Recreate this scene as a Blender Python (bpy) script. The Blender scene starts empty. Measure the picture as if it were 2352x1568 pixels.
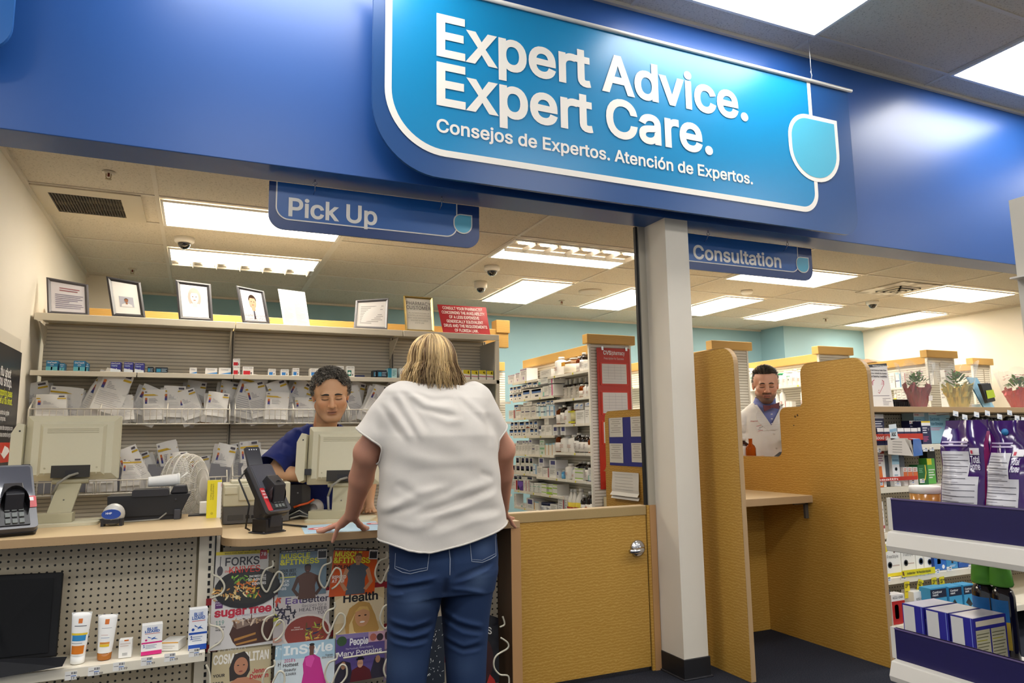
import bpy, bmesh, math, random
import numpy as np
from mathutils import Vector, Matrix
from mathutils.geometry import tessellate_polygon
random.seed(7); rng=np.random.RandomState(11)
S=bpy.context.scene; COL=S.collection
PI=math.pi
# ---------------------------------------------------------------- camera, world, exposure
F=1625.8; YAW=.41633; PIT=.13474; ROLL=-.0142; CH=1.24
def _axes():
    cy,sy,cp,sp=math.cos(YAW),math.sin(YAW),math.cos(PIT),math.sin(PIT)
    w=Vector((sy*cp,cy*cp,sp)); r0=Vector((cy,-sy,0)); u0=r0.cross(w)
    c,s=math.cos(ROLL),math.sin(ROLL)
    return c*r0+s*u0,-s*r0+c*u0,w
CR,CU,CW=_axes()
cd=bpy.data.cameras.new('camera'); cam=bpy.data.objects.new('camera',cd); COL.objects.link(cam)
cd.sensor_width=36; cd.lens=F/2352*36; cd.clip_start=.05
cam.matrix_world=Matrix(((CR.x,CU.x,-CW.x,0),(CR.y,CU.y,-CW.y,0),(CR.z,CU.z,-CW.z,CH),(0,0,0,1)))
S.camera=cam
S.view_settings.view_transform='Standard'; S.view_settings.look='None'
S.view_settings.exposure=1.0; S.view_settings.gamma=1.0
LAMP=9.0      # strength of the pharmacy troffers
LAMP_STORE=8.0
wd=bpy.data.worlds.new('world'); S.world=wd; wd.use_nodes=True
wd.node_tree.nodes['Background'].inputs[0].default_value=(.9,.95,1,1)
wd.node_tree.nodes['Background'].inputs[1].default_value=.25
# survey of the photograph: where the sight line of a pixel meets a wall, shelf or floor plane of the real room
def ray(x,y): return CR*((x-1176)/F)-CU*((y-784)/F)+CW
def on(ax,v,x,y):
    d=ray(x,y); i='xyz'.index(ax); t=(v-(0,0,CH)[i])/d[i]
    return Vector((0,0,CH))+d*t
# ---------------------------------------------------------------- materials
def lin(h):
    h=h.lstrip('#'); o=[]
    for i in (0,2,4):
        c=int(h[i:i+2],16)/255; o.append(c/12.92 if c<=.04045 else ((c+.055)/1.055)**2.4)
    return (*o,1)
MC={}
def nodes(m): return m.node_tree.nodes,m.node_tree.links
def mat(h,rough=.5,metal=0,spec=.5,**k):
    key=(h,rough,metal,spec,tuple(sorted(k.items())))
    if key in MC: return MC[key]
    m=bpy.data.materials.new('paint_'+h.strip('#')); m.use_nodes=True; N,L=nodes(m); b=N['Principled BSDF']
    b.inputs['Base Color'].default_value=lin(h); b.inputs['Roughness'].default_value=rough
    b.inputs['Metallic'].default_value=metal; b.inputs['Specular IOR Level'].default_value=spec
    if 'alpha' in k: b.inputs['Alpha'].default_value=k['alpha']
    if 'trans' in k: b.inputs['Transmission Weight'].default_value=k['trans']; b.inputs['IOR'].default_value=k.get('ior',1.3)
    if 'sss' in k: b.inputs['Subsurface Weight'].default_value=k['sss']; b.inputs['Subsurface Scale'].default_value=.01
    if 'coat' in k: b.inputs['Coat Weight'].default_value=k['coat']
    if 'emit' in k:
        b.inputs['Emission Color'].default_value=lin(h); b.inputs['Emission Strength'].default_value=k['emit']
    if 'noise' in k:     # faint mottling of the colour itself plus a fine bump
        tc=N.new('ShaderNodeTexCoord'); n=N.new('ShaderNodeTexNoise'); n.inputs['Scale'].default_value=k.get('nscale',40)
        n.inputs['Detail'].default_value=4; r=N.new('ShaderNodeMapRange'); r.inputs['To Min'].default_value=1-k['noise']; r.inputs['To Max'].default_value=1+k['noise']
        mx=N.new('ShaderNodeMix'); mx.data_type='RGBA'; mx.blend_type='MULTIPLY'; mx.inputs[0].default_value=1; mx.inputs[6].default_value=lin(h)
        L.new(tc.outputs['Object'],n.inputs['Vector']); L.new(n.outputs[0],r.inputs[0]); L.new(r.outputs[0],mx.inputs[7]); L.new(mx.outputs[2],b.inputs['Base Color'])
        if 'bump' in k:
            bp=N.new('ShaderNodeBump'); bp.inputs['Strength'].default_value=k['bump']; bp.inputs['Distance'].default_value=k.get('bdist',.002)
            L.new(n.outputs[0],bp.inputs['Height']); L.new(bp.outputs[0],b.inputs['Normal'])
    MC[key]=m; return m
def ramp_mat(name,tex,stops,scale=(1,1,1),rough=.5,bump=0,bdist=.002,coord='Object',spec=.4,rot=(0,0,0),**tk):
    """one texture node through a colour ramp"""
    if name in MC: return MC[name]
    m=bpy.data.materials.new(name); m.use_nodes=True; N,L=nodes(m); b=N['Principled BSDF']
    tc=N.new('ShaderNodeTexCoord'); mp=N.new('ShaderNodeMapping'); mp.inputs['Scale'].default_value=scale; mp.inputs['Rotation'].default_value=rot
    t=N.new('ShaderNodeTex'+tex)
    for k,v in tk.items():
        if k in ('wave_type','bands_direction','wave_profile','feature'): setattr(t,k,v)
        else: t.inputs[k.replace('_',' ')].default_value=v
    r=N.new('ShaderNodeValToRGB'); r.color_ramp.elements.remove(r.color_ramp.elements[0])
    for i,(p,c) in enumerate(stops):
        e=r.color_ramp.elements[0] if i==0 else r.color_ramp.elements.new(p)
        e.position=p; e.color=lin(c)
    L.new(tc.outputs[coord],mp.inputs[0]); L.new(mp.outputs[0],t.inputs['Vector']); L.new(t.outputs[0],r.inputs[0]); L.new(r.outputs[0],b.inputs['Base Color'])
    b.inputs['Roughness'].default_value=rough; b.inputs['Specular IOR Level'].default_value=spec
    if bump:
        bp=N.new('ShaderNodeBump'); bp.inputs['Strength'].default_value=bump; bp.inputs['Distance'].default_value=bdist
        L.new(t.outputs[0],bp.inputs['Height']); L.new(bp.outputs[0],b.inputs['Normal'])
    MC[name]=m; return m
def maple():
    """curly maple laminate: fine wavy horizontal figure"""
    return ramp_mat('curly_maple','Wave',[(0,'#b5883a'),(.55,'#ba8e3e'),(.85,'#c09545'),(1,'#c79f53')],scale=(1,1,1),rough=.4,bands_direction='Z',Scale=21,Distortion=7,Detail=2.5,Detail_Scale=1.5,Detail_Roughness=.6)
# ---------------------------------------------------------------- mesh collector
_tc={}
try: FONT=bpy.data.fonts.load(bpy.utils.system_resource('DATAFILES',path='fonts')+'/Inter.woff2')   # the grotesque that ships with Blender
except Exception: FONT=None
def _raw(s):
    c=bpy.data.curves.new('t','FONT'); c.body=s; c.size=1; c.resolution_u=2; c.fill_mode='NONE'
    if FONT: c.font=FONT
    o=bpy.data.objects.new('t',c); COL.objects.link(o); dg=bpy.context.evaluated_depsgraph_get(); dg.update()
    me=o.evaluated_get(dg).to_mesh(); v=[tuple(p.co[:2]) for p in me.vertices]; ed=[tuple(p.vertices) for p in me.edges]
    o.evaluated_get(dg).to_mesh_clear(); bpy.data.objects.remove(o); bpy.data.curves.remove(c)
    nb={}
    for a,b in ed: nb.setdefault(a,[]).append(b); nb.setdefault(b,[]).append(a)
    seen=set(); loops=[]
    for st_ in nb:
        if st_ in seen: continue
        lp=[st_]; seen.add(st_); cur=st_
        while True:
            nx=[q for q in nb[cur] if q not in seen]
            if not nx: break
            cur=nx[0]; seen.add(cur); lp.append(cur)
        if len(lp)>2: loops.append((min(lp),[v[i] for i in sorted(lp)]))
    loops.sort(key=lambda q:q[0]); return [l for _,l in loops]
def _fat(p,d):
    n=len(p); o=[]
    for i in range(n):
        a,b,c=p[i-1],p[i],p[(i+1)%n]
        e1=(b[0]-a[0],b[1]-a[1]); e2=(c[0]-b[0],c[1]-b[1]); l1=math.hypot(*e1) or 1; l2=math.hypot(*e2) or 1
        n1=(e1[1]/l1,-e1[0]/l1); n2=(e2[1]/l2,-e2[0]/l2); m=(n1[0]+n2[0],n1[1]+n2[1]); q=max(.35,(1+n1[0]*n2[0]+n1[1]*n2[1]))
        o.append((b[0]+d*m[0]/q,b[1]+d*m[1]/q))
    return o
def _area(p): return sum(p[i-1][0]*p[i][1]-p[i][0]*p[i-1][1] for i in range(len(p)))/2
_gl={}
def _fill(loops):
    """non-zero winding fill of one glyph, cut into flat trapezoids"""
    ed=[]
    for p in loops:
        for i in range(len(p)):
            (x0,y0),(x1,y1)=p[i-1],p[i]
            if abs(y0-y1)>1e-7: ed.append((x0,y0,x1,y1,1) if y0<y1 else (x1,y1,x0,y0,-1))
    ys={round(v,6) for e in ed for v in (e[1],e[3])}
    for i,a in enumerate(ed):
        for b in ed[:i]:
            lo,hi=max(a[1],b[1]),min(a[3],b[3])
            if hi-lo<1e-6: continue
            fx=lambda e,y:e[0]+(e[2]-e[0])*(y-e[1])/(e[3]-e[1])
            d0=fx(a,lo)-fx(b,lo); d1=fx(a,hi)-fx(b,hi)
            if d0*d1<-1e-12: ys.add(round(lo+(hi-lo)*d0/(d0-d1),6))
    ys=sorted(ys); out=[]
    for y0,y1 in zip(ys,ys[1:]):
        if y1-y0<2e-6: continue
        ym=(y0+y1)/2; cr=[]
        for e in ed:
            if e[1]<ym<e[3]:
                f=lambda y:e[0]+(e[2]-e[0])*(y-e[1])/(e[3]-e[1])
                cr.append((f(ym),f(y0),f(y1),e[4]))
        cr.sort(); w=0
        for i,c in enumerate(cr):
            pw=w; w+=c[3]
            if pw==0 and w!=0: st_=c
            elif pw!=0 and w==0: out.append((st_[1],c[1],c[2],st_[2],y0,y1))
    return out
CAPH=[]
def text_geo(s,bold):
    """flat lettering outlines, cap height normalised to 1"""
    k=(s,bold)
    if k in _tc: return _tc[k]
    if not CAPH: CAPH.append(max(p[1] for q in _raw('H') for p in q))
    V=[];Fc=[]; L=_raw(s); ch=CAPH[0]
    if L:
        sg=max(L,key=lambda p:abs(_area(p))); sign=1 if _area(sg)>0 else -1
        if bold: L=[_fat(p,bold*ch*sign) for p in L]
        L=sorted(L,key=lambda p:min(q[0] for q in p)); cl=[]; xm=-9
        for p in L:
            a=min(q[0] for q in p); b=max(q[0] for q in p)
            if a<xm-1e-4: cl[-1].append(p); xm=max(xm,b)
            else: cl.append([p]); xm=b
        for g in cl:
            x0=min(q[0] for p in g for q in p); key=(bold,len(g),tuple((round(p[0][0]-x0,3),round(p[0][1],3),len(p)) for p in g),round(sum(_area(p) for p in g),4))
            if key not in _gl: _gl[key]=_fill([[(q[0]-x0,q[1]) for q in p] for p in g])
            for (a,b,c,d,y0,y1) in _gl[key]:
                n=len(V); V+=[((x0+a)/ch,y0/ch),((x0+b)/ch,y0/ch),((x0+c)/ch,y1/ch),((x0+d)/ch,y1/ch)]; Fc.append((n,n+1,n+2,n+3))
    _tc[k]=(V,Fc); return V,Fc
class B:
    def __init__(s): s.v=[];s.f=[];s.m=[];s.s=[];s.mats=[]
    def mi(s,m):
        if isinstance(m,str): m=mat(m)
        if m not in s.mats: s.mats.append(m)
        return s.mats.index(m)
    def add(s,vs,fs,m,smooth=False,T=None):
        o=len(s.v); i=s.mi(m)
        for p in vs:
            p=Vector(p)
            if T is not None: p=T@p
            s.v.append(tuple(p))
        for f in fs: s.f.append(tuple(o+j for j in f)); s.m.append(i); s.s.append(smooth)
        return s
    def box(s,a,b,m,T=None):
        (x0,y0,z0),(x1,y1,z1)=a,b
        v=[(x0,y0,z0),(x1,y0,z0),(x1,y1,z0),(x0,y1,z0),(x0,y0,z1),(x1,y0,z1),(x1,y1,z1),(x0,y1,z1)]
        return s.add(v,[(3,2,1,0),(4,5,6,7),(0,1,5,4),(1,2,6,5),(2,3,7,6),(3,0,4,7)],m,T=T)
    def quad(s,a,b,c,d,m,T=None): return s.add([a,b,c,d],[(0,1,2,3)],m,T=T)
    def prism(s,poly,ax,t0,t1,m,T=None,smooth=False):
        """poly: 2D outline; ax: extrusion axis 'x' (poly=(y,z)), 'y' (poly=(x,z)), 'z' (poly=(x,y))"""
        def p(q,t): return (t,q[0],q[1]) if ax=='x' else (q[0],t,q[1]) if ax=='y' else (q[0],q[1],t)
        n=len(poly); v=[p(q,t0) for q in poly]+[p(q,t1) for q in poly]
        ar=sum(poly[i][0]*poly[(i+1)%n][1]-poly[(i+1)%n][0]*poly[i][1] for i in range(n))
        fl=(ar>0)^(ax=='y')
        if n>12:
            tr=[]
            for t in tessellate_polygon([[Vector((*q,0)) for q in poly]]):
                a,b_,c=[Vector(poly[j]) for j in t]
                tr.append(tuple(t) if ((b_-a).cross(c-a)>0)==(ar>0) else tuple(t)[::-1])
        else: tr=[tuple(range(n))]
        fs=[f[::-1] if fl else f for f in tr]+[tuple(n+j for j in (f if fl else f[::-1])) for f in tr]
        for i in range(n):
            j=(i+1)%n; q=(i,j,n+j,n+i); fs.append(q if fl else q[::-1])
        return s.add(v,fs,m,T=T,smooth=smooth)
    def tube(s,pts,r,m,seg=8,closed=False,smooth=True,cap=True,T=None):
        pts=[Vector(p) for p in pts]; n=len(pts); rr=r if hasattr(r,'__len__') else [r]*n
        vs=[];fs=[];prev=None
        for i,p in enumerate(pts):
            if closed: t=(pts[(i+1)%n]-pts[i-1])
            else: t=pts[min(i+1,n-1)]-pts[max(i-1,0)]
            t=t.normalized() if t.length>1e-9 else Vector((0,0,1))
            if prev is None:
                a=Vector((0,0,1)) if abs(t.z)<.9 else Vector((1,0,0)); e=t.cross(a).normalized()
            else: e=(prev-t*prev.dot(t)); e=e.normalized() if e.length>1e-6 else t.orthogonal().normalized()
            prev=e; f=t.cross(e)
            for k in range(seg):
                an=2*PI*k/seg; vs.append(p+(e*math.cos(an)+f*math.sin(an))*rr[i])
        for i in range(n if closed else n-1):
            for k in range(seg):
                a=i*seg+k; b=i*seg+(k+1)%seg; c=((i+1)%n)*seg+(k+1)%seg; d=((i+1)%n)*seg+k
                fs.append((a,b,c,d))
        if cap and not closed: fs.append(tuple(range(seg))[::-1]); fs.append(tuple((n-1)*seg+k for k in range(seg)))
        return s.add(vs,fs,m,smooth,T)
    def cyl(s,p0,p1,r,m,seg=16,T=None): return s.tube([p0,p1],r,m,seg,T=T,smooth=seg>8)
    def lathe(s,prof,m,seg=20,c=(0,0,0),T=None,sx=1,sy=1):
        """prof: [(r,z)...]; m: one material or one per segment"""
        n=len(prof); vs=[]
        for r,z in prof:
            for k in range(seg):
                a=2*PI*k/seg; vs.append((c[0]+r*math.cos(a)*sx,c[1]+r*math.sin(a)*sy,c[2]+z))
        ms=m if isinstance(m,(list,tuple)) else [m]*(n-1)
        o=len(s.v)
        for p in vs:
            p=Vector(p); s.v.append(tuple(T@p if T is not None else p))
        def F_(f,mm,sm=True): s.f.append(tuple(o+i for i in f)); s.m.append(s.mi(mm)); s.s.append(sm)
        for i in range(n-1):
            for k in range(seg):
                F_((i*seg+k,i*seg+(k+1)%seg,(i+1)*seg+(k+1)%seg,(i+1)*seg+k),ms[i])
        F_(tuple(range(seg))[::-1],ms[0],False); F_(tuple((n-1)*seg+k for k in range(seg)),ms[-1],False)
        return s
    def ell(s,c,r,m,seg=12,rings=8,T=None):
        return s.lathe([(math.sin(PI*i/rings)*1+1e-5,-math.cos(PI*i/rings)) for i in range(rings+1)],m,seg,T=(T or Matrix())@Matrix.Translation(c)@Matrix.Diagonal((*r,1)))
    def text(s,t,o,right,up,size,m,bold=0,al='l',w=None,eps=.0006,sx=1,T=None):
        """flat lettering; size = cap height; w = total width to fit"""
        v,f=text_geo(t,bold)
        if not v: return s
        r=Vector(right).normalized(); u=Vector(up).normalized(); n=r.cross(u); k=size
        x0=min(p[0] for p in v); x1=max(p[0] for p in v)
        kx=k*sx if w is None else w/(x1-x0)
        off={'l':-x0,'c':-(x0+x1)/2,'r':-x1}[al]; o=Vector(o)
        return s.add([o+r*((p[0]+off)*kx)+u*(p[1]*k)+n*eps for p in v],f,m,T=T)
    def mesh(s,name):
        me=bpy.data.meshes.new(name); me.from_pydata(s.v,[],s.f)
        for m in s.mats: me.materials.append(m)
        me.polygons.foreach_set('material_index',s.m); me.polygons.foreach_set('use_smooth',s.s); me.update(); return me
    def obj(s,name,parent=None,loc=None,bevel=0,seg=2,rz=0):
        o=bpy.data.objects.new(name,s.mesh(name)); COL.objects.link(o)
        if parent is not None: o.parent=parent
        if loc is not None: o.location=loc
        if rz: o.rotation_euler.z=rz
        if bevel:
            md=o.modifiers.new('bevel','BEVEL'); md.width=bevel; md.segments=seg; md.limit_method='ANGLE'; md.angle_limit=.6
        return o
def tag(o,label,cat,group=None,kind=None):
    o['label']=label; o['category']=cat
    if group: o['group']=group
    if kind: o['kind']=kind
    return o
def st(o): o['kind']='structure'; return o
def E(name,loc,label,cat,group=None,rz=0,rot=None):
    o=bpy.data.objects.new(name,None); COL.objects.link(o); o.location=loc; o.rotation_euler=rot or (0,0,rz); o.empty_display_size=.05
    return tag(o,label,cat,group)
def copy_tree(o,parent=None):
    c=o.copy(); COL.objects.link(c)
    if parent is not None: c.parent=parent
    for ch in list(o.children): copy_tree(ch,c)
    return c
def text_words(e,t,o,right,up,size,m,bold=0,al='l',w=None,name='lettering'):
    """one part per printed word"""
    v,f=text_geo(t,bold); b=B(); b.text(t,o,right,up,size,m,bold,al,w); q=sorted(range(len(f)),key=lambda i:min(v[j][0] for j in f[i])); grp=[[]]; xm=None
    for i in q:
        x0=min(v[j][0] for j in f[i])
        if xm is not None and x0-xm>.2: grp.append([])
        grp[-1].append(i); xm=max(xm if xm is not None else -9,max(v[j][0] for j in f[i]))
    for g in grp: B().add([b.v[j] for i in g for j in f[i]],[tuple(range(4*k,4*k+4)) for k in range(len(g))],m).obj(name,e)
ORD=['first','second','third','fourth','fifth','sixth','seventh','eighth','ninth','tenth','eleventh','twelfth','thirteenth','fourteenth','fifteenth','sixteenth','seventeenth','eighteenth','nineteenth','twentieth']+['twenty-'+w for w in ['first','second','third','fourth','fifth','sixth','seventh','eighth','ninth']]
def rrect(x0,z0,x1,z1,r,n=8):
    """rounded outline, counter-clockwise; r = radius or (bl,br,tr,tl)"""
    r=r if hasattr(r,'__len__') else (r,)*4; o=[]
    for (cx,cz,a0,q) in ((x0+r[0],z0+r[0],PI,r[0]),(x1-r[1],z0+r[1],1.5*PI,r[1]),(x1-r[2],z1-r[2],0,r[2]),(x0+r[3],z1-r[3],.5*PI,r[3])):
        if q<=0: o.append((cx,cz)); continue
        for i in range(n+1):
            a=a0+.5*PI*i/n; o.append((cx+q*math.cos(a),cz+q*math.sin(a)))
    return o
XA,YA,ZA=Vector((1,0,0)),Vector((0,1,0)),Vector((0,0,1))
WHITE=mat('#f2eee6',.45); CREAM=mat('#ded7c6',.4)
# ---------------------------------------------------------------- the room
XL=-.975; YS0,YS1=3.14,3.34; ZS=2.44; ZI=2.74; ZF=3.66; YB=7.9; XRW=9.02
wallpaint=mat('#e6dfd0',.6,noise=.02,nscale=6); bluewall=mat('#8fb4bf',.6,noise=.02,nscale=5)
soffit_blue=mat('#27569c',.34,noise=.03,nscale=4,bump=.05,bdist=.004)
carpet=ramp_mat('carpet','Noise',[(0,'#15161c'),(.42,'#22242c'),(.62,'#33353d'),(.8,'#6a6560')],scale=(1,1,.4),rough=.95,bump=.5,bdist=.004,spec=.1,Scale=160,Detail=5,Roughness=.75)
tile=ramp_mat('ceiling_tile','Noise',[(0,'#9c9180'),(.36,'#b5ab99'),(.42,'#d6cdbc'),(1,'#ded6c6')],scale=(1,1,1),rough=.9,bump=.4,bdist=.002,spec=.1,Scale=95,Detail=3,Roughness=.7)
tbar=mat('#d9d1c2',.55)
st(B().box((-4,-7,-.1),(11,9,0),carpet).obj('floor'))
st(B().box((XL,YS1,ZI),(XRW,YB,ZI+.05),tile).obj('ceiling'))
st(B().box((-4,-7,ZF),(11,YS0,ZF+.05),tile).obj('ceiling'))
st(B().box((XL-.12,YS1,0),(XL,YB+.1,ZI+.05),wallpaint).obj('wall_left'))
st(B().box((XL,YB,0),(XRW,YB+.1,ZI+.05),bluewall).obj('wall_back'))
st(B().box((7.46,7.45,0),(XRW,YB,ZI),bluewall).obj('wall_alcove'))
st(B().box((XRW,-7,0),(XRW+.1,YB+.1,ZF+.05),wallpaint).obj('wall_right'))
st(B().box((XL,7.22,0),(-.72,YB,ZI),wallpaint).obj('wall_corner'))
st(B().box((-3.4,YS0,ZS),(XRW,YS1,ZF+.05),soffit_blue).obj('wall_front',bevel=.003))
st(B().box((-3.4,YS0,0),(XL-.12,YS1,ZS),wallpaint).obj('wall_front'))
# ceiling grids
def grid(name,xs,ys,z,x0,x1,y0,y1):
    b=B()
    for x in xs: b.box((x-.012,y0,z-.006),(x+.012,y1,z+.002),tbar)
    for y in ys: b.box((x0,y-.012,z-.005),(x1,y+.012,z+.002),tbar)
    b.box((x0,y0,z-.02),(x0+.022,y1,z),tbar); b.box((x1-.022,y0,z-.02),(x1,y1,z),tbar)
    b.box((x0,y0,z-.02),(x1,y0+.022,z),tbar); b.box((x0,y1-.022,z-.02),(x1,y1,z),tbar)
    st(b.obj(name))
GX=[-.29+1.215*k for k in range(8)]
grid('trim_1',GX+[.9],[4.1+.602*k for k in range(6)],ZI,XL,XRW,YS1,YB)
FX=[-.29+1.22*k for k in range(-3,8)]
grid('trim_2',FX,[2.95-.61*k for k in range(0,16)],ZF,-4,XRW,-6.9,YS0)
# column, its cove base and the shutter track
b=B(); b.box((2.327,3.14,0),(2.482,3.34,ZS),mat('#ddd5c6',.5,noise=.02,nscale=7)); b.box((2.335,3.1385,.075),(2.339,3.14,.085),'#8a7f70')
st(b.obj('wall_column',bevel=.004))
b=B(); b.box((2.321,3.133,0),(2.489,3.346,.1),mat('#17171b',.5)); b.prism([(2.312,3.124),(2.498,3.124),(2.498,3.35),(2.312,3.35)],'z',0,.008,mat('#26262b',.5))
st(b.obj('baseboard_1',bevel=.003))
b=B(); b.box((2.282,3.335,.86),(2.327,3.36,ZS),mat('#b9b3a4',.35,.3)); b.box((2.268,3.345,.86),(2.283,3.365,ZS),mat('#121216',.5))
st(b.obj('trim_3'))
# ---------------------------------------------------------------- lamps and ceiling fittings
diffuser=mat('#fff4e2',.5,emit=LAMP); diffuser_store=mat('#fdfbf8',.5,emit=LAMP_STORE); enamel=mat('#efebe2',.35)
def troffer(x0,y0,x1,y1,z,label,group,dm,louvre=False):
    e=E('ceiling_light',((x0+x1)/2,(y0+y1)/2,z),label,'ceiling light',group); w=(x1-x0)/2; d=(y1-y0)/2
    b=B(); q=.018
    for a in ((-w,-d,w,-d+q),(-w,d-q,w,d),(-w,-d+q,-w+q,d-q),(w-q,-d+q,w,d-q)): b.box((a[0],a[1],-.012),(a[2],a[3],0),enamel)
    if louvre:
        b.box((-w+q,-d+q,.01),(w-q,d-q,.012),enamel)
    b.obj('frame',e)
    if not louvre: B().box((-w+q,-d+q,-.008),(w-q,d-q,-.002),dm).obj('diffuser',e)
    else:
        L=louvre; B().box((-w+q,min(-L*(d-q),L*d*.05),-.008),(w-q,max(-L*(d-q),L*d*.05),-.002),dm).obj('diffuser',e)
        for k in range(6):
            x=-w+q+(2*w-2*q)*(k+.5)/6
            B().box((x-w*.075,L*d*.72-d*.1,-.006),(x+w*.075,L*d*.72+d*.1,-.002),dm).obj('lamp_cell',e)
            B().prism([(x+w*.09,0),(x+w*.13,0),(x+w*.115,-.03)],'y',min(L*d*.1,L*(d-q)),max(L*d*.1,L*(d-q)),enamel).obj('louvre',e)
        B().box((-w+q,L*d*.08-d*.02,-.03),(w-q,L*d*.08+d*.02,0),enamel).obj('louvre',e)
    return e
g='fluorescent troffers in the pharmacy ceiling'
for a in ((-.275,4.74,.9,5.3,'long white ceiling light behind the hanging sign that reads Pick Up'),(2.145,4.755,3.33,5.32,'ceiling light with a row of louvres left of the white column',-1),(-.275,5.93,.885,6.5,'ceiling light with louvres above the framed portraits',1),
  (2.765,5.99,3.33,7.11,'ceiling light running back beside two dome cameras left of the column'),(3.98,5.99,4.545,7.11,'ceiling light half hidden behind the left edge of the white column'),(5.2,5.98,5.76,7.1,'ceiling light running back just right of the white column'),
  (6.41,5.98,6.98,7.1,'ceiling light running back, second to the right of the column'),(4.58,4.72,5.75,5.29,'ceiling light partly hidden by the hanging sign that reads Consultation'),(8.19,5.92,8.75,7.08,'ceiling light running back along the right hand wall'),(7.04,4.755,8.2,5.29,'bright ceiling light beside the square air diffuser')):
    troffer(*a[:4],ZI-.006,a[4],g,diffuser,a[5] if len(a)>5 else 0)
g='fluorescent troffers in the shop ceiling'
for i,x in enumerate((-2.72,-.28,2.16,4.6,7.04)):
    for j,y in enumerate((2.345,-.1,-2.54,-4.98)):
        lab='shop ceiling light out of view in the aisles'
        if j==0 and i==2: lab='shop ceiling light over the big blue sign, at the top edge'
        elif j==0 and i==3: lab='shop ceiling light at the top right corner of the view'
        elif j==0 and i==1: lab='shop ceiling light just above the view over the left of the blue fascia'
        e=troffer(x,y,x+1.195,y+.6,ZF-.006,lab,g,diffuser_store)
def dome(x,y,label,tall=.03,r=.055):
    e=E('dome_camera',(x,y,ZI-.001),label,'security camera','dome cameras on the pharmacy ceiling')
    B().lathe([(r*1.25,0),(r*1.25,-tall),(r*1.0,-tall-.012)],enamel).obj('housing',e)
    n=8; B().lathe([(r*.82*math.cos(.5*PI*i/n)+1e-4,-tall-.01-r*.85*math.sin(.5*PI*i/n)) for i in range(n+1)],mat('#1a1716',.08,coat=1)).obj('dome',e)
dome(-.151,5.63,'dome camera above the framed portraits at left'); dome(2.32,5.66,'nearer of the two dome cameras left of the column'); dome(2.45,6.27,'farther dome camera on a taller white cup',.055,.05); dome(7.06,5.67,'dome camera below the square air diffuser at right')
def sprinkler(x,y,label):
    e=E('sprinkler',(x,y,ZI-.001),label,'sprinkler','ceiling sprinklers')
    B().lathe([(.034,0),(.034,-.006),(.012,-.008)],mat('#c9c0ae',.4)).obj('escutcheon',e)
    B().cyl((0,0,-.006),(0,0,-.028),.006,mat('#7a3a32',.3,.6)).tube([(-.012,0,-.012),(-.012,0,-.034),(0,0,-.042),(.012,0,-.034),(.012,0,-.012)],.003,mat('#b9aa8a',.3,.8),6).cyl((0,0,-.042),(0,0,-.045),.016,mat('#b9aa8a',.3,.8)).obj('head',e)
sprinkler(-.515,4.36,'sprinkler head beside the dark return vent'); sprinkler(-.58,6.83,'sprinkler head above the first two frames'); sprinkler(3.64,6.85,'sprinkler head just left of the column'); sprinkler(7.53,6.77,'sprinkler head between two lights at right')
tag(B().lathe([(.06,0),(.06,-.02),(.05,-.035),(.02,-.04)],enamel).obj('smoke_detector',loc=(5.236,5.7,ZI-.001)),'round white smoke detector right of the column','smoke detector')
tag(B().lathe([(.12,0),(.12,-.008),(.105,-.016)],mat('#cfc6b6',.6)).obj('ceiling_speaker',loc=(3.675,6.28,ZI-.001)),'round flush ceiling speaker left of the column','speaker')
# return vent
e=E('return_vent',(-.69,5.0,ZI-.001),'dark perforated return vent in the ceiling at far left','vent')
b=B(); fr=mat('#cfc5b0',.5)
for a in ((-.275,-.29,.31,-.175),(-.275,.215,.31,.3),(-.275,-.175,-.19,.215),(.195,-.175,.31,.215)): b.box((a[0],a[1],-.012),(a[2],a[3],0),fr)
b.obj('frame',e)
b=B(); grime=ramp_mat('vent_grime','Noise',[(0,'#2a251e'),(.5,'#3c352b'),(.62,'#8c8068'),(1,'#a3967c')],scale=(5,9,1),rough=.8,Scale=1.2,Detail=3)
b.box((-.19,-.175,-.004),(.195,.215,-.002),grime)
for i in range(24): b.box((-.19+.016*i,-.175,-.011),(-.183+.016*i,.215,-.003),mat('#39322a',.6))
b.obj('grille',e)
# square diffuser
e=E('air_diffuser',(6.7,5.06,ZI-.001),'square air diffuser with dark soot streaks in the right of the ceiling','vent')
soot=ramp_mat('diffuser_soot','Noise',[(0,'#6b6355'),(.45,'#b5ab98'),(.55,'#e9e3d6'),(1,'#efe9dc')],scale=(3,3,1),rough=.5,Scale=1.6,Detail=2)
b=B(); b.box((-.29,-.29,-.01),(.29,.29,0),soot); b.obj('face_plate',e)
b=B()
for r,z in ((.15,-.012),(.1,-.02),(.055,-.026)):
    for a in ((-r,-r,r,-r+.02),(-r,r-.02,r,r),(-r,-r,-r+.02,r),(r-.02,-r,r,r)): b.box((a[0],a[1],z-.01),(a[2],a[3],z),mat('#d8d0c0',.5))
    b.box((-r+.02,-r+.02,z),(r-.02,r-.02,z+.002),mat('#1d1a17',.8))
b.obj('cone_rings',e)
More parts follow.
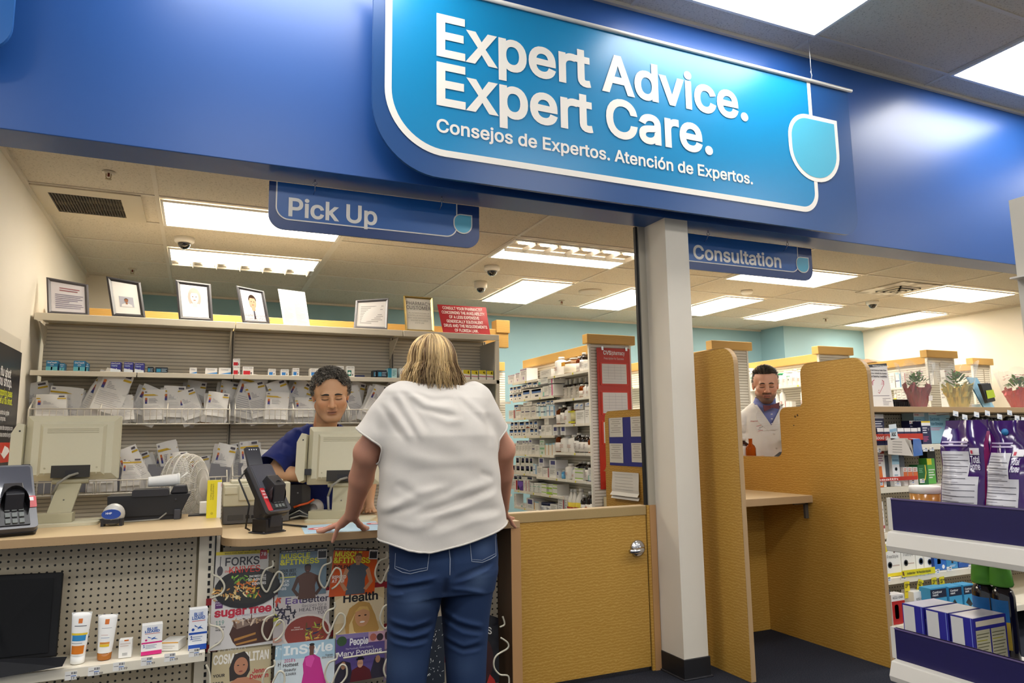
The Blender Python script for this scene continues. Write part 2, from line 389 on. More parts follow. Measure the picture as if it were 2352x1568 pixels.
# ---------------------------------------------------------------- hanging signs
navy=mat('#123a78',.3); teal=mat('#1287bd',.28); cyan=mat('#4fb2cf',.3); offw=mat('#efe9df',.45); midblue=mat('#125ba6',.32)
def ring(b,out,inn,y,m):
    """flat band between two outlines of equal length"""
    n=len(out); b.add([(p[0],y,p[1]) for p in out]+[(p[0],y,p[1]) for p in inn],[(i,(i+1)%n,n+(i+1)%n,n+i) for i in range(n)],m)
def face(b,poly,y,m): b.add([(p[0],y,p[1]) for p in poly],[tuple(range(len(poly)))],m)
e=E('hanging_sign',(2.16,3.0,2.43),'big teal and navy hanging sign reading Expert Advice Expert Care','sign')
def q(x,z): return (x-2.16,z-2.43)
b=B(); b.prism([q(*p) for p in rrect(.655,2.432,3.665,3.375,(.32,.12,0,0),14)],'y',-.004,.014,mat('#1d4c86',.3)); b.obj('backing_panel',e)
b=B(); o_=[q(*p) for p in rrect(.71,2.535,3.345,3.37,(.29,.13,0,0),16)]; face(b,o_,-.006,teal); b.obj('teal_panel',e)
b=B(); i_=[q(*p) for p in rrect(.742,2.567,3.317,3.37,(.26,.10,0,0),16)]; ring(b,o_,i_,-.0075,offw); b.obj('white_border',e)
def leaf(x0,z0,x1,z1,r,k):
    return rrect(x0+k,z0+k,x1-k,z1-k,(r-k,r-k,.0001,r*.8-k),10)
b=B(); lo=[q(*p) for p in leaf(3.135,2.735,3.545,3.155,.2,0)]; li=[q(*p) for p in leaf(3.135,2.735,3.545,3.155,.2,.026)]
face(b,lo,-.0085,offw); face(b,li,-.0095,cyan); b.obj('leaf_emblem',e)
b=B(); x0=.955-2.16
for t,z,h,w in (('Expert Advice.',3.035-2.43,.2,1.88),('Expert Care.',2.79-2.43,.2,1.61),('Consejos de Expertos. Atención de Expertos.',2.652-2.43,.062,1.885)):
    text_words(e,t,(x0,-.0085,z),XA,ZA,h,offw,bold=.042 if h>.1 else .036,w=w)
B().cyl((.62-2.16,-.012,.948),(3.69-2.16,-.012,.948),.0115,mat('#e8e4dc',.3),12).obj('rail',e)
for x in (1.0,3.36): B().tube([(x-2.16,-.008,.955),(x-2.16,-.008,1.226)],.0022,mat('#c8c8c8',.3,.9),5).tube([(x-2.16-.006,-.008,.965),(x-2.16+.005,-.008,.99),(x-2.16-.004,-.008,1.01),(x-2.16+.004,-.008,1.03)],.0025,mat('#c8c8c8',.3,.9),5).obj('cable',e)
# second sign running out of view at top left
e=E('hanging_sign',(-1.9,3.0,2.6),'corner of another blue hanging sign at the top left edge','sign')
xr=on('y',3.0,29,60)[0]+1.9; zb=on('y',3.0,8,126)[2]-2.6
b=B(); b.prism(rrect(xr-1.6,zb,xr,.9,(.2,.12,0,0),10),'y',-.004,.014,mat('#2a63a8',.3)); b.obj('backing_panel',e)
B().cyl((xr-1.6,-.012,.9),(xr,-.012,.9),.0115,mat('#e8e4dc',.3),12).obj('rail',e)
for x in (xr-1.3,xr-.3): B().tube([(x,-.008,.9),(x,-.008,1.055)],.0022,mat('#c8c8c8',.3,.9),5).obj('cable',e)
def small_sign(text,x0,x1,zb,tx,th,tw,tz,label,lf):
    """panel hung from eye hooks under the fascia"""
    y=3.3; zt=2.424; e=E('hanging_sign',((x0+x1)/2,y,zb),label,'sign'); cx=(x0+x1)/2; w=(x1-x0)/2; h=zt-zb; lf=(lf[0][0]-cx,lf[0][2]-zb,lf[1][0]-cx,lf[1][2]-zb)
    B().prism(rrect(-w,0,w,h,(.07,.07,0,0),8),'y',0,.012,navy).obj('backing_panel',e)
    b=B(); o_=rrect(-w+.03,.045,w-.12,h-.0005,(.06,.06,0,0),8); face(b,o_,-.0015,midblue); b.obj('blue_panel',e)
    b=B(); i_=rrect(-w+.036,.051,w-.126,h-.0005,(.054,.054,0,0),8); ring(b,o_,i_,-.003,offw)
    b.box((-w+.03,-.0028,h-.0005),(w-.12,-.0015,h-.0002),midblue); b.obj('white_border',e)
    b=B(); lo=leaf(*lf,.05,0); li=leaf(*lf,.05,.006); face(b,lo,-.004,offw); face(b,li,-.005,cyan); b.obj('leaf_emblem',e)
    text_words(e,text,(tx-cx,-.003,tz-zb),XA,ZA,th,offw,bold=.04,w=tw)
    return e,cx
def hook(e,x,cx,zb):
    s=mat('#b8b8bc',.25,.9); x-=cx; z=ZS-zb
    B().cyl((x,-.045,z),(x,-.045,z-.012),.004,s,8).tube([(x+.009*math.sin(a),-.045,z-.021-.009*math.cos(a)) for a in [2*PI*i/12 for i in range(12)]],.002,s,5,closed=True).tube([(x,-.045,z-.03),(x+.003,-.03,z-.045),(x,-.004,z-.058)],.0015,s,5).obj('hook',e)
A=on('y',3.3,617,470); A2=on('y',3.3,1101,560); A3=on('y',3.3,662,495); A4=on('y',3.3,866,510); A5=on('y',3.3,1060,568); A6=on('y',3.3,664,455)
e,cx=small_sign('Pick Up',A[0],A2[0],on('y',3.3,900,550)[2]-.003,A3[0],A6[2]-A3[2],A4[0]-A3[0],A3[2],'small blue hanging sign reading Pick Up',(on('y',3.3,1041,535),on('y',3.3,1084,495))); hook(e,on('y',3.26,723,430)[0],cx,e.location.z); hook(e,on('y',3.26,1014,465)[0],cx,e.location.z)
A2=on('y',3.3,1868,640); A3=on('y',3.3,1592,593); A4=on('y',3.3,1794,613); A6=on('y',3.3,1592,563)
e,cx=small_sign('Consultation',2.36,A2[0],on('y',3.3,1750,633)[2]-.003,A3[0],A6[2]-A3[2],A4[0]-A3[0],A3[2],'small blue hanging sign reading Consultation beside the column',(on('y',3.3,1829,625),on('y',3.3,1856,592))); hook(e,on('y',3.26,1625,535)[0],cx,e.location.z); hook(e,on('y',3.26,1807,557)[0],cx,e.location.z)
# ---------------------------------------------------------------- fixtures
steel=mat('#ece3cf',.4,noise=.015,nscale=9); steel_d=mat('#bdb3a0',.5); wood=maple(); woodedge=mat('#b98d5e',.45); woodcap=ramp_mat('light_maple','Wave',[(0,'#c99a4e'),(.5,'#d3a75c'),(1,'#dcb56e')],rough=.4,bands_direction='Z',Scale=45,Distortion=3,Detail=1,Detail_Scale=.6)
lam=mat('#cdb389',.4,noise=.05,nscale=90); lam_edge=mat('#b3946c',.45,noise=.04,nscale=120); chrome=mat('#c9c9cb',.18,1.0); dark=mat('#1b1a1c',.5)
def T_(x=0,y=0,z=0,rz=0): return Matrix.Translation((x,y,z))@Matrix.Rotation(rz,4,'Z')
def slats(b,w,z0,z1,T,pitch=.0245,m=None,back=None):
    """louvred metal panel in local x 0..w, facing local -y"""
    m=m or steel; b.box((0,.004,z0),(w,.012,z1),back or steel_d,T=T); n=max(1,int((z1-z0)/pitch))
    for i in range(n):
        z=z0+i*pitch; b.add([(0,0,z+.004),(w,0,z+.004),(w,.002,z+pitch*.9),(0,.002,z+pitch*.9),(0,.005,z+.004),(w,.005,z+.004),(0,.005,z+pitch*.9),(w,.005,z+pitch*.9)],[(0,1,2,3),(4,5,1,0),(3,2,7,6)],m,T=T)
def shelf(b,w,d,z,T,th=.03,lip=.012,m=None):
    """local: x 0..w, front edge at y=0, back at y=d, top at z"""
    b.box((0,0,z-th),(w,lip,z),m or steel,T=T); b.box((0,lip,z-.012),(w,d,z-.002),m or steel,T=T)
# wall rack of three bays against the left wall
RF,RB=5.125,5.47
bays=[(-.955,.203,'left'),(.207,1.374,'middle'),(1.378,2.155,'right')]
for i,(x0,x1,w) in enumerate(bays):
    e=E('wall_rack_bay',(x0,RF,0),['louvred wall rack bay standing against the left wall, under the first framed portraits','louvred wall rack bay in the middle, behind the man in blue scrubs','narrower louvred rack bay ending in a white upright behind the blonde woman'][i],'shelving','bays of the will-call wall rack'); W=x1-x0
    b=B(); slats(b,W,.3,2.03,T_(0,RB-RF,0)); b.obj('back_panel',e)
    B().box((0,0,2.002),(W,.012,2.048),steel).box((0,.012,2.036),(W,RB-RF+.05,2.046),steel).obj('top_shelf',e,bevel=.003)
    for (a,c) in ((0,W/2-.003),(W/2+.003,W)):
        B().box((a,0,1.658),(c,.01,1.69),steel).box((a,.01,1.676),(c,RB-RF,1.686),steel).obj('shelf',e,bevel=.002)
    B().box((W-.012,RB-RF-.03,.3),(W+.012,RB-RF-.004,2.03),steel_d).box((W-.003,RB-RF-.032,.3),(W+.003,RB-RF-.03,2.03),dark).obj('upright',e)
    for x in ((.015,W-.02) if i==0 else (W-.02,)):
        B().prism([(RB-RF-.03,2.0),(.06,2.0),(RB-RF-.03,1.86)],'x',x-.004,x+.004,steel).obj('bracket',e)
    B().box((.02,.02,.0),(W-.02,RB-RF,.3),steel).obj('base',e)
    if i==2:
        B().box((W-.028,.0,0),(W,.03,2.0),steel).box((W-.028,.03,0),(W-.014,RB-RF,2.0),mat('#b9b7b0',.3,alpha=1)).obj('end_upright',e,bevel=.002)
# wooden cap along the top of the rack's back
tag(B().box((-.94,5.5,2.0),(2.40,5.56,2.155),woodcap).box((2.285,5.49,2.125),(2.41,5.6,2.235),woodcap).obj('wood_cap',bevel=.003),'maple rail running behind the framed portraits on top of the wall rack','rail')
# wire baskets
wire=mat('#e9e3d6',.4)
def basket(x0,x1,zt,zb,label,name_group):
    y0=5.11-.012; e=E('wire_basket',(x0,y0,zb),label,'basket',name_group); W=x1-x0; D=.33; h=zt-zb; hb=h+.13; r=.0028
    b=B(); b.tube([(0,0,h),(W,0,h)],.0042,wire,6).tube([(0,0,0),(W,0,0)],.0042,wire,6)
    n=max(3,int(W/.036))
    for k in range(n+1):
        x=W*k/n; b.tube([(x,0,h),(x,0,0)],r*.8,wire,4)
    b.obj('front_grid',e)
    b=B(); 
    for k in range(int(W/.04)+1): b.tube([(k*.04,D,0),(k*.04,D,hb)],r*.7,wire,4)
    for k in range(6): b.tube([(0,D,hb*k/5),(W,D,hb*k/5)],r*.8,wire,4)
    b.obj('back_grid',e)
    b=B()
    for k in range(7): b.tube([(0,D*k/6,0),(W,D*k/6,0)],r*.7,wire,4)
    for k in range(int(W/.08)+1): b.tube([(k*.08,0,0),(k*.08,D,0)],r*.7,wire,4)
    b.obj('bottom_grid',e)
    nd=max(1,round(W/.39))
    for k in range(nd+1):
        x=min(max(W*k/nd,.004),W-.004); b=B()
        b.tube([(x,0,0),(x,0,h),(x,D*.75,hb),(x,D,hb)],.0042,wire,6)
        for q in range(1,6): b.tube([(x,D*q/6,0),(x,D*q/6,h+min(1,q/4.5)*(hb-h))],r*.8,wire,4)
        b.obj('divider',e)
    return e
for i,(x0,x1,w) in enumerate(bays):
    basket(x0+.012,x1-.012-(.03 if i==2 else 0),1.453,1.358,'white wire basket of bagged prescriptions, upper row, '+['against the left wall','in the middle behind the man in scrubs','at the right behind the blonde woman'][i],'upper wire baskets')
    basket(x0+.012,x1-.012-(.03 if i==2 else 0),1.011,.93,'white wire basket with grey divider cards, lower row, '+['behind the beige monitor and fan','in the middle behind the card terminal','at the right behind the blonde woman'][i],'lower wire baskets')
# pegboard
def pegboard():
    if 'pegboard' in MC: return MC['pegboard']
    m=bpy.data.materials.new('pegboard'); m.use_nodes=True; N,L=nodes(m); b=N['Principled BSDF']; tc=N.new('ShaderNodeTexCoord'); sp=N.new('ShaderNodeSeparateXYZ'); L.new(tc.outputs['Object'],sp.inputs[0])
    def mth(op,a,b_=None):
        n=N.new('ShaderNodeMath'); n.operation=op
        for i,v in enumerate((a,b_)):
            if v is None: continue
            if hasattr(v,'node'): L.new(v,n.inputs[i])
            else: n.inputs[i].default_value=v
        return n.outputs[0]
    def cell(o): return mth('SUBTRACT',mth('FRACT',mth('MULTIPLY',o,1/.0254)),.5)
    cx,cz=cell(sp.outputs[0]),cell(sp.outputs[2]); r=mth('SQRT',mth('ADD',mth('MULTIPLY',cx,cx),mth('MULTIPLY',cz,cz)))
    k=mth('LESS_THAN',r,.17); mx=N.new('ShaderNodeMix'); mx.data_type='RGBA'; mx.inputs[6].default_value=lin('#b9ae98'); mx.inputs[7].default_value=lin('#0d0c0d')
    L.new(k,mx.inputs[0]); L.new(mx.outputs[2],b.inputs['Base Color']); b.inputs['Roughness'].default_value=.5; MC['pegboard']=m; return m
pegm=pegboard()
# left service counter
CY=3.14
e=E('service_counter',(-2.2,CY,0),'taller left service counter with laminate top and pegboard front','counter')
B().box((0,0,.868),(2.305,.66,.9),lam).box((-.0,-.0015,.8685),(2.306,0,.8995),lam_edge).obj('worktop',e,bevel=.003)
B().box((0,.17,.02),(2.215,.19,.866),pegm).obj('pegboard_panel',e)
b=B(); b.box((2.225,.16,0),(2.305,.2,.868),steel); 
for i in range(27): b.box((2.262,.158,.05+i*.03),(2.272,.161,.068+i*.03),dark)
b.box((2.285,.155,0),(2.29,.17,.868),dark); b.obj('slotted_upright',e)
B().box((0,-.04,.405),(2.26,-.03,.44),steel).box((0,-.03,.428),(2.26,.17,.438),steel).obj('shelf',e,bevel=.002)
B().box((0,-.04,.1),(2.26,-.03,.135),steel).box((0,-.03,.123),(2.26,.17,.133),steel).obj('shelf',e,bevel=.002)
B().box((0,.2,.02),(2.3,.62,.86),mat('#cbbf9f',.6)).obj('cabinet_body',e)
# price tags on the shelf lip
tagw=mat('#f3f0ea',.5); ink=mat('#2a2a30',.6); inkb=mat('#2f6fc0',.6)
for k,(px,py) in enumerate(((163,1551),(216,1541),(273,1530),(337,1518),(390,1509),(446,1498))):
    p=on('y',3.1,px,py); b=B(); b.box((-.019,-.001,-.015),(.019,0,.015),tagw); q=(-.015,-.0012,0)
    for i,wd_ in enumerate((3,1,2,1,3,2,1,2)): b.box((.001+i*.0022,-.0014,.004),(.001+i*.0022+.0006*wd_,-.001,.012),ink)
    b.box((-.016,-.0014,.001),(-.001,-.001,.0025),ink); b.box((.0,-.0014,-.003),(.016,-.001,-.0005),inkb)
    b.text(['19.99','35.99','19.99','15.99','19.99','19.99'][k],(.0,-.0012,-.0125),XA,ZA,.0075,ink,bold=.02)
    tag(b.obj('price_tag',loc=p),'white price tag under the sunscreen shelf, %s from the left'%ORD[k],'price tag','price tags on the sunscreen shelf')
# lower counter with the rounded end
C2=.848
e=E('pickup_counter',(.108,CY,0),'lower pickup counter with rounded left end where the blonde woman leans','counter')
out=[(1.307,0),(1.307,.84),(0,.84),(0,.13)]+[(.13-.13*math.cos(a),.13-.13*math.sin(a)) for a in [PI/2*i/10 for i in range(1,11)]]
b=B(); b.prism(out,'z',C2-.032,C2,lam); b.obj('worktop',e,bevel=.003)
b=B(); n=11
arc=[(.13-.1312*math.cos(PI/2*i/10),.13-.1312*math.sin(PI/2*i/10)) for i in range(11)]+[(1.3075,-.0012)]
for i in range(len(arc)-1):
    (xa,ya),(xb,yb)=arc[i],arc[i+1]; b.add([(xa,ya,C2-.031),(xb,yb,C2-.031),(xb,yb,C2-.001),(xa,ya,C2-.001)],[(0,1,2,3)],lam_edge,smooth=True)
b.obj('edge_band',e)
B().box((.01,.17,.02),(1.26,.19,C2-.034),pegm).obj('pegboard_panel',e)
B().box((1.262,.0,0),(1.307,.62,C2-.033),mat('#4a3320',.5)).box((1.26,-.004,0),(1.309,.0,C2-.033),woodedge).obj('side_panel',e)
B().box((.01,.2,.02),(1.26,.62,.8),mat('#cbbf9f',.6)).obj('cabinet_body',e)
# half door
e=E('door_1',(1.43,3.34,0),'maple half door with a lever handle beside the white column','door'); e['kind']='structure'
W=2.263-1.43
B().box((0,0,.022),(W,.04,.812),wood).obj('door_panel',e,bevel=.002)
B().box((0,-.003,.812),(W,.055,.862),lam).box((0,-.0045,.813),(W,-.003,.858),mat('#a98f60',.45,noise=.07,nscale=160)).obj('door_ledge',e,bevel=.002)
b=B(); c=(W-.062,0,.638)
b.lathe([(.045,0),(.045,.006),(.04,.014),(.024,.022),(.014,.024)],chrome,28,T=Matrix.Translation(c)@Matrix.Rotation(PI/2,4,'X')); b.obj('rose',e)
b=B(); b.tube([(c[0],-.02,c[2]),(c[0],-.05,c[2]),(c[0]-.012,-.058,c[2]-.002),(c[0]-.05,-.058,c[2]-.006),(c[0]-.085,-.055,c[2]-.004)],[.014,.014,.015,.013,.011],chrome,12); b.obj('lever',e)
st(B().box((2.268,3.335,0),(2.322,3.36,.862),wood).box((2.284,3.33,0),(2.323,3.335,.862),woodedge).box((2.263,3.345,0),(2.268,3.36,.862),dark).obj('trim_4'))
# consultation booth
def panel_profile(y0,z1,y1,z2,y2,z3,y3,r):
    P=[(y0,0)]
    def arc(cy,cz,a0,a1,rad): 
        for i in range(9): a=a0+(a1-a0)*i/8; P.append((cy+rad*math.cos(a),cz+rad*math.sin(a)))
    arc(y0+r,z1-r,PI,PI/2,r); arc(y1-.06,z1-.06,PI/2,0,.06)
    P.append((y1,z2+.02)); P.append((y1+.02,z2)); arc(y2-.05,z2-.05,PI/2,0,.05)
    arc(y2+.045,z3+.045,PI,1.5*PI,.045); P.append((y3,z3)); P.append((y3,0)); return P
def panel(x,t,prof,name,e):
    b=B(); b.prism(prof,'x',x,x+t,wood); o=b.obj(name,e,bevel=.003)
    b=B(); n=len(prof)
    for i in range(n-1):
        (a0,a1),(c0,c1)=prof[i],prof[i+1]
        if (a1<.05 and c1<.05): continue
        dy,dz=c0-a0,c1-a1; l=math.hypot(dy,dz) or 1; ny,nz=-dz/l*.0016,dy/l*.0016
        b.add([(x+.002,a0+ny,a1+nz),(x+t-.002,a0+ny,a1+nz),(x+t-.002,c0+ny,c1+nz),(x+.002,c0+ny,c1+nz)],[(0,1,2,3)],woodcap if 0 else lam_edge,smooth=True)
    b.obj('edge_band',e); return o
e=E('consultation_booth',(0,0,0),'maple consultation booth of two tall rounded side panels and a small desk','booth')
panel(2.602,.034,panel_profile(2.967,1.707,3.33,1.41,4.3,1.0,4.31,.09),'side_panel',e)
panel(3.41,.034,panel_profile(2.812,1.665,3.292,1.405,3.485,1.093,4.6,.1),'side_panel',e)
B().box((2.636,3.68,.0),(3.41,3.71,.82),wood).obj('back_panel',e)
B().box((2.636,3.262,.826),(3.41,3.98,.869),lam).box((2.636,3.2605,.827),(3.41,3.262,.868),lam_edge).obj('desk_top',e,bevel=.002)
B().box((3.385,3.3,.73),(3.41,3.315,.826),mat('#6d6a66',.4,.6)).box((3.3,3.3,.815),(3.41,3.315,.826),mat('#6d6a66',.4,.6)).obj('bracket',e)
b=B(); s_=mat('#5b4320',.7); 
for (y,z,a) in ((3.335,1.352,.5),(3.355,1.345,-.5)): b.add([(3.4085,y-.006,z-.008),(3.4085,y+.007,z-.004),(3.4085,y+.004,z+.008),(3.4085,y-.008,z+.004)],[(0,1,2,3)],s_)
b.cyl((3.409,3.37,1.29),(3.4085,3.37,1.29),.004,dark,10); b.obj('scuff_marks',e)
# notice board side of the left panel: blue sheet, cards and a hanging page are things pinned to it
g='slips pinned on the blue sheet'
PXL=2.6
def pinned(name,px0,py0,px1,py1,m,label,cat,group=None,lines=0,off=.0,rows=None):
    a=on('x',PXL,px0,py0); c=on('x',PXL,px1,py1); y1,z1=a[1],a[2]; y0,z0=c[1],c[2]
    b=B(); b.box((-.0015-off,-(y1-y0)/2,-(z1-z0)/2),(-off,(y1-y0)/2,(z1-z0)/2),m)
    H=(z1-z0)/2; Wd=(y1-y0)/2
    for i in range(lines):
        z=H*.8-i*H*1.55/max(1,lines); f=[.8,.55,.7,.3,.75,.6][i%6]
        b.quad((-.0021-off,Wd*f,z),(-.0021-off,-Wd*f,z),(-.0021-off,-Wd*f,z+H*.045),(-.0021-off,Wd*f,z+H*.045),mat('#8b877f',.7))
    return tag(b.obj(name,loc=(PXL,(y0+y1)/2,(z0+z1)/2)),label,cat,group)
pinned('blue_sheet',1398,960,1476,1072,mat('#2b2f86',.5),'blue sheet pinned to the left booth panel beside the column','sheet')
for (a,lab) in (((1400,960,1432,1003),'upper left slip on the blue sheet'),((1449,957,1477,1002),'upper right slip on the blue sheet'),((1401,1018,1433,1063),'lower left slip on the blue sheet'),((1451,1017,1478,1062),'lower right slip on the blue sheet')):
    pinned('paper_slip',*a,mat('#d9d5cc',.6),'small white printed '+lab,'paper',g,lines=7,off=.003)
b=B(); a=on('x',PXL,1407,1082); c=on('x',PXL,1470,1150); n=8
for i in range(n):
    t0,t1=i/n,(i+1)/n; z0=a[2]+(c[2]-a[2])*t0; z1=a[2]+(c[2]-a[2])*t1; x0=-.003-.02*math.sin(t0*3)*t0; x1=-.003-.02*math.sin(t1*3)*t1
    if t1>.75: x1-=.02
    b.add([(PXL+x0,a[1]-.01*t0,z0),(PXL+x0,c[1]-.02*t0,z0),(PXL+x1,c[1]-.02*t1,z1),(PXL+x1,a[1]-.01*t1,z1)],[(0,1,2,3)],mat('#dcd9d2',.6),smooth=True)
for i in range(6):
    z=a[2]-.015-i*.02; b.quad((PXL-.016,a[1]-.05,z),(PXL-.016,c[1]+.05,z),(PXL-.016,c[1]+.05,z+.002),(PXL-.016,a[1]-.05,z+.002),mat('#a8a49c',.7))
tag(b.obj('paper_sheet'),'white curled page taped to the left booth panel below the blue sheet','paper')
# free-standing pharmacy shelving runs
def gondola(x0,x1,yend,y1,ztop,label,shelves,group,ends=True):
    """run along +Y; shelves on the -X side: list of (ya,yb,z)"""
    e=E('pharmacy_shelving',(x0,yend,0),label,'shelving',group); W=x1-x0; D=y1-yend; xm=.19
    b=B(); slats(b,W-.03,.1,ztop-.08,T_(.015,.0,0),m=mat('#f6f1e6',.4)); b.obj('end_panel',e)
    b=B(); 
    for x in (0,W-.016): b.box((x,-.004,0),(x+.016,.02,ztop-.08),mat('#f4efe3',.4))
    b.obj('end_posts',e)
    B().box((-.03,-.03,ztop-.078),(W+.03,.05,ztop),woodcap).obj('end_cap',e,bevel=.004)
    B().box((xm-.06,.05,ztop-.13),(xm+.06,D,ztop-.05),woodcap).obj('top_rail',e,bevel=.003)
    b=B(); slats(b,D,.1,ztop-.13,T_(xm-.004,D,0,-PI/2),m=mat('#f4efe3',.4)); b.obj('back_panel',e)
    if W>.3:
        b=B(); slats(b,D,.1,ztop-.13,T_(xm+.02,0,0,PI/2),m=mat('#f4efe3',.4)); b.obj('back_panel',e)
    for (ya,yb,z) in shelves:
        b=B(); shelf(b,yb-ya,xm-.006,z,T_(0,yb-yend,0,-PI/2),th=.022,m=mat('#f2ece0',.4))
        for k in range(int((yb-ya)/.17)): 
            y=ya-yend+.08+k*.17; b.box((-.0015,y,z-.02),(0,y+.02,z-.004),mat('#e2d94a',.5) if k%2 else mat('#f2efe6',.5))
        b.obj('shelf',e)
    B().box((.01,.01,0),(W-.01,D,.1),mat('#8d8678',.5)).obj('plinth',e)
    return e
NEAR=[1.783,1.564,1.348,1.107,.88,.571]; FAR=[1.783,1.609,1.43,1.254,1.078,.897,.728]
SA=[(5.02,5.76 if i==0 else 6.03 if i==4 else 5.66,z) for i,z in enumerate(NEAR[:5])]+[(5.02,6.55,.571)]+[(5.97 if i==0 else 6.04 if i==5 else 5.5 if i==6 else 5.665,6.55,z) for i,z in enumerate(FAR)]
gg='pharmacy shelving runs'
gondola(2.895,3.298,5.0,6.58,2.07,'pharmacy shelving run with a red poster on its end, left of the column',SA,gg)
SB=[(5.02,6.9,z) for z in (1.75,1.5,1.25,1.0,.75)]
gondola(4.16,4.56,5.0,7.0,2.07,'pharmacy shelving run behind the left booth panel',SB,gg)
SC=[(5.02,7.0,z) for z in (1.72,1.47,1.22,.97,.72)]
gondola(5.43,5.84,5.0,7.2,2.07,'pharmacy shelving run behind the pharmacist in the white coat',SC,gg)
gondola(6.96,7.39,5.0,7.2,2.09,'pharmacy shelving run behind the first wrapped plant',[(5.02,7.0,z) for z in (1.72,1.47,1.22,.97)],gg)
gondola(8.3,8.62,5.4,7.2,2.09,'pharmacy shelving run behind the gold wrapped plant at far right',[(5.42,7.0,z) for z in (1.72,1.47,1.22,.97)],gg)
e=E('pharmacy_shelving',(2.3,6.8,0),'short shelving run across the back, left of the run with the red poster','shelving',gg)
b=B(); slats(b,.62,.1,1.92,T_(0,.0,0),m=mat('#f4efe3',.4)); b.obj('back_panel',e)
B().box((0,-.05,1.93),(.6,.05,2.02),woodcap).obj('top_rail',e,bevel=.003)
for z in (1.6,1.4,1.2,1.0,.85,.68): b=B(); shelf(b,.6,.18,z,T_(0,-.19,0),th=.022,m=mat('#f2ece0',.4)); b.obj('shelf',e)
B().box((.0,-.18,0),(.6,.012,.1),mat('#8d8678',.5)).obj('plinth',e)
# low ledge in front of the pharmacist
tag(B().box((3.46,3.80,1.0),(4.1,4.02,1.03),lam).box((3.5,3.82,0),(4.05,4.0,1.0),mat('#cbbf9f',.6)).obj('work_ledge',bevel=.003),'narrow laminate ledge in front of the pharmacist, behind the booth panel','counter')
# right hand counter with merchandise shelves
e=E('merchandise_counter',(3.47,0,0),'right counter with beige top over pegboard merchandise shelves','shelving')
B().box((0,3.2,1.367),(5.4,3.482,1.403),lam).box((.7,3.482,1.367),(5.4,3.75,1.403),lam).box((0,3.1985,1.368),(5.4,3.2,1.402),lam_edge).obj('worktop',e,bevel=.003)
B().box((0,3.46,.1),(5.4,3.48,1.36),pegm).obj('pegboard_panel',e)
B().box((.72,3.5,.0),(5.4,3.72,1.36),mat('#cbbf9f',.6)).obj('cabinet_body',e)
for z,yf,xs in ((1.158,3.2,((0,.52),(.525,1.2),(1.205,3))),(.897,3.2,((0,1.2),(1.205,3))),(.62,3.2,((0,1.2),(1.205,3))),(.398,3.02,((0,1.2),(1.205,3))),(.19,2.86,((0,1.2),(1.205,3)))):
    for (a,c) in xs:
        B().box((a,yf,z-.036),(c,yf+.012,z),steel).box((a,yf+.012,z-.012),(c,3.46,z-.002),steel).obj('shelf',e,bevel=.002)
for x in (1.2,): 
    b=B(); b.box((x-.02,3.44,.1),(x+.02,3.46,1.36),steel)
    for i in range(40): b.box((x-.004,3.438,.12+i*.03),(x+.004,3.44,.138+i*.03),dark)
    b.obj('slotted_upright',e)
# aisle display rack with purple tray fronts
pur=mat('#1f1a4f',.45,noise=.12,nscale=30); wt=mat('#d9d3c8',.4)
DX=2.0; e=E('display_rack',(DX,.5,0),'white aisle display rack with purple tray fronts at the right edge','display rack')
for (z0,z1,y1) in ((.937,1.035,1.6),(.548,.64,1.625)):
    B().box((0,0,z0),(.008,y1-.5,z1),pur).box((-.002,0,z1-.004),(.01,y1-.5,z1),mat('#6a5b86',.45)).box((0,y1-.5,z0),(.012,y1-.485,z1),wt).obj('tray_front',e)
    prof=[(-.03,z0-.062),(-.034,z0-.045),(-.02,z0-.004),(.0,z0),(.36,z0),(.36,z0-.008),(.02,z0-.012)]
    B().prism([(p[0],p[1]) for p in prof],'y',0,y1-.495,wt).obj('tray',e,bevel=.003)
    B().box((.008,y1-.505,z0),(.36,y1-.495,z1-.02),wt).obj('tray_end',e)
B().box((.33,0,.0),(.36,.03,1.98),wt).obj('post',e)
B().box((.3,.66,1.45),(.31,.83,1.955),mat('#cfc8b8',.45)).box((.31,.63,1.45),(.35,.64,1.95),wt).box((.262,.6,1.45),(.277,.75,1.97),mat('#e6e1d6',.4)).box((.262,.6,1.7),(.31,.83,1.705),wt).obj('header_panel',e)
B().box((.0,0,.0),(.36,1.1,.14),wt).obj('base',e)
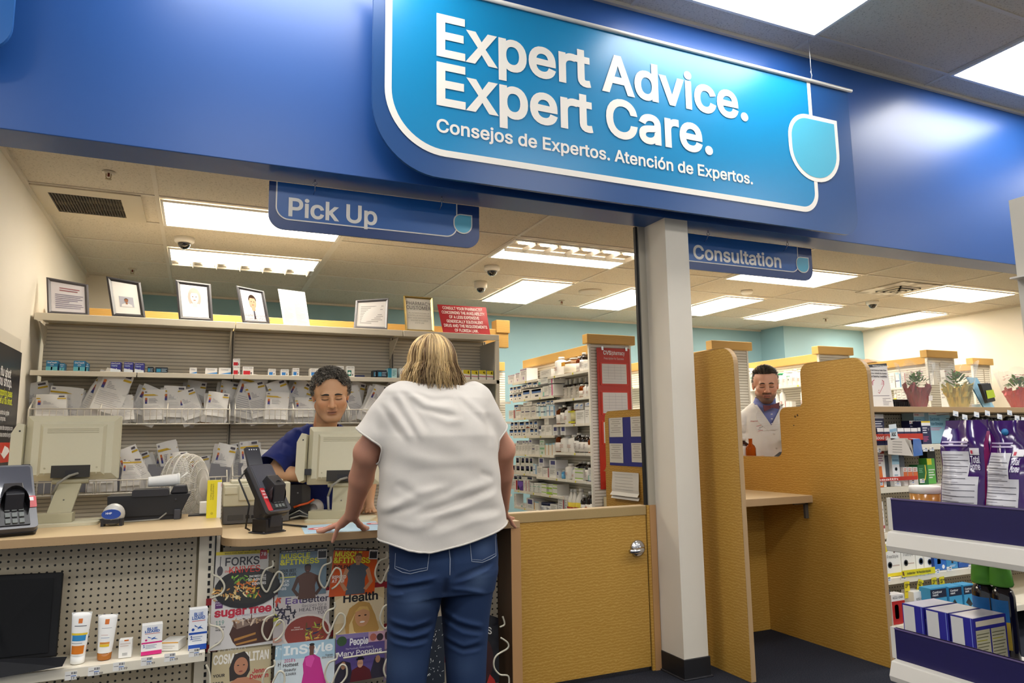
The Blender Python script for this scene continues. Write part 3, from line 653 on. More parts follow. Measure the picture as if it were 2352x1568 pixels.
# ---------------------------------------------------------------- small things
_mc={}
def inst(key,build,name,loc,rz=0,parent=None,rot=None):
    if key not in _mc: _mc[key]=build().mesh(name)
    o=bpy.data.objects.new(name,_mc[key]); COL.objects.link(o); o.location=loc
    o.rotation_euler=rot or (0,0,rz)
    if parent is not None: o.parent=parent
    return o
def deco(b,w,h,y,D):
    for d in D:
        k=d[0]
        if k=='r': b.quad((-w/2+d[1]*w,y-.0004,d[2]*h),(-w/2+d[3]*w,y-.0004,d[2]*h),(-w/2+d[3]*w,y-.0004,d[4]*h),(-w/2+d[1]*w,y-.0004,d[4]*h),mat(d[5],.45))
        elif k=='p': b.add([(-w/2+p[0]*w,y-.0006,p[1]*h) for p in d[1]],[tuple(range(len(d[1])))],mat(d[2],.45))
        elif k=='c':
            n=20; b.add([(-w/2+d[1]*w+d[3]*h*math.cos(2*PI*i/n),y-.0007,d[2]*h+d[3]*h*math.sin(2*PI*i/n)) for i in range(n)],[tuple(range(n))],mat(d[4],.45))
        elif k=='t': b.text(d[4],(-w/2+d[1]*w,y-.0006,d[2]*h),XA,ZA,d[3]*h,mat(d[5],.5),bold=d[7] if len(d)>7 else .02,al=d[6] if len(d)>6 else 'l',w=d[8]*w if len(d)>8 else None)
        elif k=='l':     # lines of print too small to read
            n=d[5]
            for i in range(n):
                z=d[2]+(d[4]-d[2])*(1-(i+.5)/n); x1=d[1]+(d[3]-d[1])*[1,.82,.95,.6,.9,.72][i%6]; t=(d[4]-d[2])/n*.22
                b.quad((-w/2+d[1]*w,y-.0007,(z-t)*h),(-w/2+x1*w,y-.0007,(z-t)*h),(-w/2+x1*w,y-.0007,(z+t)*h),(-w/2+d[1]*w,y-.0007,(z+t)*h),mat(d[6],.6))
def carton(w,h,d,base,D=(),top=None,side=None):
    def f():
        b=B(); m=mat(base,.42); x,y=w/2,d/2
        b.box((-x,-y,0),(x,y,h),m)
        if top: b.quad((-x,-y,h+.0003),(x,-y,h+.0003),(x,y,h+.0003),(-x,y,h+.0003),mat(top,.42))
        if side:
            for s in (-1,1): b.quad(*[(s*(x+.0003),yy*s,zz) for yy,zz in ((-y,0),(y,0),(y,h),(-y,h))],mat(side,.42))
        deco(b,w,h,-y,D); return b
    return f
def bottle(w,h,body,cap,label=None,lab=(.08,.6),D=(),neck=.42,ch=.12,oval=1,sh=.72):
    def f():
        r=w/2; b=B(); m=body if not isinstance(body,str) else mat(body,.25); c=mat(cap,.4); zc=h*(1-ch)
        b.lathe([(r*.93,0),(r,.03*h),(r,sh*h),(r*.92,sh*h+.05*h),(r*neck,zc-.03*h),(r*neck,zc)],m,18,sy=oval)
        b.lathe([(r*neck*1.15,zc),(r*neck*1.15,h-.004),(r*neck*1.02,h)],c,14)
        if label:
            z0,z1=lab[0]*h,lab[1]*h; b.lathe([(r*1.006,z0),(r*1.006,z1)],mat(label,.5),18,sy=oval)
        if D: deco(b,w*.7,h,-r*oval*1.02,D)
        return b
    return f
AMBER=mat('#8a3d10',.12,trans=.55,ior=1.2); AMBR2=mat('#c25a10',.1,trans=.6,ior=1.2); DKB=mat('#241812',.18)
# ---- frames on top of the rack: corners in the order TL, TR, BR, BL
def lean(name,c,label,cat,rim,rimw,page,lean_=.06,D=(),y=5.19,group=None,rough=.12,thick=.012,easel=False):
    TL,TR,BR,BL=c; z0=2.049
    bl,br=on('y',y,*BL),on('y',y,*BR); bl.z=br.z=z0; tl,tr=on('y',y+lean_,*TL),on('y',y+lean_,*TR)
    e=E(name,(bl+br)/2,label,cat,group); o=e.location
    n=(br-bl).cross(tl-bl).normalized()
    def P(u,v,k=0): return bl*(1-u)*(1-v)+br*u*(1-v)+tr*u*v+tl*(1-u)*v+n*k-o
    w=(br-bl).length; h=(tl-bl).length; a,c_=rimw/w,rimw/h
    b=B()
    if rim:
        m=mat(*rim) if isinstance(rim,tuple) else mat(rim,.35)
        O=[(0,0),(1,0),(1,1),(0,1)]; I=[(a,c_),(1-a,c_),(1-a,1-c_),(a,1-c_)]; M_=[(a*.45,c_*.45),(1-a*.45,c_*.45),(1-a*.45,1-c_*.45),(a*.45,1-c_*.45)]
        vs=[P(*q) for q in O]+[P(*q,thick) for q in O]+[P(*q,thick*1.3) for q in M_]+[P(*q,thick*.5) for q in I]
        fs=[(3,2,1,0)]
        for s_ in (0,4,8):
            for i in range(4): j=(i+1)%4; fs.append((s_+i,s_+j,s_+4+j,s_+4+i))
        b.add(vs,fs,m); b.obj('frame',e)
    else: a=c_=0
    b=B(); u0,u1,v0,v1=a,1-a,c_,1-c_; k=thick*.5+.0005
    b.quad(P(u0,v0,k),P(u1,v0,k),P(u1,v1,k),P(u0,v1,k),mat(page,rough))
    if not rim: b.quad(P(u0,v1,-.001),P(u1,v1,-.001),P(u1,v0,-.001),P(u0,v0,-.001),mat(page,.6))
    U=lambda x:u0+(u1-u0)*x; V=lambda z:v0+(v1-v0)*z
    for d in D:
        if d[0]=='r': b.quad(P(U(d[1]),V(d[2]),k+.0005),P(U(d[3]),V(d[2]),k+.0005),P(U(d[3]),V(d[4]),k+.0005),P(U(d[1]),V(d[4]),k+.0005),mat(d[5],rough))
        elif d[0]=='l':
            for i in range(d[5]):
                z=d[2]+(d[4]-d[2])*(1-(i+.5)/d[5]); x1=d[1]+(d[3]-d[1])*[1,.9,.97,.8,.5,.95][i%6]; t=(d[4]-d[2])/d[5]*.2
                b.quad(P(U(d[1]),V(z-t),k+.0007),P(U(x1),V(z-t),k+.0007),P(U(x1),V(z+t),k+.0007),P(U(d[1]),V(z+t),k+.0007),mat(d[6],.6))
        elif d[0]=='t':
            b.text(d[4],P(U(d[1]),V(d[2]),k+.0034),(P(1,V(d[2]))-P(0,V(d[2]))),(P(0,1)-P(0,0)),d[3]*h,mat(d[5],.6),bold=d[7] if len(d)>7 else .01,al=d[6],w=d[8]*w if len(d)>8 else None)
        elif d[0]=='p': b.add([P(U(q[0]),V(q[1]),k+.0006+d[3]*.0004) for q in d[1]],[tuple(range(len(d[1])))],mat(d[2],rough))
    b.obj('page',e)
    if easel:
        q=P(.9,.35,-.002); r=P(.9,0,-.002)+Vector((.02,.07,0)); r.z=0
        b=B(); b.add([q,P(.9,0,-.002),r],[(0,1,2)],mat('#1d1c22',.5)); b.obj('easel_back',e)
    return e
def ellp(cx,cy,rx,ry,n=18): return [(cx+rx*math.cos(2*PI*i/n),cy+ry*math.sin(2*PI*i/n)) for i in range(n)]
def portrait(hair,skin,coat,cx=.5,s=1,long=False,tie=None):
    o=[]
    if long: o.append(('p',ellp(cx,.62,.24*s,.3*s),hair,0))
    o.append(('p',[(cx-.46*s,0),(cx+.46*s,0),(cx+.42*s,.26*s),(cx+.14*s,.4*s),(cx-.14*s,.4*s),(cx-.42*s,.26*s)],coat,1))
    o.append(('p',[(cx-.08*s,.3*s),(cx+.08*s,.3*s),(cx+.08*s,.5*s),(cx-.08*s,.5*s)],skin,2)); o.append(('p',ellp(cx,.62,.15*s,.2*s),skin,3))
    o.append(('p',[(cx-.16*s,.66)]+[(cx+.17*s*math.cos(a),.68+.18*s*math.sin(a)) for a in [PI-PI*i/10 for i in range(11)]][::-1][::-1]+[(cx+.16*s,.66),(cx+.1*s,.76),(cx-.1*s,.76)],hair,4))
    for x in (-.06,.06): o.append(('p',ellp(cx+x*s,.64,.025*s,.012*s,8),'#4a3428',5))
    o.append(('p',ellp(cx,.53,.05*s,.012*s,8),'#9a5a4c',5))
    if tie: o.append(('p',[(cx-.03*s,.3*s),(cx+.03*s,.3*s),(cx+.04*s,.05),(cx-.04*s,.05)],tie,6))
    return o
FR=('#3d3c40',.35); g='framed portraits on the wall rack'
lean('picture_frame',((107,638),(203,655),(206,722),(110,718)),'dark framed notice page, leftmost of the frames on the wall rack','picture frame',('#55535a',.4),.022,'#e9e6ee',D=[('l',.12,.1,.95,.62,8,'#8f8ba6'),('l',.25,.7,.85,.86,2,'#a05a66')])
lean('picture_frame',((244,636),(323,650),(335,728),(258,725)),'black portrait frame with one small photo in a wide white mount','picture frame',FR,.026,'#f1efec',D=[('r',.2,.22,.78,.55,'#b9bac6')]+[('p',[(.2+.58*q[0],.22+.33*q[1]) for q in d[1]],d[2],d[3]) for d in portrait('#3b2b22','#a5745a','#eceaea',.5,.85)],y=5.17)
lean('picture_frame',((403,644),(484,654),(490,734),(411,731)),'black framed portrait of a person with long dark hair and white clothes','picture frame',FR,.026,'#f3f1f0',D=portrait('#b3a49c','#e4cfc2','#fbfaf9',.5,1.05,True),y=5.17)
lean('picture_frame',((542,657),(606,670),(620,742),(557,739)),'black framed portrait of a person with short dark hair and a tie','picture frame',FR,.022,'#cfccd4',D=portrait('#33261f','#c9967c','#f4f2f2',.5,1.1,False,'#4a4650')+[('t',.02,.13,.075,'Walter Ochsnek','#4a3a44','l',.0,.8),('t',.02,.02,.07,'University of Florida','#4a3a44','l',.0,.9)],y=5.17)
lean('paper_sheet',((638,663),(700,671),(712,746),(652,743)),'white printed sheet leaning without a frame, right of the portraits','paper',None,0,'#edebe6',rough=.6,thick=.002,D=[('l',.08,.05,.45,.95,26,'#b9b5ae'),('l',.52,.05,.92,.95,26,'#b9b5ae')],y=5.17)
lean('picture_frame',((817,691),(892,686),(889,753),(812,748)),'grey landscape frame holding a page of writing, propped on an easel back','picture frame',('#77767c',.35),.02,'#edeae8',D=[('l',.1,.1,.92,.85,11,'#aaa6a6')],y=5.17,easel=True)
lean('picture_frame',((926,680),(992,685),(997,757),(931,753)),'thin gold framed notice headed PHARMACY CUSTOMER','picture frame',('#b29a5f',.3,.7),.016,'#eae6dc',D=[('t',.5,.78,.1,'PHARMACY','#4d4a48','c',0,.86),('t',.5,.64,.1,'CUSTOMER','#4d4a48','c',0,.86),('t',.5,.5,.038,'ALL PATIENTS PICKING UP','#8d8880','c',0,.72),('t',.5,.42,.038,'CONTROLLED MEDICATIONS','#8d8880','c',0,.75),('t',.5,.34,.038,'MUST SHOW IDENTIFICATION','#8d8880','c',0,.78),('t',.5,.26,.038,'REQUIRED BY FLORIDA','#8d8880','c',0,.6),('t',.5,.18,.038,'STATE LAW','#8d8880','c',0,.32)],y=5.17)
lean('red_sign',((1004,699),(1116,706),(1126,763),(1018,758)),'red plastic sign with white capitals, rightmost on the wall rack','sign',None,0,'#b8343c',rough=.25,thick=.004,D=[('t',.5,.83-.155*i,.1,t,'#f6e9e6','c',.03,w) for i,(t,w) in enumerate((('CONSULT YOUR PHARMACIST',.86),('CONCERNING THE AVAILABILITY',.92),('OF A LESS EXPENSIVE',.64),('GENERICALLY EQUIVALENT',.78),('DRUG AND THE REQUIREMENTS',.92),('OF FLORIDA LAW.',.5)))],y=5.17,lean_=.09)
# ---- cartons on the middle shelf of the rack
ACC=lambda c:[('r',.1,.08,.45,.42,c),('l',.08,.5,.9,.9,3,'#55708a')]
KINDS={
 'ot':('#2f86b8',[('r',0,0,1,.42,'#6cc0cf'),('t',.5,.74,.15,'OneTouch','#ffffff','c',.02,.8),('t',.5,.56,.1,'ultra','#ffffff','c'),('r',.42,.1,.55,.45,'#e9f4f4')],'light blue test strip carton'),
 've':('#3a3a9c',[('p',[(0,0),(1,0),(1,.25),(0,.4)],'#dfe9f5'),('t',.06,.8,.12,'OneTouch','#ffffff','l',.02,.85),('t',.06,.56,.17,'Verio','#cfe6ff','l',.02,.6),('r',.55,.05,.62,.4,'#e8e8f0')],'purple blue test strip carton'),
 'dk':('#17202f',[('r',.1,.2,.45,.75,'#2e8fb8'),('l',.5,.2,.95,.8,3,'#9fb6c8')],'dark navy carton'),
 'co':('#eeedec',[('p',[(0,.05),(1,.35),(1,0),(0,0)],'#2f86d6'),('t',.5,.6,.2,'Contour','#6a6f8a','c',0,.6)],'white carton with a blue wave'),
 'ar':('#f1efee',[('r',.06,.05,.7,.5,'#c4202c'),('t',.5,.78,.11,'ACCU-CHEK','#444','c',0,.85),('r',.74,.1,.84,.35,'#3a2a2c')],'white carton with a red panel'),
 'ab':('#f1f0ef',[('r',.1,.1,.6,.5,'#2f7fd0'),('t',.5,.74,.13,'ACCU-CHEK','#333','c',0,.8),('r',.08,.55,.95,.58,'#2a4f9a'),('r',.72,.12,.82,.38,'#2a2a30')],'white carton with a blue square'),
 'ag':('#efefed',[('r',.1,.12,.6,.62,'#1d7f72'),('c',.34,.36,.13,'#e8efee'),('t',.5,.82,.07,'ACCU-CHEK','#333','c',0,.8),('r',.7,.14,.8,.3,'#2a2a30')],'white carton with a green panel'),
 'cy':('#b9dfe6',[('r',0,0,.4,1,'#2a90b0'),('l',.5,.2,.9,.8,4,'#66aaaa')],'pale cyan carton'),
 'fs':('#f1efe4',[('p',[(0,.62),(1,.55),(1,1),(0,1)],'#f0dc28'),('p',[(0,.42),(1,.38),(1,.3),(0,.34)],'#b8456a'),('p',[(.6,.75),(.85,.6),(.8,.95)],'#8a5a20'),('r',0,0,1,.04,'#f0dc28')],'yellow topped carton'),
 'gn':('#2f8f3a',[('t',.5,.55,.3,'Advil','#f0e428','c',.04,.7),('r',0,.1,1,.3,'#1d5f2a')],'green carton'),
 'fl':('#202a58',[],'flat dark blue carton'),
 'wb':('#eef0f2',[('c',.5,.55,.2,'#4a78b8'),('l',.2,.1,.8,.3,2,'#888')],'white carton with a blue ring')}
for k in KINDS: KINDS[k]=(KINDS[k][0],[tuple('#888888' if x=='#888' else '#333333' if x=='#333' else '#444444' if x=='#444' else x for x in d) for d in KINDS[k][1]],KINDS[k][2])
row=[(105,134,822,845,'ot'),(136,149,827,845,'ot'),(168,197,822,846,'ot'),(198,203,826,846,'ot'),(253,279,825,848,'ve'),(284,307,826,849,'ve'),(309,332,827,849,'ve'),(338,353,836,850,'dk'),(356,386,837,850,'dk'),(435,453,838,852,'co'),(471,500,838,852,'co'),(502,531,838,853,'co'),(535,552,836,855,'ar'),(535,552,820,836,'ar'),(557,583,836,855,'ar'),(616,634,841,856,'ab'),(645,664,842,857,'ab'),(672,688,839,857,'ab'),(712,738,841,859,'ab'),(740,764,842,860,'ab'),(772,790,835,860,'ag'),(796,815,835,860,'ag'),(817,838,857,862,'fl'),(858,864,846,863,'dk'),(866,889,846,863,'dk'),(891,912,842,864,'cy'),(918,931,842,865,'wb'),(1064,1080,850,872,'fs'),(1083,1098,851,872,'fs'),(1100,1116,851,873,'fs'),(1118,1133,852,873,'fs')]
for i,(x0,x1,y0,y1,k) in enumerate(row):
    a=on('y',5.17,x0,y1); c=on('y',5.17,x1,y0); w=round(c.x-a.x-.002,3); h=round(c.z-a.z,3); z=1.6905
    if k=='ar' and y1==836: z=1.6905+on('y',5.17,0,0).z*0+.062
    if k=='ar' and y1==855 and x1==552: h=.0615
    base,D,desc=KINDS[k]; d=.09
    lab='%s on the rack small shelf, %s from left'%(desc,ORD[min(i,len(ORD)-1)])
    tag(inst(('mid',w,h,k),carton(w,h,d,base,D),'medicine_carton',((a.x+c.x)/2,5.17+d/2,z)),lab,'medicine carton','cartons on the small shelf of the wall rack')
# one green carton hangs lower at the right end
a=on('y',5.12,1112,912); c=on('y',5.12,1134,888)
e=tag(inst('advil',carton(c.x-a.x,c.z-a.z,.06,KINDS['gn'][0],KINDS['gn'][1]),'medicine_carton',((a.x+c.x)/2-.01,5.25,1.4)),'green carton standing in the right upper basket, at the white rack upright','medicine carton')
e.location.z=a.z
# ---- prescription bags
def bag_mesh(w,h,seed,brown=False):
    def f():
        r=np.random.RandomState(seed); b=B(); n=7; m=mat('#a88860' if brown else '#f6f3ee',.65,noise=.03,nscale=30)
        g1=r.rand(n+1,n+1)*.028-.014; vs=[];fs=[]
        for s in (0,1):
            for j in range(n+1):
                for i in range(n+1):
                    u,v=i/n,j/n; bul=.045*(math.sin(PI*u)**.6)*(math.sin(PI*(1-v*.85))**.7)*(1-v*.6)
                    vs.append(((u-.5)*w*(1+.03*math.sin(v*7+seed))+g1[j,i]*.3,(1 if s else -1)*bul/2+g1[j,i]*(1 if 0<i<n else .4)+.02*v*math.sin(seed)*v,v*h+(.006*math.sin(u*9+seed) if j==n else 0)))
        N_=(n+1)**2
        for s in (0,1):
            for j in range(n):
                for i in range(n):
                    q=[s*N_+j*(n+1)+i,s*N_+j*(n+1)+i+1,s*N_+(j+1)*(n+1)+i+1,s*N_+(j+1)*(n+1)+i]
                    fs.append(tuple(q if s==0 else q[::-1]))
        b.add(vs,fs,m,smooth=True)
        if not brown:   # stapled printed leaflet with a yellow band near its head
            lw=w*(.78+.15*r.rand()); lh=h*(.78+.2*r.rand()); a=(r.rand()-.5)*.12; y=-.034
            T=Matrix.Translation((w*.04*(r.rand()-.5),y,h*1.03-lh))@Matrix.Rotation(a,4,'Y')@Matrix.Rotation(-.05,4,'X')
            k=5; pv=[(-lw/2+lw*i/k,-.008*math.sin(PI*i/k)-.018*(j/k)**2*math.sin(seed*2)-.006*math.sin(j*1.3+i+seed),lh*j/k) for j in range(k+1) for i in range(k+1)]
            b.add(pv,[(j*(k+1)+i,j*(k+1)+i+1,(j+1)*(k+1)+i+1,(j+1)*(k+1)+i) for j in range(k) for i in range(k)],mat('#fbf9f5',.6),smooth=True,T=T)
            def pq(x0,z0,x1,z1,mm,e=.016): b.quad((x0*lw/2,-e-.002,z0*lh),(x1*lw/2,-e-.002,z0*lh),(x1*lw/2,-e-.002,z1*lh),(x0*lw/2,-e-.002,z1*lh),mat(mm,.6),T=T)
            pq(-.96,.8,.96,.85,'#dcb62c'); pq(.25,.89,.85,.95,'#5a5560'); pq(-.9,.9,-.7,.95,'#8a8792')
            pq(-.85,.66,-.66,.73,'#d9782e'); pq(-.85,.6,-.66,.66,'#7a3a6a'); pq(-.85,.53,-.66,.6,'#2f3f8c')
            for i in range(5): pq(-.5,.7-.035*i,.1+.1*(i%3),.712-.035*i,'#9d99a2')
            for i in range(8): pq(-.85,.45-.045*i,.4+.15*(i%4),.46-.045*i,'#b9b5ba')
        return b
    return f
def bag(px,py,wpx,hpx,ang,y,zb,seed,label,group,tilt=.12,brown=False):
    sc=5.3/1626*1.02; w,h=wpx*sc,hpx*sc; p=on('y',y,px,py)
    return tag(inst(('bag',round(w,2),round(h,2),seed%9,brown),bag_mesh(w,h,seed%9,brown),'prescription_bag',(p.x,y,zb),rot=(-tilt,math.radians(ang),0)),label,'paper bag',group)
UP=[(97,930,62,76,-14,5.3),(146,925,60,66,5,5.24),(118,945,56,50,-4,5.17),(172,930,50,60,18,5.32),(205,915,56,92,24,5.24),(232,925,58,100,14,5.18),(255,950,50,60,8,5.3),(285,960,45,50,-8,5.2),
 (318,948,54,72,20,5.24),(334,935,46,66,8,5.34),(356,948,42,62,-2,5.2),(378,945,46,62,12,5.32),(398,945,50,70,0,5.2),(420,950,46,62,28,5.32),(438,942,42,84,4,5.34),(452,952,46,66,-22,5.2),(470,968,40,40,6,5.25,1),(492,950,46,58,4,5.17),(512,935,46,84,8,5.3),
 (556,950,56,100,14,5.24),(584,955,50,84,6,5.32),(606,950,50,84,-16,5.22),(634,955,50,60,2,5.18),(650,935,40,98,22,5.3),(668,940,50,90,-22,5.22),(692,942,44,72,18,5.34),(700,960,46,50,-6,5.2),(806,945,40,88,10,5.3),(822,945,40,78,-14,5.24),(840,945,44,80,24,5.18),(865,935,52,80,6,5.24),(880,930,40,90,18,5.34),(1075,950,46,66,-6,5.25)]
for i,t in enumerate(UP):
    px,py,w,h,a,y=t[:6]; br=len(t)>6
    bag(px,py,w,h,a,y,1.366,i*3+1,('crumpled brown paper bag in the upper basket row, among the white ones' if br else 'white bag with a yellow banded leaflet, %s from left, upper baskets'%ORD[i]) if i<len(ORD) else 'white prescription bag at the right end of the upper baskets, %s'%('behind the man in scrubs','left of the blonde head','by the green carton','at the rack end')[i%4],'prescription bags in the upper baskets',brown=br)
LO=[(305,1085,40,60,0,5.2),(335,1075,44,86,-28,5.22),(352,1075,40,72,-18,5.3),(372,1070,42,72,6,5.34),(408,1065,40,92,-14,5.26),(415,1085,38,70,-6,5.18),(470,1100,40,60,-10,5.3),(498,1080,44,84,12,5.24),(560,1070,50,86,-14,5.3),(580,1068,44,90,-4,5.24),(606,1075,44,70,0,5.2),(866,1090,40,70,6,5.22),(236,1100,50,66,0,5.2)]
for i,(px,py,w,h,a,y) in enumerate(LO):
    bag(px,py,w,h,a,y,.937,i*5+2,'white bag with a yellow banded leaflet, %s from left, lower baskets'%ORD[i],'prescription bags in the lower baskets')
# grey divider cards
gc=mat('#85858d',.6)
for i,(x0,x1,y0,y1) in enumerate(((85,122,1068,1140),(118,215,1090,1140),(262,283,1066,1140),(283,315,1066,1140),(336,382,1065,1140),(474,524,1064,1143),(545,590,1062,1143),(600,640,1066,1143),(860,882,1085,1140))):
    a=on('y',5.22,x0,y1); c=on('y',5.22,x1,y0); w,h=c.x-a.x,c.z-.938
    b=B(); b.prism([(-w/2,0),(w/2,0),(w/2,h*.9),(-w*.02,h*.9),(-w*.08,h),(-w/2,h)],'y',-.0015,.0015,gc)
    o=b.obj('divider_card',loc=((a.x+c.x)/2,5.22 if i!=5 else 5.16,.938)); o.rotation_euler=(-.1,.12 if i==5 else 0,0)
    tag(o,'grey filing card, %s from the left among the lower baskets'%ORD[i],'divider card','grey divider cards in the lower baskets')
# ---------------------------------------------------------------- medicines on the run with the red poster
CT={'P':('#f0eef0',[('r',0,.88,1,.93,'#7a4a9a'),('c',.5,.25,.12,'#b89ac8'),('l',.15,.5,.85,.8,3,'#b9b5bd')],'white carton with a purple line'),
 'W':('#f1efeb',[('l',.15,.35,.85,.85,4,'#bdb9b4')],'plain white carton'),
 'B':('#eceae6',[('r',.12,.5,.9,.92,'#3f6fb8'),('r',.12,.72,.9,.92,'#28357a'),('r',.4,.12,.68,.28,'#1f2030')],'white carton with a blue block'),
 'T':('#ecece9',[('r',.04,.05,.25,.45,'#7fc7ba'),('l',.3,.4,.9,.85,4,'#bbbbbb'),('r',0,0,1,.06,'#4a3a78')],'white carton with a teal corner'),
 'K':('#ecebe8',[('r',.5,.0,.72,1,'#e0569a'),('l',.08,.2,.45,.8,4,'#bbbbbb')],'white carton with a pink stripe'),
 'N':('#e6e4df',[('r',.08,.48,.8,.58,'#252a5c'),('l',.1,.65,.85,.92,3,'#aaaaaa'),('l',.1,.1,.85,.4,4,'#c4c0ba')],'white carton with a thin navy bar'),
 'C':('#bcdce8',[('r',0,0,.55,1,'#e9f2f4'),('r',.1,.4,.8,.5,'#33458c')],'pale blue carton'),
 'Y':('#f0ede6',[('r',0,0,.14,1,'#e0a348'),('r',0,.88,1,1,'#8fc3dc')],'white carton with a yellow edge'),
 'O':('#efede8',[('r',.02,.9,.98,1,'#d9703a'),('l',.15,.3,.85,.8,4,'#bbbbbb')],'white carton with an orange top'),
 'G':('#ecebe6',[('r',.15,.3,.85,.9,'#2a2c58'),('r',.15,.3,.85,.5,'#2f8f6a')],'white carton with a navy and green block'),
 'H':('#dfeadf',[('r',.1,.55,.9,.75,'#8cc79a'),('c',.5,.22,.13,'#6ab07a')],'pale green carton'),
 'L':('#efefe8',[('r',0,.62,1,.7,'#9cc93a'),('r',0,.12,1,.2,'#9cc93a'),('r',0,.94,1,1,'#b9d92e')],'white carton with lime bands'),
 'R':('#efebe8',[('r',.85,0,1,1,'#b02a3a'),('l',.15,.3,.75,.8,4,'#bbbbbb')],'white carton with a red edge'),
 'V':('#5a3a98',[('p',[(0,0),(1,.6),(1,1),(0,1)],'#7c5cc0'),('p',[(0,.1),(.4,0),(.1,.6)],'#c5d82a'),('r',.4,.7,.95,.95,'#c5d82a')],'purple and lime pack'),
 'D':('#efedea',[('p',[(.1,.5),(.9,.9),(.9,.5)],'#7f9fd8'),('l',.1,.1,.9,.4,2,'#9fb2d8')],'white carton with a blue diagonal'),
 'U':('#e9e9ec',[('r',.2,.45,.85,.9,'#3a3a80'),('l',.2,.1,.85,.35,3,'#bbbbbb')],'white carton with a violet square'),
 'E':('#e9eff4',[('r',.75,0,1,.9,'#6fb2e0'),('r',0,.85,.7,1,'#bfe0f0'),('r',0,.4,.7,.46,'#4a5a98')],'white carton with a sky blue edge')}
BT={'b':(lambda w,h:bottle(w,h,'#f2f0ec','#f4f2ef',D=[('l',.15,.25,.85,.45,3,'#c79a90')]),'white plastic bottle'),
 'k':(lambda w,h:bottle(w,h,DKB,'#efedea','#efece8',(.05,.6),[('l',.15,.2,.85,.5,4,'#b9a8a8')]),'dark bottle with a white label and white cap'),
 't':(lambda w,h:bottle(w,h,DKB,'#d9d7d2','#e6e2dc',(.03,.62),[('l',.2,.2,.8,.55,5,'#a8a49c')],ch=.26,sh=.66),'tall dark bottle under a measuring cap'),
 'a':(lambda w,h:bottle(w,h,AMBER,'#efedea','#efe9e4',(.05,.55)),'amber bottle with a white label'),
 's':(lambda w,h:bottle(w,h,AMBR2,'#f1efec','#efe9e0',(.05,.5),neck=.6),'small orange bottle with a white cap'),
 'j':(lambda w,h:bottle(w,h,'#8c6238','#e9e4dc','#e9e2d2',(.05,.6),[('r',.0,.5,.5,.75,'#e0a02a')],ch=.08),'brown jug bottle'),
 'y':(lambda w,h:bottle(w,h,AMBER,'#efedea','#d9d2a0',(.05,.7),[('r',-.1,.04,1.1,.14,'#d6d22a'),('r',-.1,.62,1.1,.72,'#d6d22a')]),'amber bottle with a yellow edged label'),
 'q':(lambda w,h:bottle(w,h,'#f0eeea','#f0eeea',D=[('r',0,.4,1,.6,'#e6d94a')],neck=.8,ch=.2,sh=.7),'white jar with a yellow band'),
 'w':(lambda w,h:bottle(w,h,'#e9ebe8','#eef0ee',D=[('r',0,.6,1,.66,'#7ab8a0'),('c',.5,.4,.06,'#8a8f8c')],neck=.85,ch=.16,sh=.76),'white tub'),
 'l':(lambda w,h:bottle(w,h,'#eef0e6','#eef0e6',D=[('r',-.15,.05,1.15,.25,'#a4cf2e'),('r',-.15,.55,1.15,.7,'#a4cf2e')],neck=.9,ch=.1,sh=.84),'white and lime tub'),
 'z':(lambda w,h:bottle(w,h,'#f0eee8','#efefec','#e2cb3c',(.04,.52),[('r',-.15,.3,1.15,.36,'#c23a2a'),('l',0,.1,1,.26,3,'#9a8a2a')],neck=.38,ch=.1,sh=.6),'white lotion bottle with a yellow label'),
 'd':(lambda w,h:bottle(w,h,'#e9eaec','#232a52',D=[('l',.1,.2,.9,.5,3,'#8a8fa8')],neck=.9,ch=.3,sh=.62),'white jar with a navy lid'),
 'v':(lambda w,h:bottle(w,h,DKB,'#f0eeea','#efe9e2',(.04,.55),[('c',.5,.3,.17,'#c2583a'),('c',.5,.3,.13,'#efe9e2'),('t',.5,.22,.14,'V','#a03a2a','c',.05)]),'dark bottle whose label carries a red ring and V'),
 'u':(lambda w,h:bottle(w,h,'#3f8fc8','#eef1f4','#6db4e4',(.1,.55)),'small blue and white bottle'),
 'g':(lambda w,h:bottle(w,h,'#eef0ea','#2f9a6a',D=[('l',.1,.2,.9,.5,3,'#a8b0a8')],neck=.85,ch=.14,sh=.76),'white tub with a green lid')}
SHN=['top','second','third','fourth','fifth','sixth','seventh','bottom']
def fill(X,ox,oy,sc,rows,shelves,where,group,depth=.12,dx=.012):
    """rows: (shelf height index name, 'x0,x1,y0,y1 kind;...') read off the photograph; fronts stand just behind the shelf edge at X"""
    for name,z,txt in rows:
        its=[t.split() for t in txt.split(';') if t.strip()]
        for i,t in enumerate(its):
            x0,x1,y0,y1=[float(v) for v in t[0].split(',')]; k=t[1][0]; up='+' in t[1]; bk='-' in t[1]
            xx=X+dx+(.085 if bk else 0)
            a=on('x',xx,ox+x0*sc,oy+y1*sc); c=on('x',xx,ox+x1*sc,oy+y0*sc); w=max(.012,a.y-c.y-.003); h=max(.02,c.z-a.z); zz=a.z if up else z
            if not up: h=max(.02,c.z-z)
            n=i+1; lab='%s, %s from left, %s shelf, %s'
            if k in CT:
                base,D,desc=CT[k]; dd=min(depth,max(.05,w*1.6)) if not bk else .07
                bld=carton(round(w,3),round(h,3),round(dd,3),base,D); nm='medicine_carton'; cat='medicine carton'
            else:
                f_,desc=BT[k]; bld=f_(round(w,3),round(h,3)); nm='medicine_bottle'; cat='medicine bottle'; dd=w
            o=inst((where,k,round(w,3),round(h,3),round(dd,3)),bld,nm,(xx+dd/2,(a.y+c.y)/2,zz+.0005),rz=-PI/2)
            tag(o,lab%(desc,ORD[i],name,where),cat,group)
O3=(1140,800,.12752); O4=(1140,980,.12752)
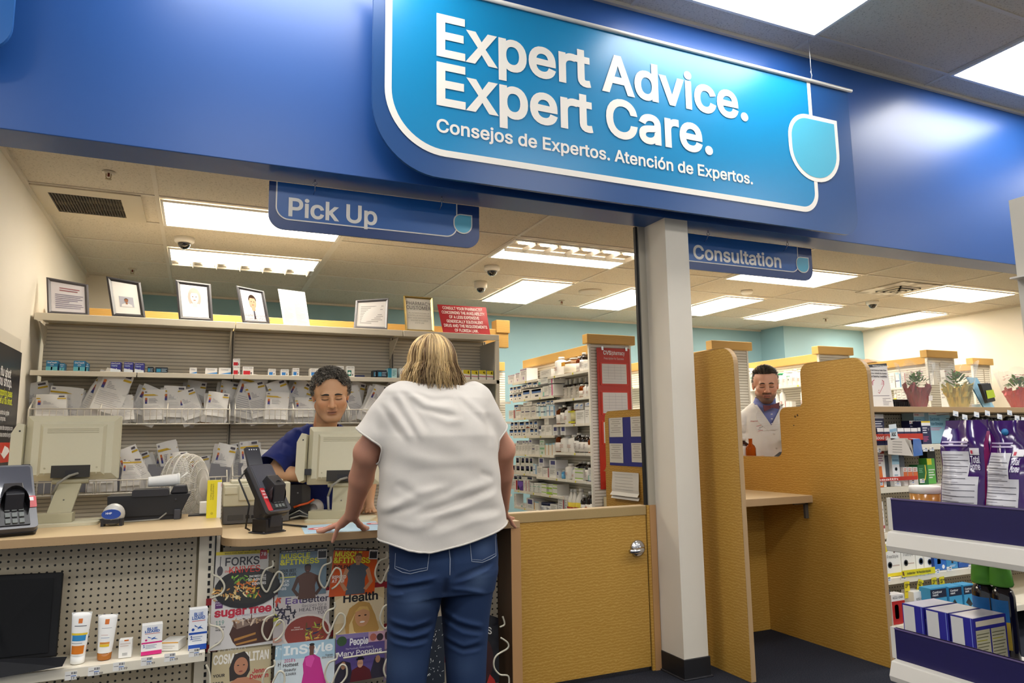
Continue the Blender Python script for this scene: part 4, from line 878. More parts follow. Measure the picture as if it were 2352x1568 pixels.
A3=[('top far',1.783,'210,330,465,605 P;345,420,435,590 P;430,545,350,570 P'),
 ('top near',1.783,'785,985,365,500 W;1012,1122,140,430 b;1150,1332,150,410 j;1415,1470,140,380 a;1475,1550,65,365 k;1500,1570,225,350 W;1575,1655,250,345 W'),
 ('second far',1.609,'240,300,820,925 B;308,372,815,918 B;380,458,805,905 B;465,610,730,890 B;615,825,705,860 B;835,940,670,840 T;950,1040,640,815 K;245,300,695,815 B+;308,360,685,808 B+;372,445,670,796 B+;455,548,650,728 B+;560,640,605,704 B+;655,740,600,702 B+;750,930,530,660 T+;940,1035,545,636 K+'),
 ('second near',1.564,'1065,1122,575,905 t-;1130,1180,565,895 t-;1185,1245,555,890 t-;1255,1310,545,880 t-;1315,1400,530,870 t-;1410,1490,515,860 t-;1515,1600,510,850 t-;1465,1530,640,855 s;1540,1600,640,850 b;1605,1660,640,845 b'),
 ('third far',1.43,'225,330,1110,1250 R;355,440,1105,1235 O;450,510,1050,1225 N;512,620,1040,1215 N;630,715,1035,1215 N;720,790,1040,1210 C;795,900,1045,1200 C;905,968,1005,1195 E;972,1050,1010,1190 E;320,400,1010,1102 B+;402,480,1010,1100 B-+;485,560,970,1048 N+;560,640,955,1036 W+;650,718,985,1033 N+;725,795,965,1036 B+;805,890,955,1040 B+;895,965,935,1002 B+;980,1045,930,1006 B+'),
 ('third near',1.348,'1050,1125,1045,1345 a;1127,1195,1015,1345 k;1200,1285,1040,1345 b;1290,1420,1025,1335 y;1430,1590,1105,1330 W;1600,1680,1050,1325 W;1400,1480,990,1102 D+;1485,1560,985,1102 D+;1600,1680,965,1046 D+'),
 ('fourth far',1.254,'255,310,1325,1455 B+;325,385,1320,1450 B+;410,505,1315,1450 B+;525,590,1310,1440 B+;597,655,1305,1430 B+;680,740,1300,1430 B+;865,945,1255,1375 W+;745,805,1400,1555 d;807,883,1380,1545 W;887,995,1375,1545 W;1020,1100,1390,1540 U;1155,1245,1400,1530 U'),]
A4=[('fourth far lower row',1.254,'235,310,45,155 B;315,375,40,155 B;385,445,35,152 B;465,530,30,152 B;535,600,0,150 O;605,675,25,150 B;690,740,25,145 B'),
 ('fourth near',1.107,'1050,1105,140,440 a;1115,1235,140,445 b;1245,1370,145,445 b;1375,1460,110,445 k;1465,1535,145,445 k;1545,1620,145,445 k;1625,1695,180,450 s'),
 ('fifth far',1.078,'152,232,300,475 q;240,290,290,480 W;297,352,320,480 O;355,408,320,485 W;410,463,320,485 W;465,513,310,485 W;515,565,305,485 W;572,633,310,485 W;640,700,310,485 N;702,770,320,480 W;775,875,330,490 H;880,935,300,490 Y;940,1000,300,492 Y;1005,1055,290,495 Y;365,405,250,316 U+;470,513,260,306 U+;530,570,250,302 U+;585,640,235,306 U+;780,860,235,326 H+'),
 ('fifth near',.88,'735,830,715,890 W;838,945,745,895 R;955,1070,750,905 W;1090,1120,800,905 U;1160,1198,790,915 u;1205,1305,670,925 b;1340,1412,735,945 b;1418,1560,760,950 L;1385,1490,630,940 k-;1500,1570,625,940 k-;1575,1645,640,955 k;1655,1715,740,965 T;760,855,560,712 U+;955,1075,600,746 U+'),
 ('sixth far',.897,'265,340,690,805 G;355,430,695,810 G;432,510,700,815 G;525,600,695,825 G;610,660,700,830 G;665,720,670,835 E;350,415,550,686 G+;445,510,550,690 G+;520,590,550,690 G+;595,660,555,692 G+'),
 ('seventh far',.728,'215,380,965,1130 R;387,480,985,1145 V;485,540,970,1155 R;545,592,965,1165 R;597,640,1015,1180 w;645,725,1015,1185 w;730,805,1020,1190 w;815,898,1040,1200 L;902,1010,1040,1215 l;1020,1095,1045,1225 L;310,385,880,962 G+;400,460,880,966 G+;465,540,905,966 W+;545,660,905,962 G+'),
 ('bottom',.571,'320,355,1210,1470 W;360,440,1390,1490 P;448,540,1390,1490 T;545,665,1300,1480 U;680,762,1355,1480 Y;768,880,1370,1480 d;890,960,1375,1480 d;970,1095,1405,1450 W;1110,1215,1255,1450 R;1238,1268,1250,1450 W;1270,1330,1130,1450 z;1333,1392,1130,1450 z;1396,1490,1120,1450 z;1495,1558,1230,1440 k;1565,1668,1175,1440 v;1672,1730,1190,1440 k')]
G1='medicines on the run with the red poster'
fill(2.895,*O3,A3,0,'poster run',G1); fill(2.895,*O4,A4,0,'poster run',G1)
# amber vials on the short back run
for i,(x0,x1,y0,y1,z) in enumerate(((155,225,640,775,0),(140,210,890,1095,0),(103,163,1230,1400,0),(168,240,1230,1400,0))):
    a=on('y',6.64,1140+x0*.12752,980+y1*.12752); c=on('y',6.64,1140+x1*.12752,980+y0*.12752)
    zz=min((1.6,1.4,1.2,1.0,.85,.68),key=lambda q:abs(q-a.z))
    tag(inst(('av',round(c.x-a.x,2)),bottle(c.x-a.x,.15,AMBR2,'#f1efec',neck=.7),'pill_bottle',((a.x+c.x)/2,6.66,zz+.0005)),'orange pill bottle on the short back run, %s from the top'%ORD[i],'pill bottle','orange pill bottles on the short back run')
# pharmacist's run
SCZ=[('top',1.72,'470,512,400,465 b;517,572,375,465 w;577,606,400,462 w;792,832,415,455 g;837,868,395,452 b;872,910,395,450 w;915,950,380,446 b;954,990,390,442 b;1000,1040,390,440 w;1045,1080,385,436 b'),
 ('second',1.47,'470,508,545,612 w;512,534,560,612 b;537,585,505,612 b;762,795,560,606 b;810,845,545,602 b;985,1005,540,592 b'),
 ('third',1.22,'790,815,645,690 W;817,842,645,692 R;845,870,645,693 R;873,900,646,694 W;903,922,646,694 W')]
fill(5.43,1560,740,.28058,SCZ,0,'pharmacist run','bottles on the run behind the pharmacist',depth=.1)
fill(6.96,1980,780,.25513,[('top',1.72,'250,290,300,350 W;300,345,290,345 E;350,385,300,340 R;610,640,300,340 W'),('second',1.47,'275,310,450,490 q;312,350,425,488 W;355,395,430,480 W;700,760,375,425 W;705,745,270,320 W')],0,'run behind the plants','goods on the run behind the plants',depth=.1)
# red poster on the end of the run
e=E('wall_poster',(3.12,4.985,.82),'tall red pharmacy poster with white pages hung on the end of a shelving run','poster'); rd=mat('#c8301c',.35)
B().prism(rrect(-.16,0,.157,1.14,.004),'y',-.004,.0,rd).obj('board',e)
b=B(); b.text('CVS',(-.1,-.0045,1.085),XA,ZA,.032,'#ffffff',bold=.05,w=.075).text('/pharmacy',(-.024,-.0045,1.085),XA,ZA,.032,'#ffffff',bold=.02,w=.13); b.obj('lettering',e)
text_words(e,'Prescription for Success',(0,-.0045,1.045),XA,ZA,.018,mat('#f7e6e2'),al='c',w=.19)
for (z0,z1) in ((.83,1.02),(.59,.785),(.35,.545)):
    b=B(); b.prism(rrect(-.135,z0,.135,z1,.012),'y',-.009,-.004,mat('#d63a22',.3)); b.box((-.12,-.0105,z0+.015),(.115,-.009,z1-.012),'#ece9e6')
    for i in range(6): b.box((-.11,-.011,z0+.03+i*.024),(.105,-.0106,z0+.0312+i*.024),'#9a96a0')
    for x in (-.06,0,.06): b.box((x,-.011,z0+.05),(x+.001,-.0106,z1-.02),'#b5b1b8')
    b.obj('page_holder',e)
b=B(); 
for x in (-.11,.12): b.box((x-.01,-.012,1.12),(x+.01,.002,1.15),chrome)
b.obj('clips',e)
tag(B().box((-.0,0,0),(.2,.12,.14),mat('#dcd9d4',.3,alpha=.55)).obj('plastic_bin',loc=(3.0,4.84,.86)),'clear plastic bin at the foot of the red poster','bin').location.z=.76
tag(B().box((0,0,0),(.3,.2,.76),mat('#cbbf9f',.6)).obj('side_cabinet',loc=(2.98,4.78,0)),'low cabinet carrying the clear bin under the red poster','cabinet')
# ---------------------------------------------------------------- on the service counters
beige=mat('#cfc9ae',.45,noise=.02,nscale=60); beige_d=mat('#b3ac8f',.5); blk=mat('#18171a',.4); blk2=mat('#242328',.45); cablk=mat('#121214',.5); cabg=mat('#8d8a80',.5)
RotX=lambda a:Matrix.Rotation(a,4,'X')
RotY=lambda a:Matrix.Rotation(a,4,'Y')
RotZ=lambda a:Matrix.Rotation(a,4,'Z')
Tr=lambda x,y,z:Matrix.Translation((x,y,z))
def frustum(b,x0,x1,z0,z1,y0,k,y1,m,T):
    """raised panel tapering from y0 to y1 (towards -y) by inset k"""
    v=[(x0,y0,z0),(x1,y0,z0),(x1,y0,z1),(x0,y0,z1),(x0+k,y1,z0+k),(x1-k,y1,z0+k),(x1-k,y1,z1-k),(x0+k,y1,z1-k)]
    b.add(v,[(0,1,5,4),(1,2,6,5),(2,3,7,6),(3,0,4,7),(4,5,6,7),(3,2,1,0)],m,T=T)
def pos_monitor(loc,rz,zc,yc,label,tilt=.05,armx=.0):
    e=E('point_of_sale_monitor',loc,label,'monitor','beige point of sale monitors',rz=rz)
    T=Tr(0,yc,zc)@RotX(-tilt); w,h=.185,.145
    b=B(); b.box((-w,-.012,-h),(w,.025,h),beige,T=T); b.obj('bezel',e,bevel=.006)
    b=B(); frustum(b,-w+.004,w-.004,-h+.004,h-.004,-.012,.024,-.034,beige,T); frustum(b,-w+.055,w-.055,-h+.02,h-.04,-.034,.014,-.05,beige,T)
    for i in range(3): b.box((-.1,-.0515,h-.064-i*.008),(.1,-.05,h-.061-i*.008),beige_d,T=T)
    for sx in (-1,1):
        for z in (-.09,-.115): b.cyl(T@Vector((sx*.1,-.05,z)),T@Vector((sx*.1,-.053,z)),.004,beige_d,8)
    b.obj('back_shell',e,bevel=.003)
    b=B(); b.box((-.075,-.0525,-h+.012),(.075,-.049,-h+.066),mat('#2b2823',.6),T=T); b.box((-.02,-.056,-h+.02),(.03,-.05,-h+.045),blk,T=T); b.obj('cable_bay',e)
    B().box((-.17,.0255,-.125),(.17,.0265,.125),mat('#14161c',.15),T=T).obj('screen',e)
    b=B(); b.prism([(-w-.005,-h+.02),(-w-.005,h-.04),(-w-.03,h-.035),(-w-.052,h-.08),(-w-.052,-h+.06),(-w-.03,-h+.01)],'y',-.04,.03,beige,T=T); b.cyl(T@Vector((-w-.02,-.04,h-.07)),T@Vector((-w-.02,-.042,h-.07)),.004,blk,8); b.box((-w+.0,-.052,-h+.045),(-w+.03,-.036,-h+.075),blk2,T=T); b.obj('card_reader',e,bevel=.006)
    b=B(); b.cyl(T@Vector((-.07,-.03,-h-.004)),T@Vector((.07,-.03,-h-.004)),.012,beige_d,12); b.obj('hinge',e)
    top=T@Vector((0,-.02,-h-.01)); foot=Vector((armx,0,.03))
    d=(top-foot); L=d.length
    b=B(); r=Vector((.045,0,0)); n=Vector((0,.012,0))
    for s in (-1,1):
        pass
    vs=[foot-r-n,foot+r-n,foot+r+n,foot-r+n,top-r-n,top+r-n,top+r+n,top-r+n]
    b.add(vs,[(3,2,1,0),(4,5,6,7),(0,1,5,4),(1,2,6,5),(2,3,7,6),(3,0,4,7)],beige_d); b.box((armx-.15,-.045,.012),(armx+.06,.035,.05),beige_d)
    for t in (.1,.5): p=foot+d*t; b.cyl(p-n,p-n*1.3,.004,mat('#8f8c84',.3,.8),8)
    b.obj('arm',e,bevel=.004)
    B().prism(rrect(armx-.16,-.1,armx+.16,.11,.03),'z',.0,.012,beige).obj('base',e,bevel=.003)
    b=B(); b.tube([T@Vector(p) for p in ((.03,-.053,-h+.03),(.0,-.07,-h+.02),(-.04,-.075,-h-.01),(-.06,-.06,-h-.06))],.006,cabg,6).tube([T@Vector(p) for p in ((-.06,-.06,-h-.06),(-.06,-.04,-h-.12),(-.03,-.02,-h-.16))],.006,cabg,6); b.obj('cable',e)
    return e
o=on('z',.9,168,1203); q=on('y',o.y+.18,182,1028)
pos_monitor(o,0,q.z-.9,.18,'beige monitor seen from behind on the taller left counter',armx=-.02)
bpy.data.objects['point_of_sale_monitor'].location.x+=q.x-o.x-.02
o=on('z',C2,775,1195); q=on('y',o.y+.06,790,1045)
pos_monitor(o,-.42,q.z-C2,.06,'beige monitor in front of the man in blue scrubs',tilt=.12,armx=-.0).location.x=q.x-.02
# card terminals
red=mat('#c2242b',.35)
def terminal(loc,rz,label,a=.75,zh=.2,s=1,nfc=True):
    e=E('card_terminal',loc,label,'card terminal','card terminals on black posts',rz=rz)
    T=Tr(0,0,zh)@RotX(a)@Matrix.Diagonal((s,s,s,1)); w=.058    # head plane: local x across, y up the slope, z out of the screen
    b=B(); b.prism(rrect(-w,-.115,w,.115,.012),'z',-.022,.012,mat('#4a4a50',.3),T=T); b.prism(rrect(-w-.002,-.117,w+.002,.117,.013),'z',-.03,-.008,blk,T=T); b.obj('head',e,bevel=.004)
    B().prism(rrect(-w+.006,-.005,w-.006,.108,.006),'z',.012,.0135,mat('#55565f',.06,coat=1),T=T).obj('screen',e)
    b=B(); b.box((-w+.02,-.105,.012),(w-.02,-.012,.016),blk,T=T)
    for i in range(4):
        for j in range(3): b.box((-.022+j*.017,-.1+i*.021,.016),(-.01+j*.017,-.086+i*.021,.02),mat('#6a6f6c',.5),T=T)
    b.obj('keypad',e)
    b=B(); ar=[(.034*math.cos(t),-.055+.052*math.sin(t)) for t in [PI*1.12-1.24*PI*i/14 for i in range(15)]]
    for i in range(14):
        (x0,y0),(x1,y1)=ar[i],ar[i+1]; z0=.016+.05*math.sin(PI*i/14)**.6; z1=.016+.05*math.sin(PI*(i+1)/14)**.6
        b.add([(x0,y0,.012),(x1,y1,.012),(x1*1.06,y1,z1),(x0*1.06,y0,z0)],[(0,1,2,3)],blk,T=T,smooth=True)
    b.obj('keypad_shield',e)
    b=B(); b.prism(rrect(-w-.001,-.11,-w+.022,-.002,.006),'z',.0125,.0145,red,T=T); t0=T
    for i,t in enumerate(('SCAN.','PAY.','DONE!')): b.text(t,t0@Vector((-w+.002,-.022-i*.015,.0147)),t0.to_3x3()@XA,t0.to_3x3()@YA,.0085*s,'#fbeeee',bold=.05,w=.018*s)
    b.obj('sticker',e,).__setitem__('label','red sticker reading SCAN PAY DONE')
    B().prism(rrect(w-.024,-.045,w+.001,-.004,.004),'z',.0125,.0142,red,T=T).box((w-.021,-.022,.0142),(w-.006,-.009,.0146),'#f4f0f0',T=T).obj('sticker',e)
    if nfc:
        b=B(); T2=T@Tr(-.012,.15,.004)@RotX(.25); b.prism(rrect(-.036,-.04,.036,.05,.008),'z',-.006,.006,mat('#3a3a40',.15),T=T2); b.box((-.012,-.06,-.008),(.012,-.02,-.002),blk,T=T2)
        for i in range(4): b.cyl(T2@Vector((-.018+i*.012,.038,.006)),T2@Vector((-.018+i*.012,.038,.0068)),.003,mat('#d9dfe4',.3),8)
        b.obj('contactless_reader',e)
    b=B(); c=T@Vector((0,-.0,-.03)); b.prism([(-.05,zh-.16),(.045,zh-.16),(.06,zh-.1),(.05,zh+.0),(-.02,zh+.06),(-.075,zh+.02),(-.06,zh-.08)],'x',-.03,.03,blk2); b.cyl((0,0,.045),(0,0,zh-.12),.034,blk,20); b.cyl((0,0,.075),(0,0,.08),.037,blk2,20); b.obj('post',e,bevel=.003)
    b=B(); b.box((-.045,-.045,.004),(.045,.045,.06),blk); b.box((-.06,-.05,0),(.06,.05,.005),blk2)
    for x in (-.053,.053):
        for y in (-.04,.04): b.cyl((x,y,.005),(x,y,.009),.005,mat('#77777c',.3,.8),8)
    b.obj('base',e,bevel=.002)
    b=B(); p0=T@Vector((-w-.004,.1,-.02)); b.tube([p0,p0+Vector((-.03,-.0,-.03)),Vector((-.1,.0,zh-.06)),Vector((-.09,.03,zh-.16)),Vector((-.06,.06,.02)),Vector((-.02,.09,.006))],.004,cablk,6); b.obj('cable',e)
    return e
p=on('z',.9,10,1232); terminal((p.x,p.y+.06,.9),.36,'card terminal with glare on its screen at the left edge',a=.87,zh=.135,s=1.3,nfc=False)
p=on('z',C2,614,1222); terminal((p.x,p.y,C2),.62,'card terminal on a black post on the lower pickup counter',a=.95,zh=.185,s=1.05)
# scanners
def scanner(loc,rz,label):
    e=E('barcode_scanner',loc,label,'barcode scanner','barcode scanners',rz=rz)
    b=B(); b.ell((0,0,.045),(.042,.05,.045),mat('#b9b8b4',.35),20,12); b.box((-.04,-.035,.0),(-.028,.0,.03),blk2).box((.028,-.035,0),(.04,.0,.03),blk2).box((-.03,-.045,.012),(.03,-.03,.028),blk); b.obj('head',e)
    b=B(); b.add([(.036*math.cos(t),-.046+.0*math.sin(t),.05+.02*math.sin(t)) for t in [2*PI*i/20 for i in range(20)]],[tuple(range(20))],mat('#23459a',.3),T=Tr(0,-.004,0)); b.text('HHP',(-.02,-.0505,.05),XA,ZA,.008,'#dfe6f4',bold=.03); b.obj('label_plate',e)
    b=B(); b.tube([(0,.03,.05),(-.03,.09,.035),(-.05,.13,.02)],[.022,.02,.017],mat('#8f8d86',.4),12); b.obj('handle',e)
    b=B(); b.tube([(-.05,.13,.02),(-.09,.15,.008),(-.2,.13,.004),(-.3,.16,.004)],.004,cablk,6); b.obj('cable',e)
    return e
p=on('z',.9,258,1208); scanner((p.x,p.y+.03,.9),-.1,'silver scanner with a blue oval plate on the taller left counter')
p=on('z',C2,728,1189); scanner((p.x,p.y+.06,C2),2.6,'grey scanner lying behind the arm of the monitor by the man in scrubs')
# black slip printer
p=on('z',.9,335,1196); e=E('slip_printer',(p.x,p.y+.05,.9),'black slip printer on the taller left counter, left of the fan','printer')
b=B(); b.prism([(-.15,.02),(.135,.02),(.175,.11),(-.155,.11)],'y',-.04,.12,blk); b.box((-.15,-.03,0),(.14,.11,.02),blk2); b.cyl((-.12,-.041,.07),(-.12,-.043,.07),.006,blk2,10).cyl((.115,-.041,.085),(.115,-.043,.085),.006,blk2,10); b.obj('body',e,bevel=.004)
B().prism(rrect(-.06,.105,.085,.135,.008),'y',-.05,.06,mat('#2c2b2f',.35)).obj('lid',e,bevel=.003)
B().prism([(.09,.11),(.165,.11),(.155,.15),(.105,.15)],'y',-.03,.07,blk2).obj('paper_cover',e,bevel=.008)
B().box((.11,-.06,0),(.137,-.04,.045),mat('#3a3a40',.4)).obj('foot',e,bevel=.003)
b=B(); b.tube([(.08,-.05,.03),(.05,-.07,.006),(-.06,-.08,.004),(-.14,-.05,.004)],.0035,cabg,6); b.obj('cable',e)
o_=e.location
e=E('foam_cup',(o_.x+.06,o_.y+.03,.9+.136),'white foam cup with a straw lying on the black slip printer','cup',rot=(0,PI/2-.04,.05)); e.location.z+=.03; e.location.y+=.02
b=B(); b.lathe([(.02,-.065),(.022,-.06),(.028,.05),(.03,.054),(.03,.062)],mat('#f1f0ec',.5),24); b.obj('cup',e); b=B(); b.lathe([(.031,.056),(.031,.064),(.022,.068)],mat('#e9e8e4',.4),24).tube([(0,0,.06),(-.03,.01,.1)],.004,'#f0efe8',8); b.obj('lid',e)
# pedestal fan behind the counter
e=E('fan',(on('y',4.0,424,1118).x,4.0,0),'white pedestal fan turned sideways behind the taller left counter','fan'); zc=on('y',4.0,424,1118).z; fw=mat('#e9e5dc',.4)
T=Tr(0,0,zc)@RotZ(-.38)@RotY(PI/2)    # axis of the cage becomes x
R_=.165
b=B()
for s in (1,-1):
    for rr,zz in ((1,.0),(.985,.03),(.92,.055),(.78,.072),(.55,.085),(.3,.092)):
        if s<0 and zz==0: continue
        b.tube([T@Vector((R_*rr*math.cos(a),R_*rr*math.sin(a),s*zz)) for a in [2*PI*i/40 for i in range(40)]],.002 if zz else .005,fw,5,closed=True)
    for k in range(72):
        a=2*PI*k/72; b.tube([T@Vector((R_*rr*math.cos(a),R_*rr*math.sin(a),s*zz)) for rr,zz in ((1,.0),(.985,.03),(.92,.055),(.78,.072),(.55,.085),(.3,.092))],.0017,fw,3,cap=False)
b.obj('cage',e)
b=B()
for k in range(3):
    a0=2*PI*k/3; ps=[]
    for i in range(7):
        for j in range(7):
            r=.02+.125*i/6; a=a0+(.9*(j/6)-.2)*(.6+.4*i/6); ps.append(T@Vector((r*math.cos(a),r*math.sin(a),-.02+.05*j/6)))
    b.add(ps,[(i*7+j,i*7+j+1,(i+1)*7+j+1,(i+1)*7+j) for i in range(6) for j in range(6)],mat('#dfdcd4',.35),smooth=True)
b.obj('blades',e)
b=B(); b.cyl(T@Vector((0,0,-.02)),T@Vector((0,0,-.17)),.05,fw,18).cyl(T@Vector((0,0,.085)),T@Vector((0,0,.095)),.05,fw,18); b.obj('motor',e,bevel=.004)
b=B(); q=T@Vector((0,0,-.13)); b.tube([q,(q.x,q.y,zc-.12),(q.x,q.y,.02)],.014,fw,12); b.obj('pole',e)
B().lathe([(.17,0),(.17,.015),(.03,.035)],fw,24,c=(q.x,q.y,0)).obj('base',e)
# small boxes
p=on('z',.9,490,1188); w=.06
D=[('t',.62,.95,.0,'','#000000')]
b=B(); b.box((-.03,-.02,0),(.03,.02,.165),mat('#f3f1ea',.4)); b.box((-.0303,-.0203,-.0),(.012,.0203,.166),mat('#ead92a',.4)); b.box((-.0301,-.0201,.158),(.0301,.0201,.1655),mat('#ead92a',.4))
for i,t in enumerate(('Lidocaine Pain','Relief Patch')): b.text(t,(-.008-i*.009,-.0207,.15),(0,0,-1),(1,0,0),.006,'#6a6420',w=.07)
b.add([(-.008+.006*math.cos(a),-.0208,.02+.006*math.sin(a)) for a in [2*PI*i/14 for i in range(14)]],[tuple(range(14))],mat('#c9b81e',.4)); b.text('CVS',(.026,-.0207,.152),(0,0,-1),(1,0,0),.005,'#c03030',bold=.03)
tag(b.obj('patch_box',loc=(p.x,p.y,.9)),'tall yellow and white carton standing at the end of the taller left counter','carton')
p=on('z',.9,462,1183); o=B().box((-.055,-.03,0),(.07,.05,.006),blk2).obj('card_pad',loc=(p.x,p.y,.9)); tag(o,'flat dark pad under the small white box','pad')
tag(B().box((-.03,-.025,0),(.035,.025,.055),mat('#efede9',.5)).obj('white_box',loc=(p.x+.02,p.y+.01,.9065),bevel=.004),'small white box left of the tall yellow carton','box')
# receipt printer
p=on('z',C2,512,1207); q=on('z',C2,600,1203); e=E('receipt_printer',(p.x,p.y+.02,C2),'beige and grey receipt printer left of the card terminal post','printer'); w=.30
B().box((0,0,.004),(w,.2,.085),mat('#5c5a58',.5)).box((.02,-.001,.02),(.09,0,.045),mat('#4a4846',.5)).box((.1,-.001,.025),(.118,0,.042),blk).box((.125,-.001,.025),(.15,0,.04),blk2).box((.16,-.001,.02),(.2,0,.045),mat('#4a4846',.5)).obj('lower_body',e,bevel=.003)
B().box((-.003,-.004,.085),(w+.003,.2,.19),beige).box((.0,-.01,.14),(.06,0,.178),beige).box((.065,-.012,.11),(.2,0,.18),beige).box((.03,.02,.19),(w-.03,.18,.205),beige).obj('upper_body',e,bevel=.005)
# black reader box
p=on('z',C2,690,1194); e=E('check_reader',(p.x-.02,p.y+.05,C2),'black upright reader box behind the card terminal','reader')
B().prism(rrect(-.09,0,.03,.17,(.004,.004,.004,.004)),'y',0,.12,blk).obj('body',e,bevel=.003); B().prism(rrect(.03,.02,.075,.17,(.004,.01,.03,.004)),'y',.01,.1,mat('#3a3836',.45)).cyl((.01,-.001,.13),(.01,-.003,.13),.004,mat('#8a8a8a',.3,.8),8).obj('side_door',e,bevel=.003)
b=B(); b.tube([(-.01,-.012,.06),(.02,-.014,.07),(.06,-.012,.078),(.09,-.008,.095)],.006,mat('#d9581e',.4),6); b.obj('strap',e,).__setitem__('label','orange strap')
# counter mat and a pen, loose leads
a=[on('z',C2+.001,*t) for t in ((700,1226),(690,1207),(862,1196),(885,1216))]; c0=sum(a,Vector())/4
b=B(); b.quad(*[v-c0 for v in a],mat('#b5d3e6',.35)); 
for (px,py,r,cc) in ((740,1213,.045,'#d2444c'),(740,1213,.028,'#f0e6ea'),(740,1213,.014,'#d2444c'),(862,1202,.03,'#d2444c'),(862,1202,.016,'#f0e6ea')):
    v=on('z',C2+.001,px,py)-c0; b.add([(v.x+r*math.cos(t)*1.4,v.y+r*math.sin(t),.0006+(.05-r)*.01) for t in [2*PI*i/20 for i in range(20)]],[tuple(range(20))],mat(cc,.4))
v=on('z',C2+.001,706,1222)-c0; b.text('Thank you',(v.x,v.y,.001),XA,YA,.016,'#6a9cc0')
tag(b.obj('counter_mat',loc=c0),'light blue counter mat with red rings under the woman\'s left hand','mat')
p=on('z',C2,640,1206); q=on('z',C2,704,1212)
b=B(); b.tube([(0,0,.006),(q.x-p.x,q.y-p.y,.006)],.0045,cablk,8); tag(b.obj('pen',loc=(p.x,p.y,C2)),'black pen lying across the edge of the blue mat','pen')
p=on('z',C2,690,1195); b=B()
for i in range(4): b.tube([(-.05-.01*i,.02*i,.012),(.0,.03+.01*i,.02+.012*i),(.05,-.0+.01*i,.012),(.09,.02,.008)],.005,[cabg,cablk][i%2],6)
tag(b.obj('cable_bundle',loc=(p.x,p.y+.0,C2)),'loop of grey and black leads on the counter by the beige monitor foot','cable')
# ---------------------------------------------------------------- merchandise shelf under the left counter
ZL=.4405
e=E('display_screen',(0,0,0),'black display screen standing on the shelf at bottom left','screen')
TL,TR,BR,BL=on('y',3.27,-60,1322),on('y',3.25,145,1313),on('y',3.17,129,1500),on('y',3.17,-70,1515)
BR.z=BL.z=ZL+.03; e.location=(BL+BR)/2; oo=e.location.copy(); n=(BR-BL).cross(TL-BL).normalized()
def PQ(u,v,k): return BL*(1-u)*(1-v)+BR*u*(1-v)+TR*u*v+TL*(1-u)*v+n*k-oo
b=B(); vs=[PQ(u,v,k) for k in (-.025,.0) for u,v in ((0,0),(1,0),(1,1),(0,1))]; b.add(vs,[(3,2,1,0),(4,5,6,7),(0,1,5,4),(1,2,6,5),(2,3,7,6),(3,0,4,7)],mat('#0d0d10',.55,0,.2)); b.obj('housing',e,bevel=.004)
B().quad(PQ(.03,.05,.005),PQ(.9,.05,.005),PQ(.9,.93,.005),PQ(.03,.93,.005),mat('#08090d',.5,0,.15)).obj('screen',e)
B().box((-.06,-.02,-.03),(.06,.06,-.0),mat('#0f0f12',.4)).obj('foot',e)
b=B(); b.tube([PQ(.2,.62,.012),PQ(.28,.42,.05),PQ(.32,.2,.07),PQ(.35,.17,.08),PQ(.37,.22,.085)],.004,mat('#e8e4da',.35),8); tag(b.obj('peg_hook',loc=oo),'bare white peg hook reaching in front of the black screen','hook')
TL,TR,BR,BL=on('y',3.115,-40,1516),on('y',3.115,154,1508),on('y',3.06,143,1530),on('y',3.06,-60,1567)
b=B(); b.quad(TL,TR,BR,BL,mat('#131418',.6,0,.2)); b.quad(TL+YA*.003,BL+YA*.003,BR+YA*.003,TR+YA*.003,mat('#17181c',.5)); r=(TR-TL).normalized(); u=(TL-BL).normalized(); nn=r.cross(u)
for i,(t,px,py) in enumerate((('you get a',60,1528),('rds personal',64,1540),('it is an auto.',26,1552))):
    q=on('y',3.09,px,py); k=(q-TL).dot(nn); b.text(t,q-nn*k,r,u,.008,'#d9d9d4',bold=.04,eps=.001)
tag(b.obj('shelf_card'),'black card with white italic words below the display screen','card')
def tube_bottle(px0,px1,py0,py1,y,label,deco_,capm,ch=.16):
    a=on('y',y,px0,py1); c=on('y',y,px1,py0); w=(c.x-a.x)*.98; h=c.z-ZL; e=E('sunscreen_tube',((a.x+c.x)/2,y,ZL),label,'sunscreen','sunscreen tubes on the shelf',rot=(0,.035,-.1))
    b=B(); n=10; k=20; vs=[]
    for j in range(n+1):
        t=j/n; z=h*ch+(h*(1-ch))*t; rx=w*.36+(w*.5-w*.36)*t; ry=w*.33*(1-t)**.7+.002
        for i in range(k): a_=2*PI*i/k; vs.append((rx*math.cos(a_),ry*math.sin(a_),z))
    ms=mat('#f3f1ec',.3); b.add(vs,[(j*k+i,j*k+(i+1)%k,(j+1)*k+(i+1)%k,(j+1)*k+i) for j in range(n) for i in range(k)]+[tuple(n*k+i for i in range(k))],ms,smooth=True)
    b.box((-w*.5,-.002,h*.965),(w*.5,.002,h),ms); b.obj('tube',e)
    b=B()
    def band(z0,z1,col,u0=-1,u1=1):
        m=8; pv=[]
        for z in (z0,z1):
            t=(z-ch)/(1-ch); rx=w*.36+(w*.5-w*.36)*t; ry=w*.33*(1-t)**.7+.002
            for i in range(m+1):
                s=u0+(u1-u0)*i/m; s=max(-.995,min(.995,s)); pv.append((rx*s,-ry*math.sqrt(1-s*s)-.0006,z*h))
        b.add(pv,[(i,i+1,m+2+i,m+1+i) for i in range(m)],mat(col,.35),smooth=True)
    for d in deco_: band(*d)
    b.obj('print',e); B().lathe([(w*.33,0),(w*.345,.01*h),(w*.36,h*ch)],capm,24,sy=.95).obj('cap',e); return e
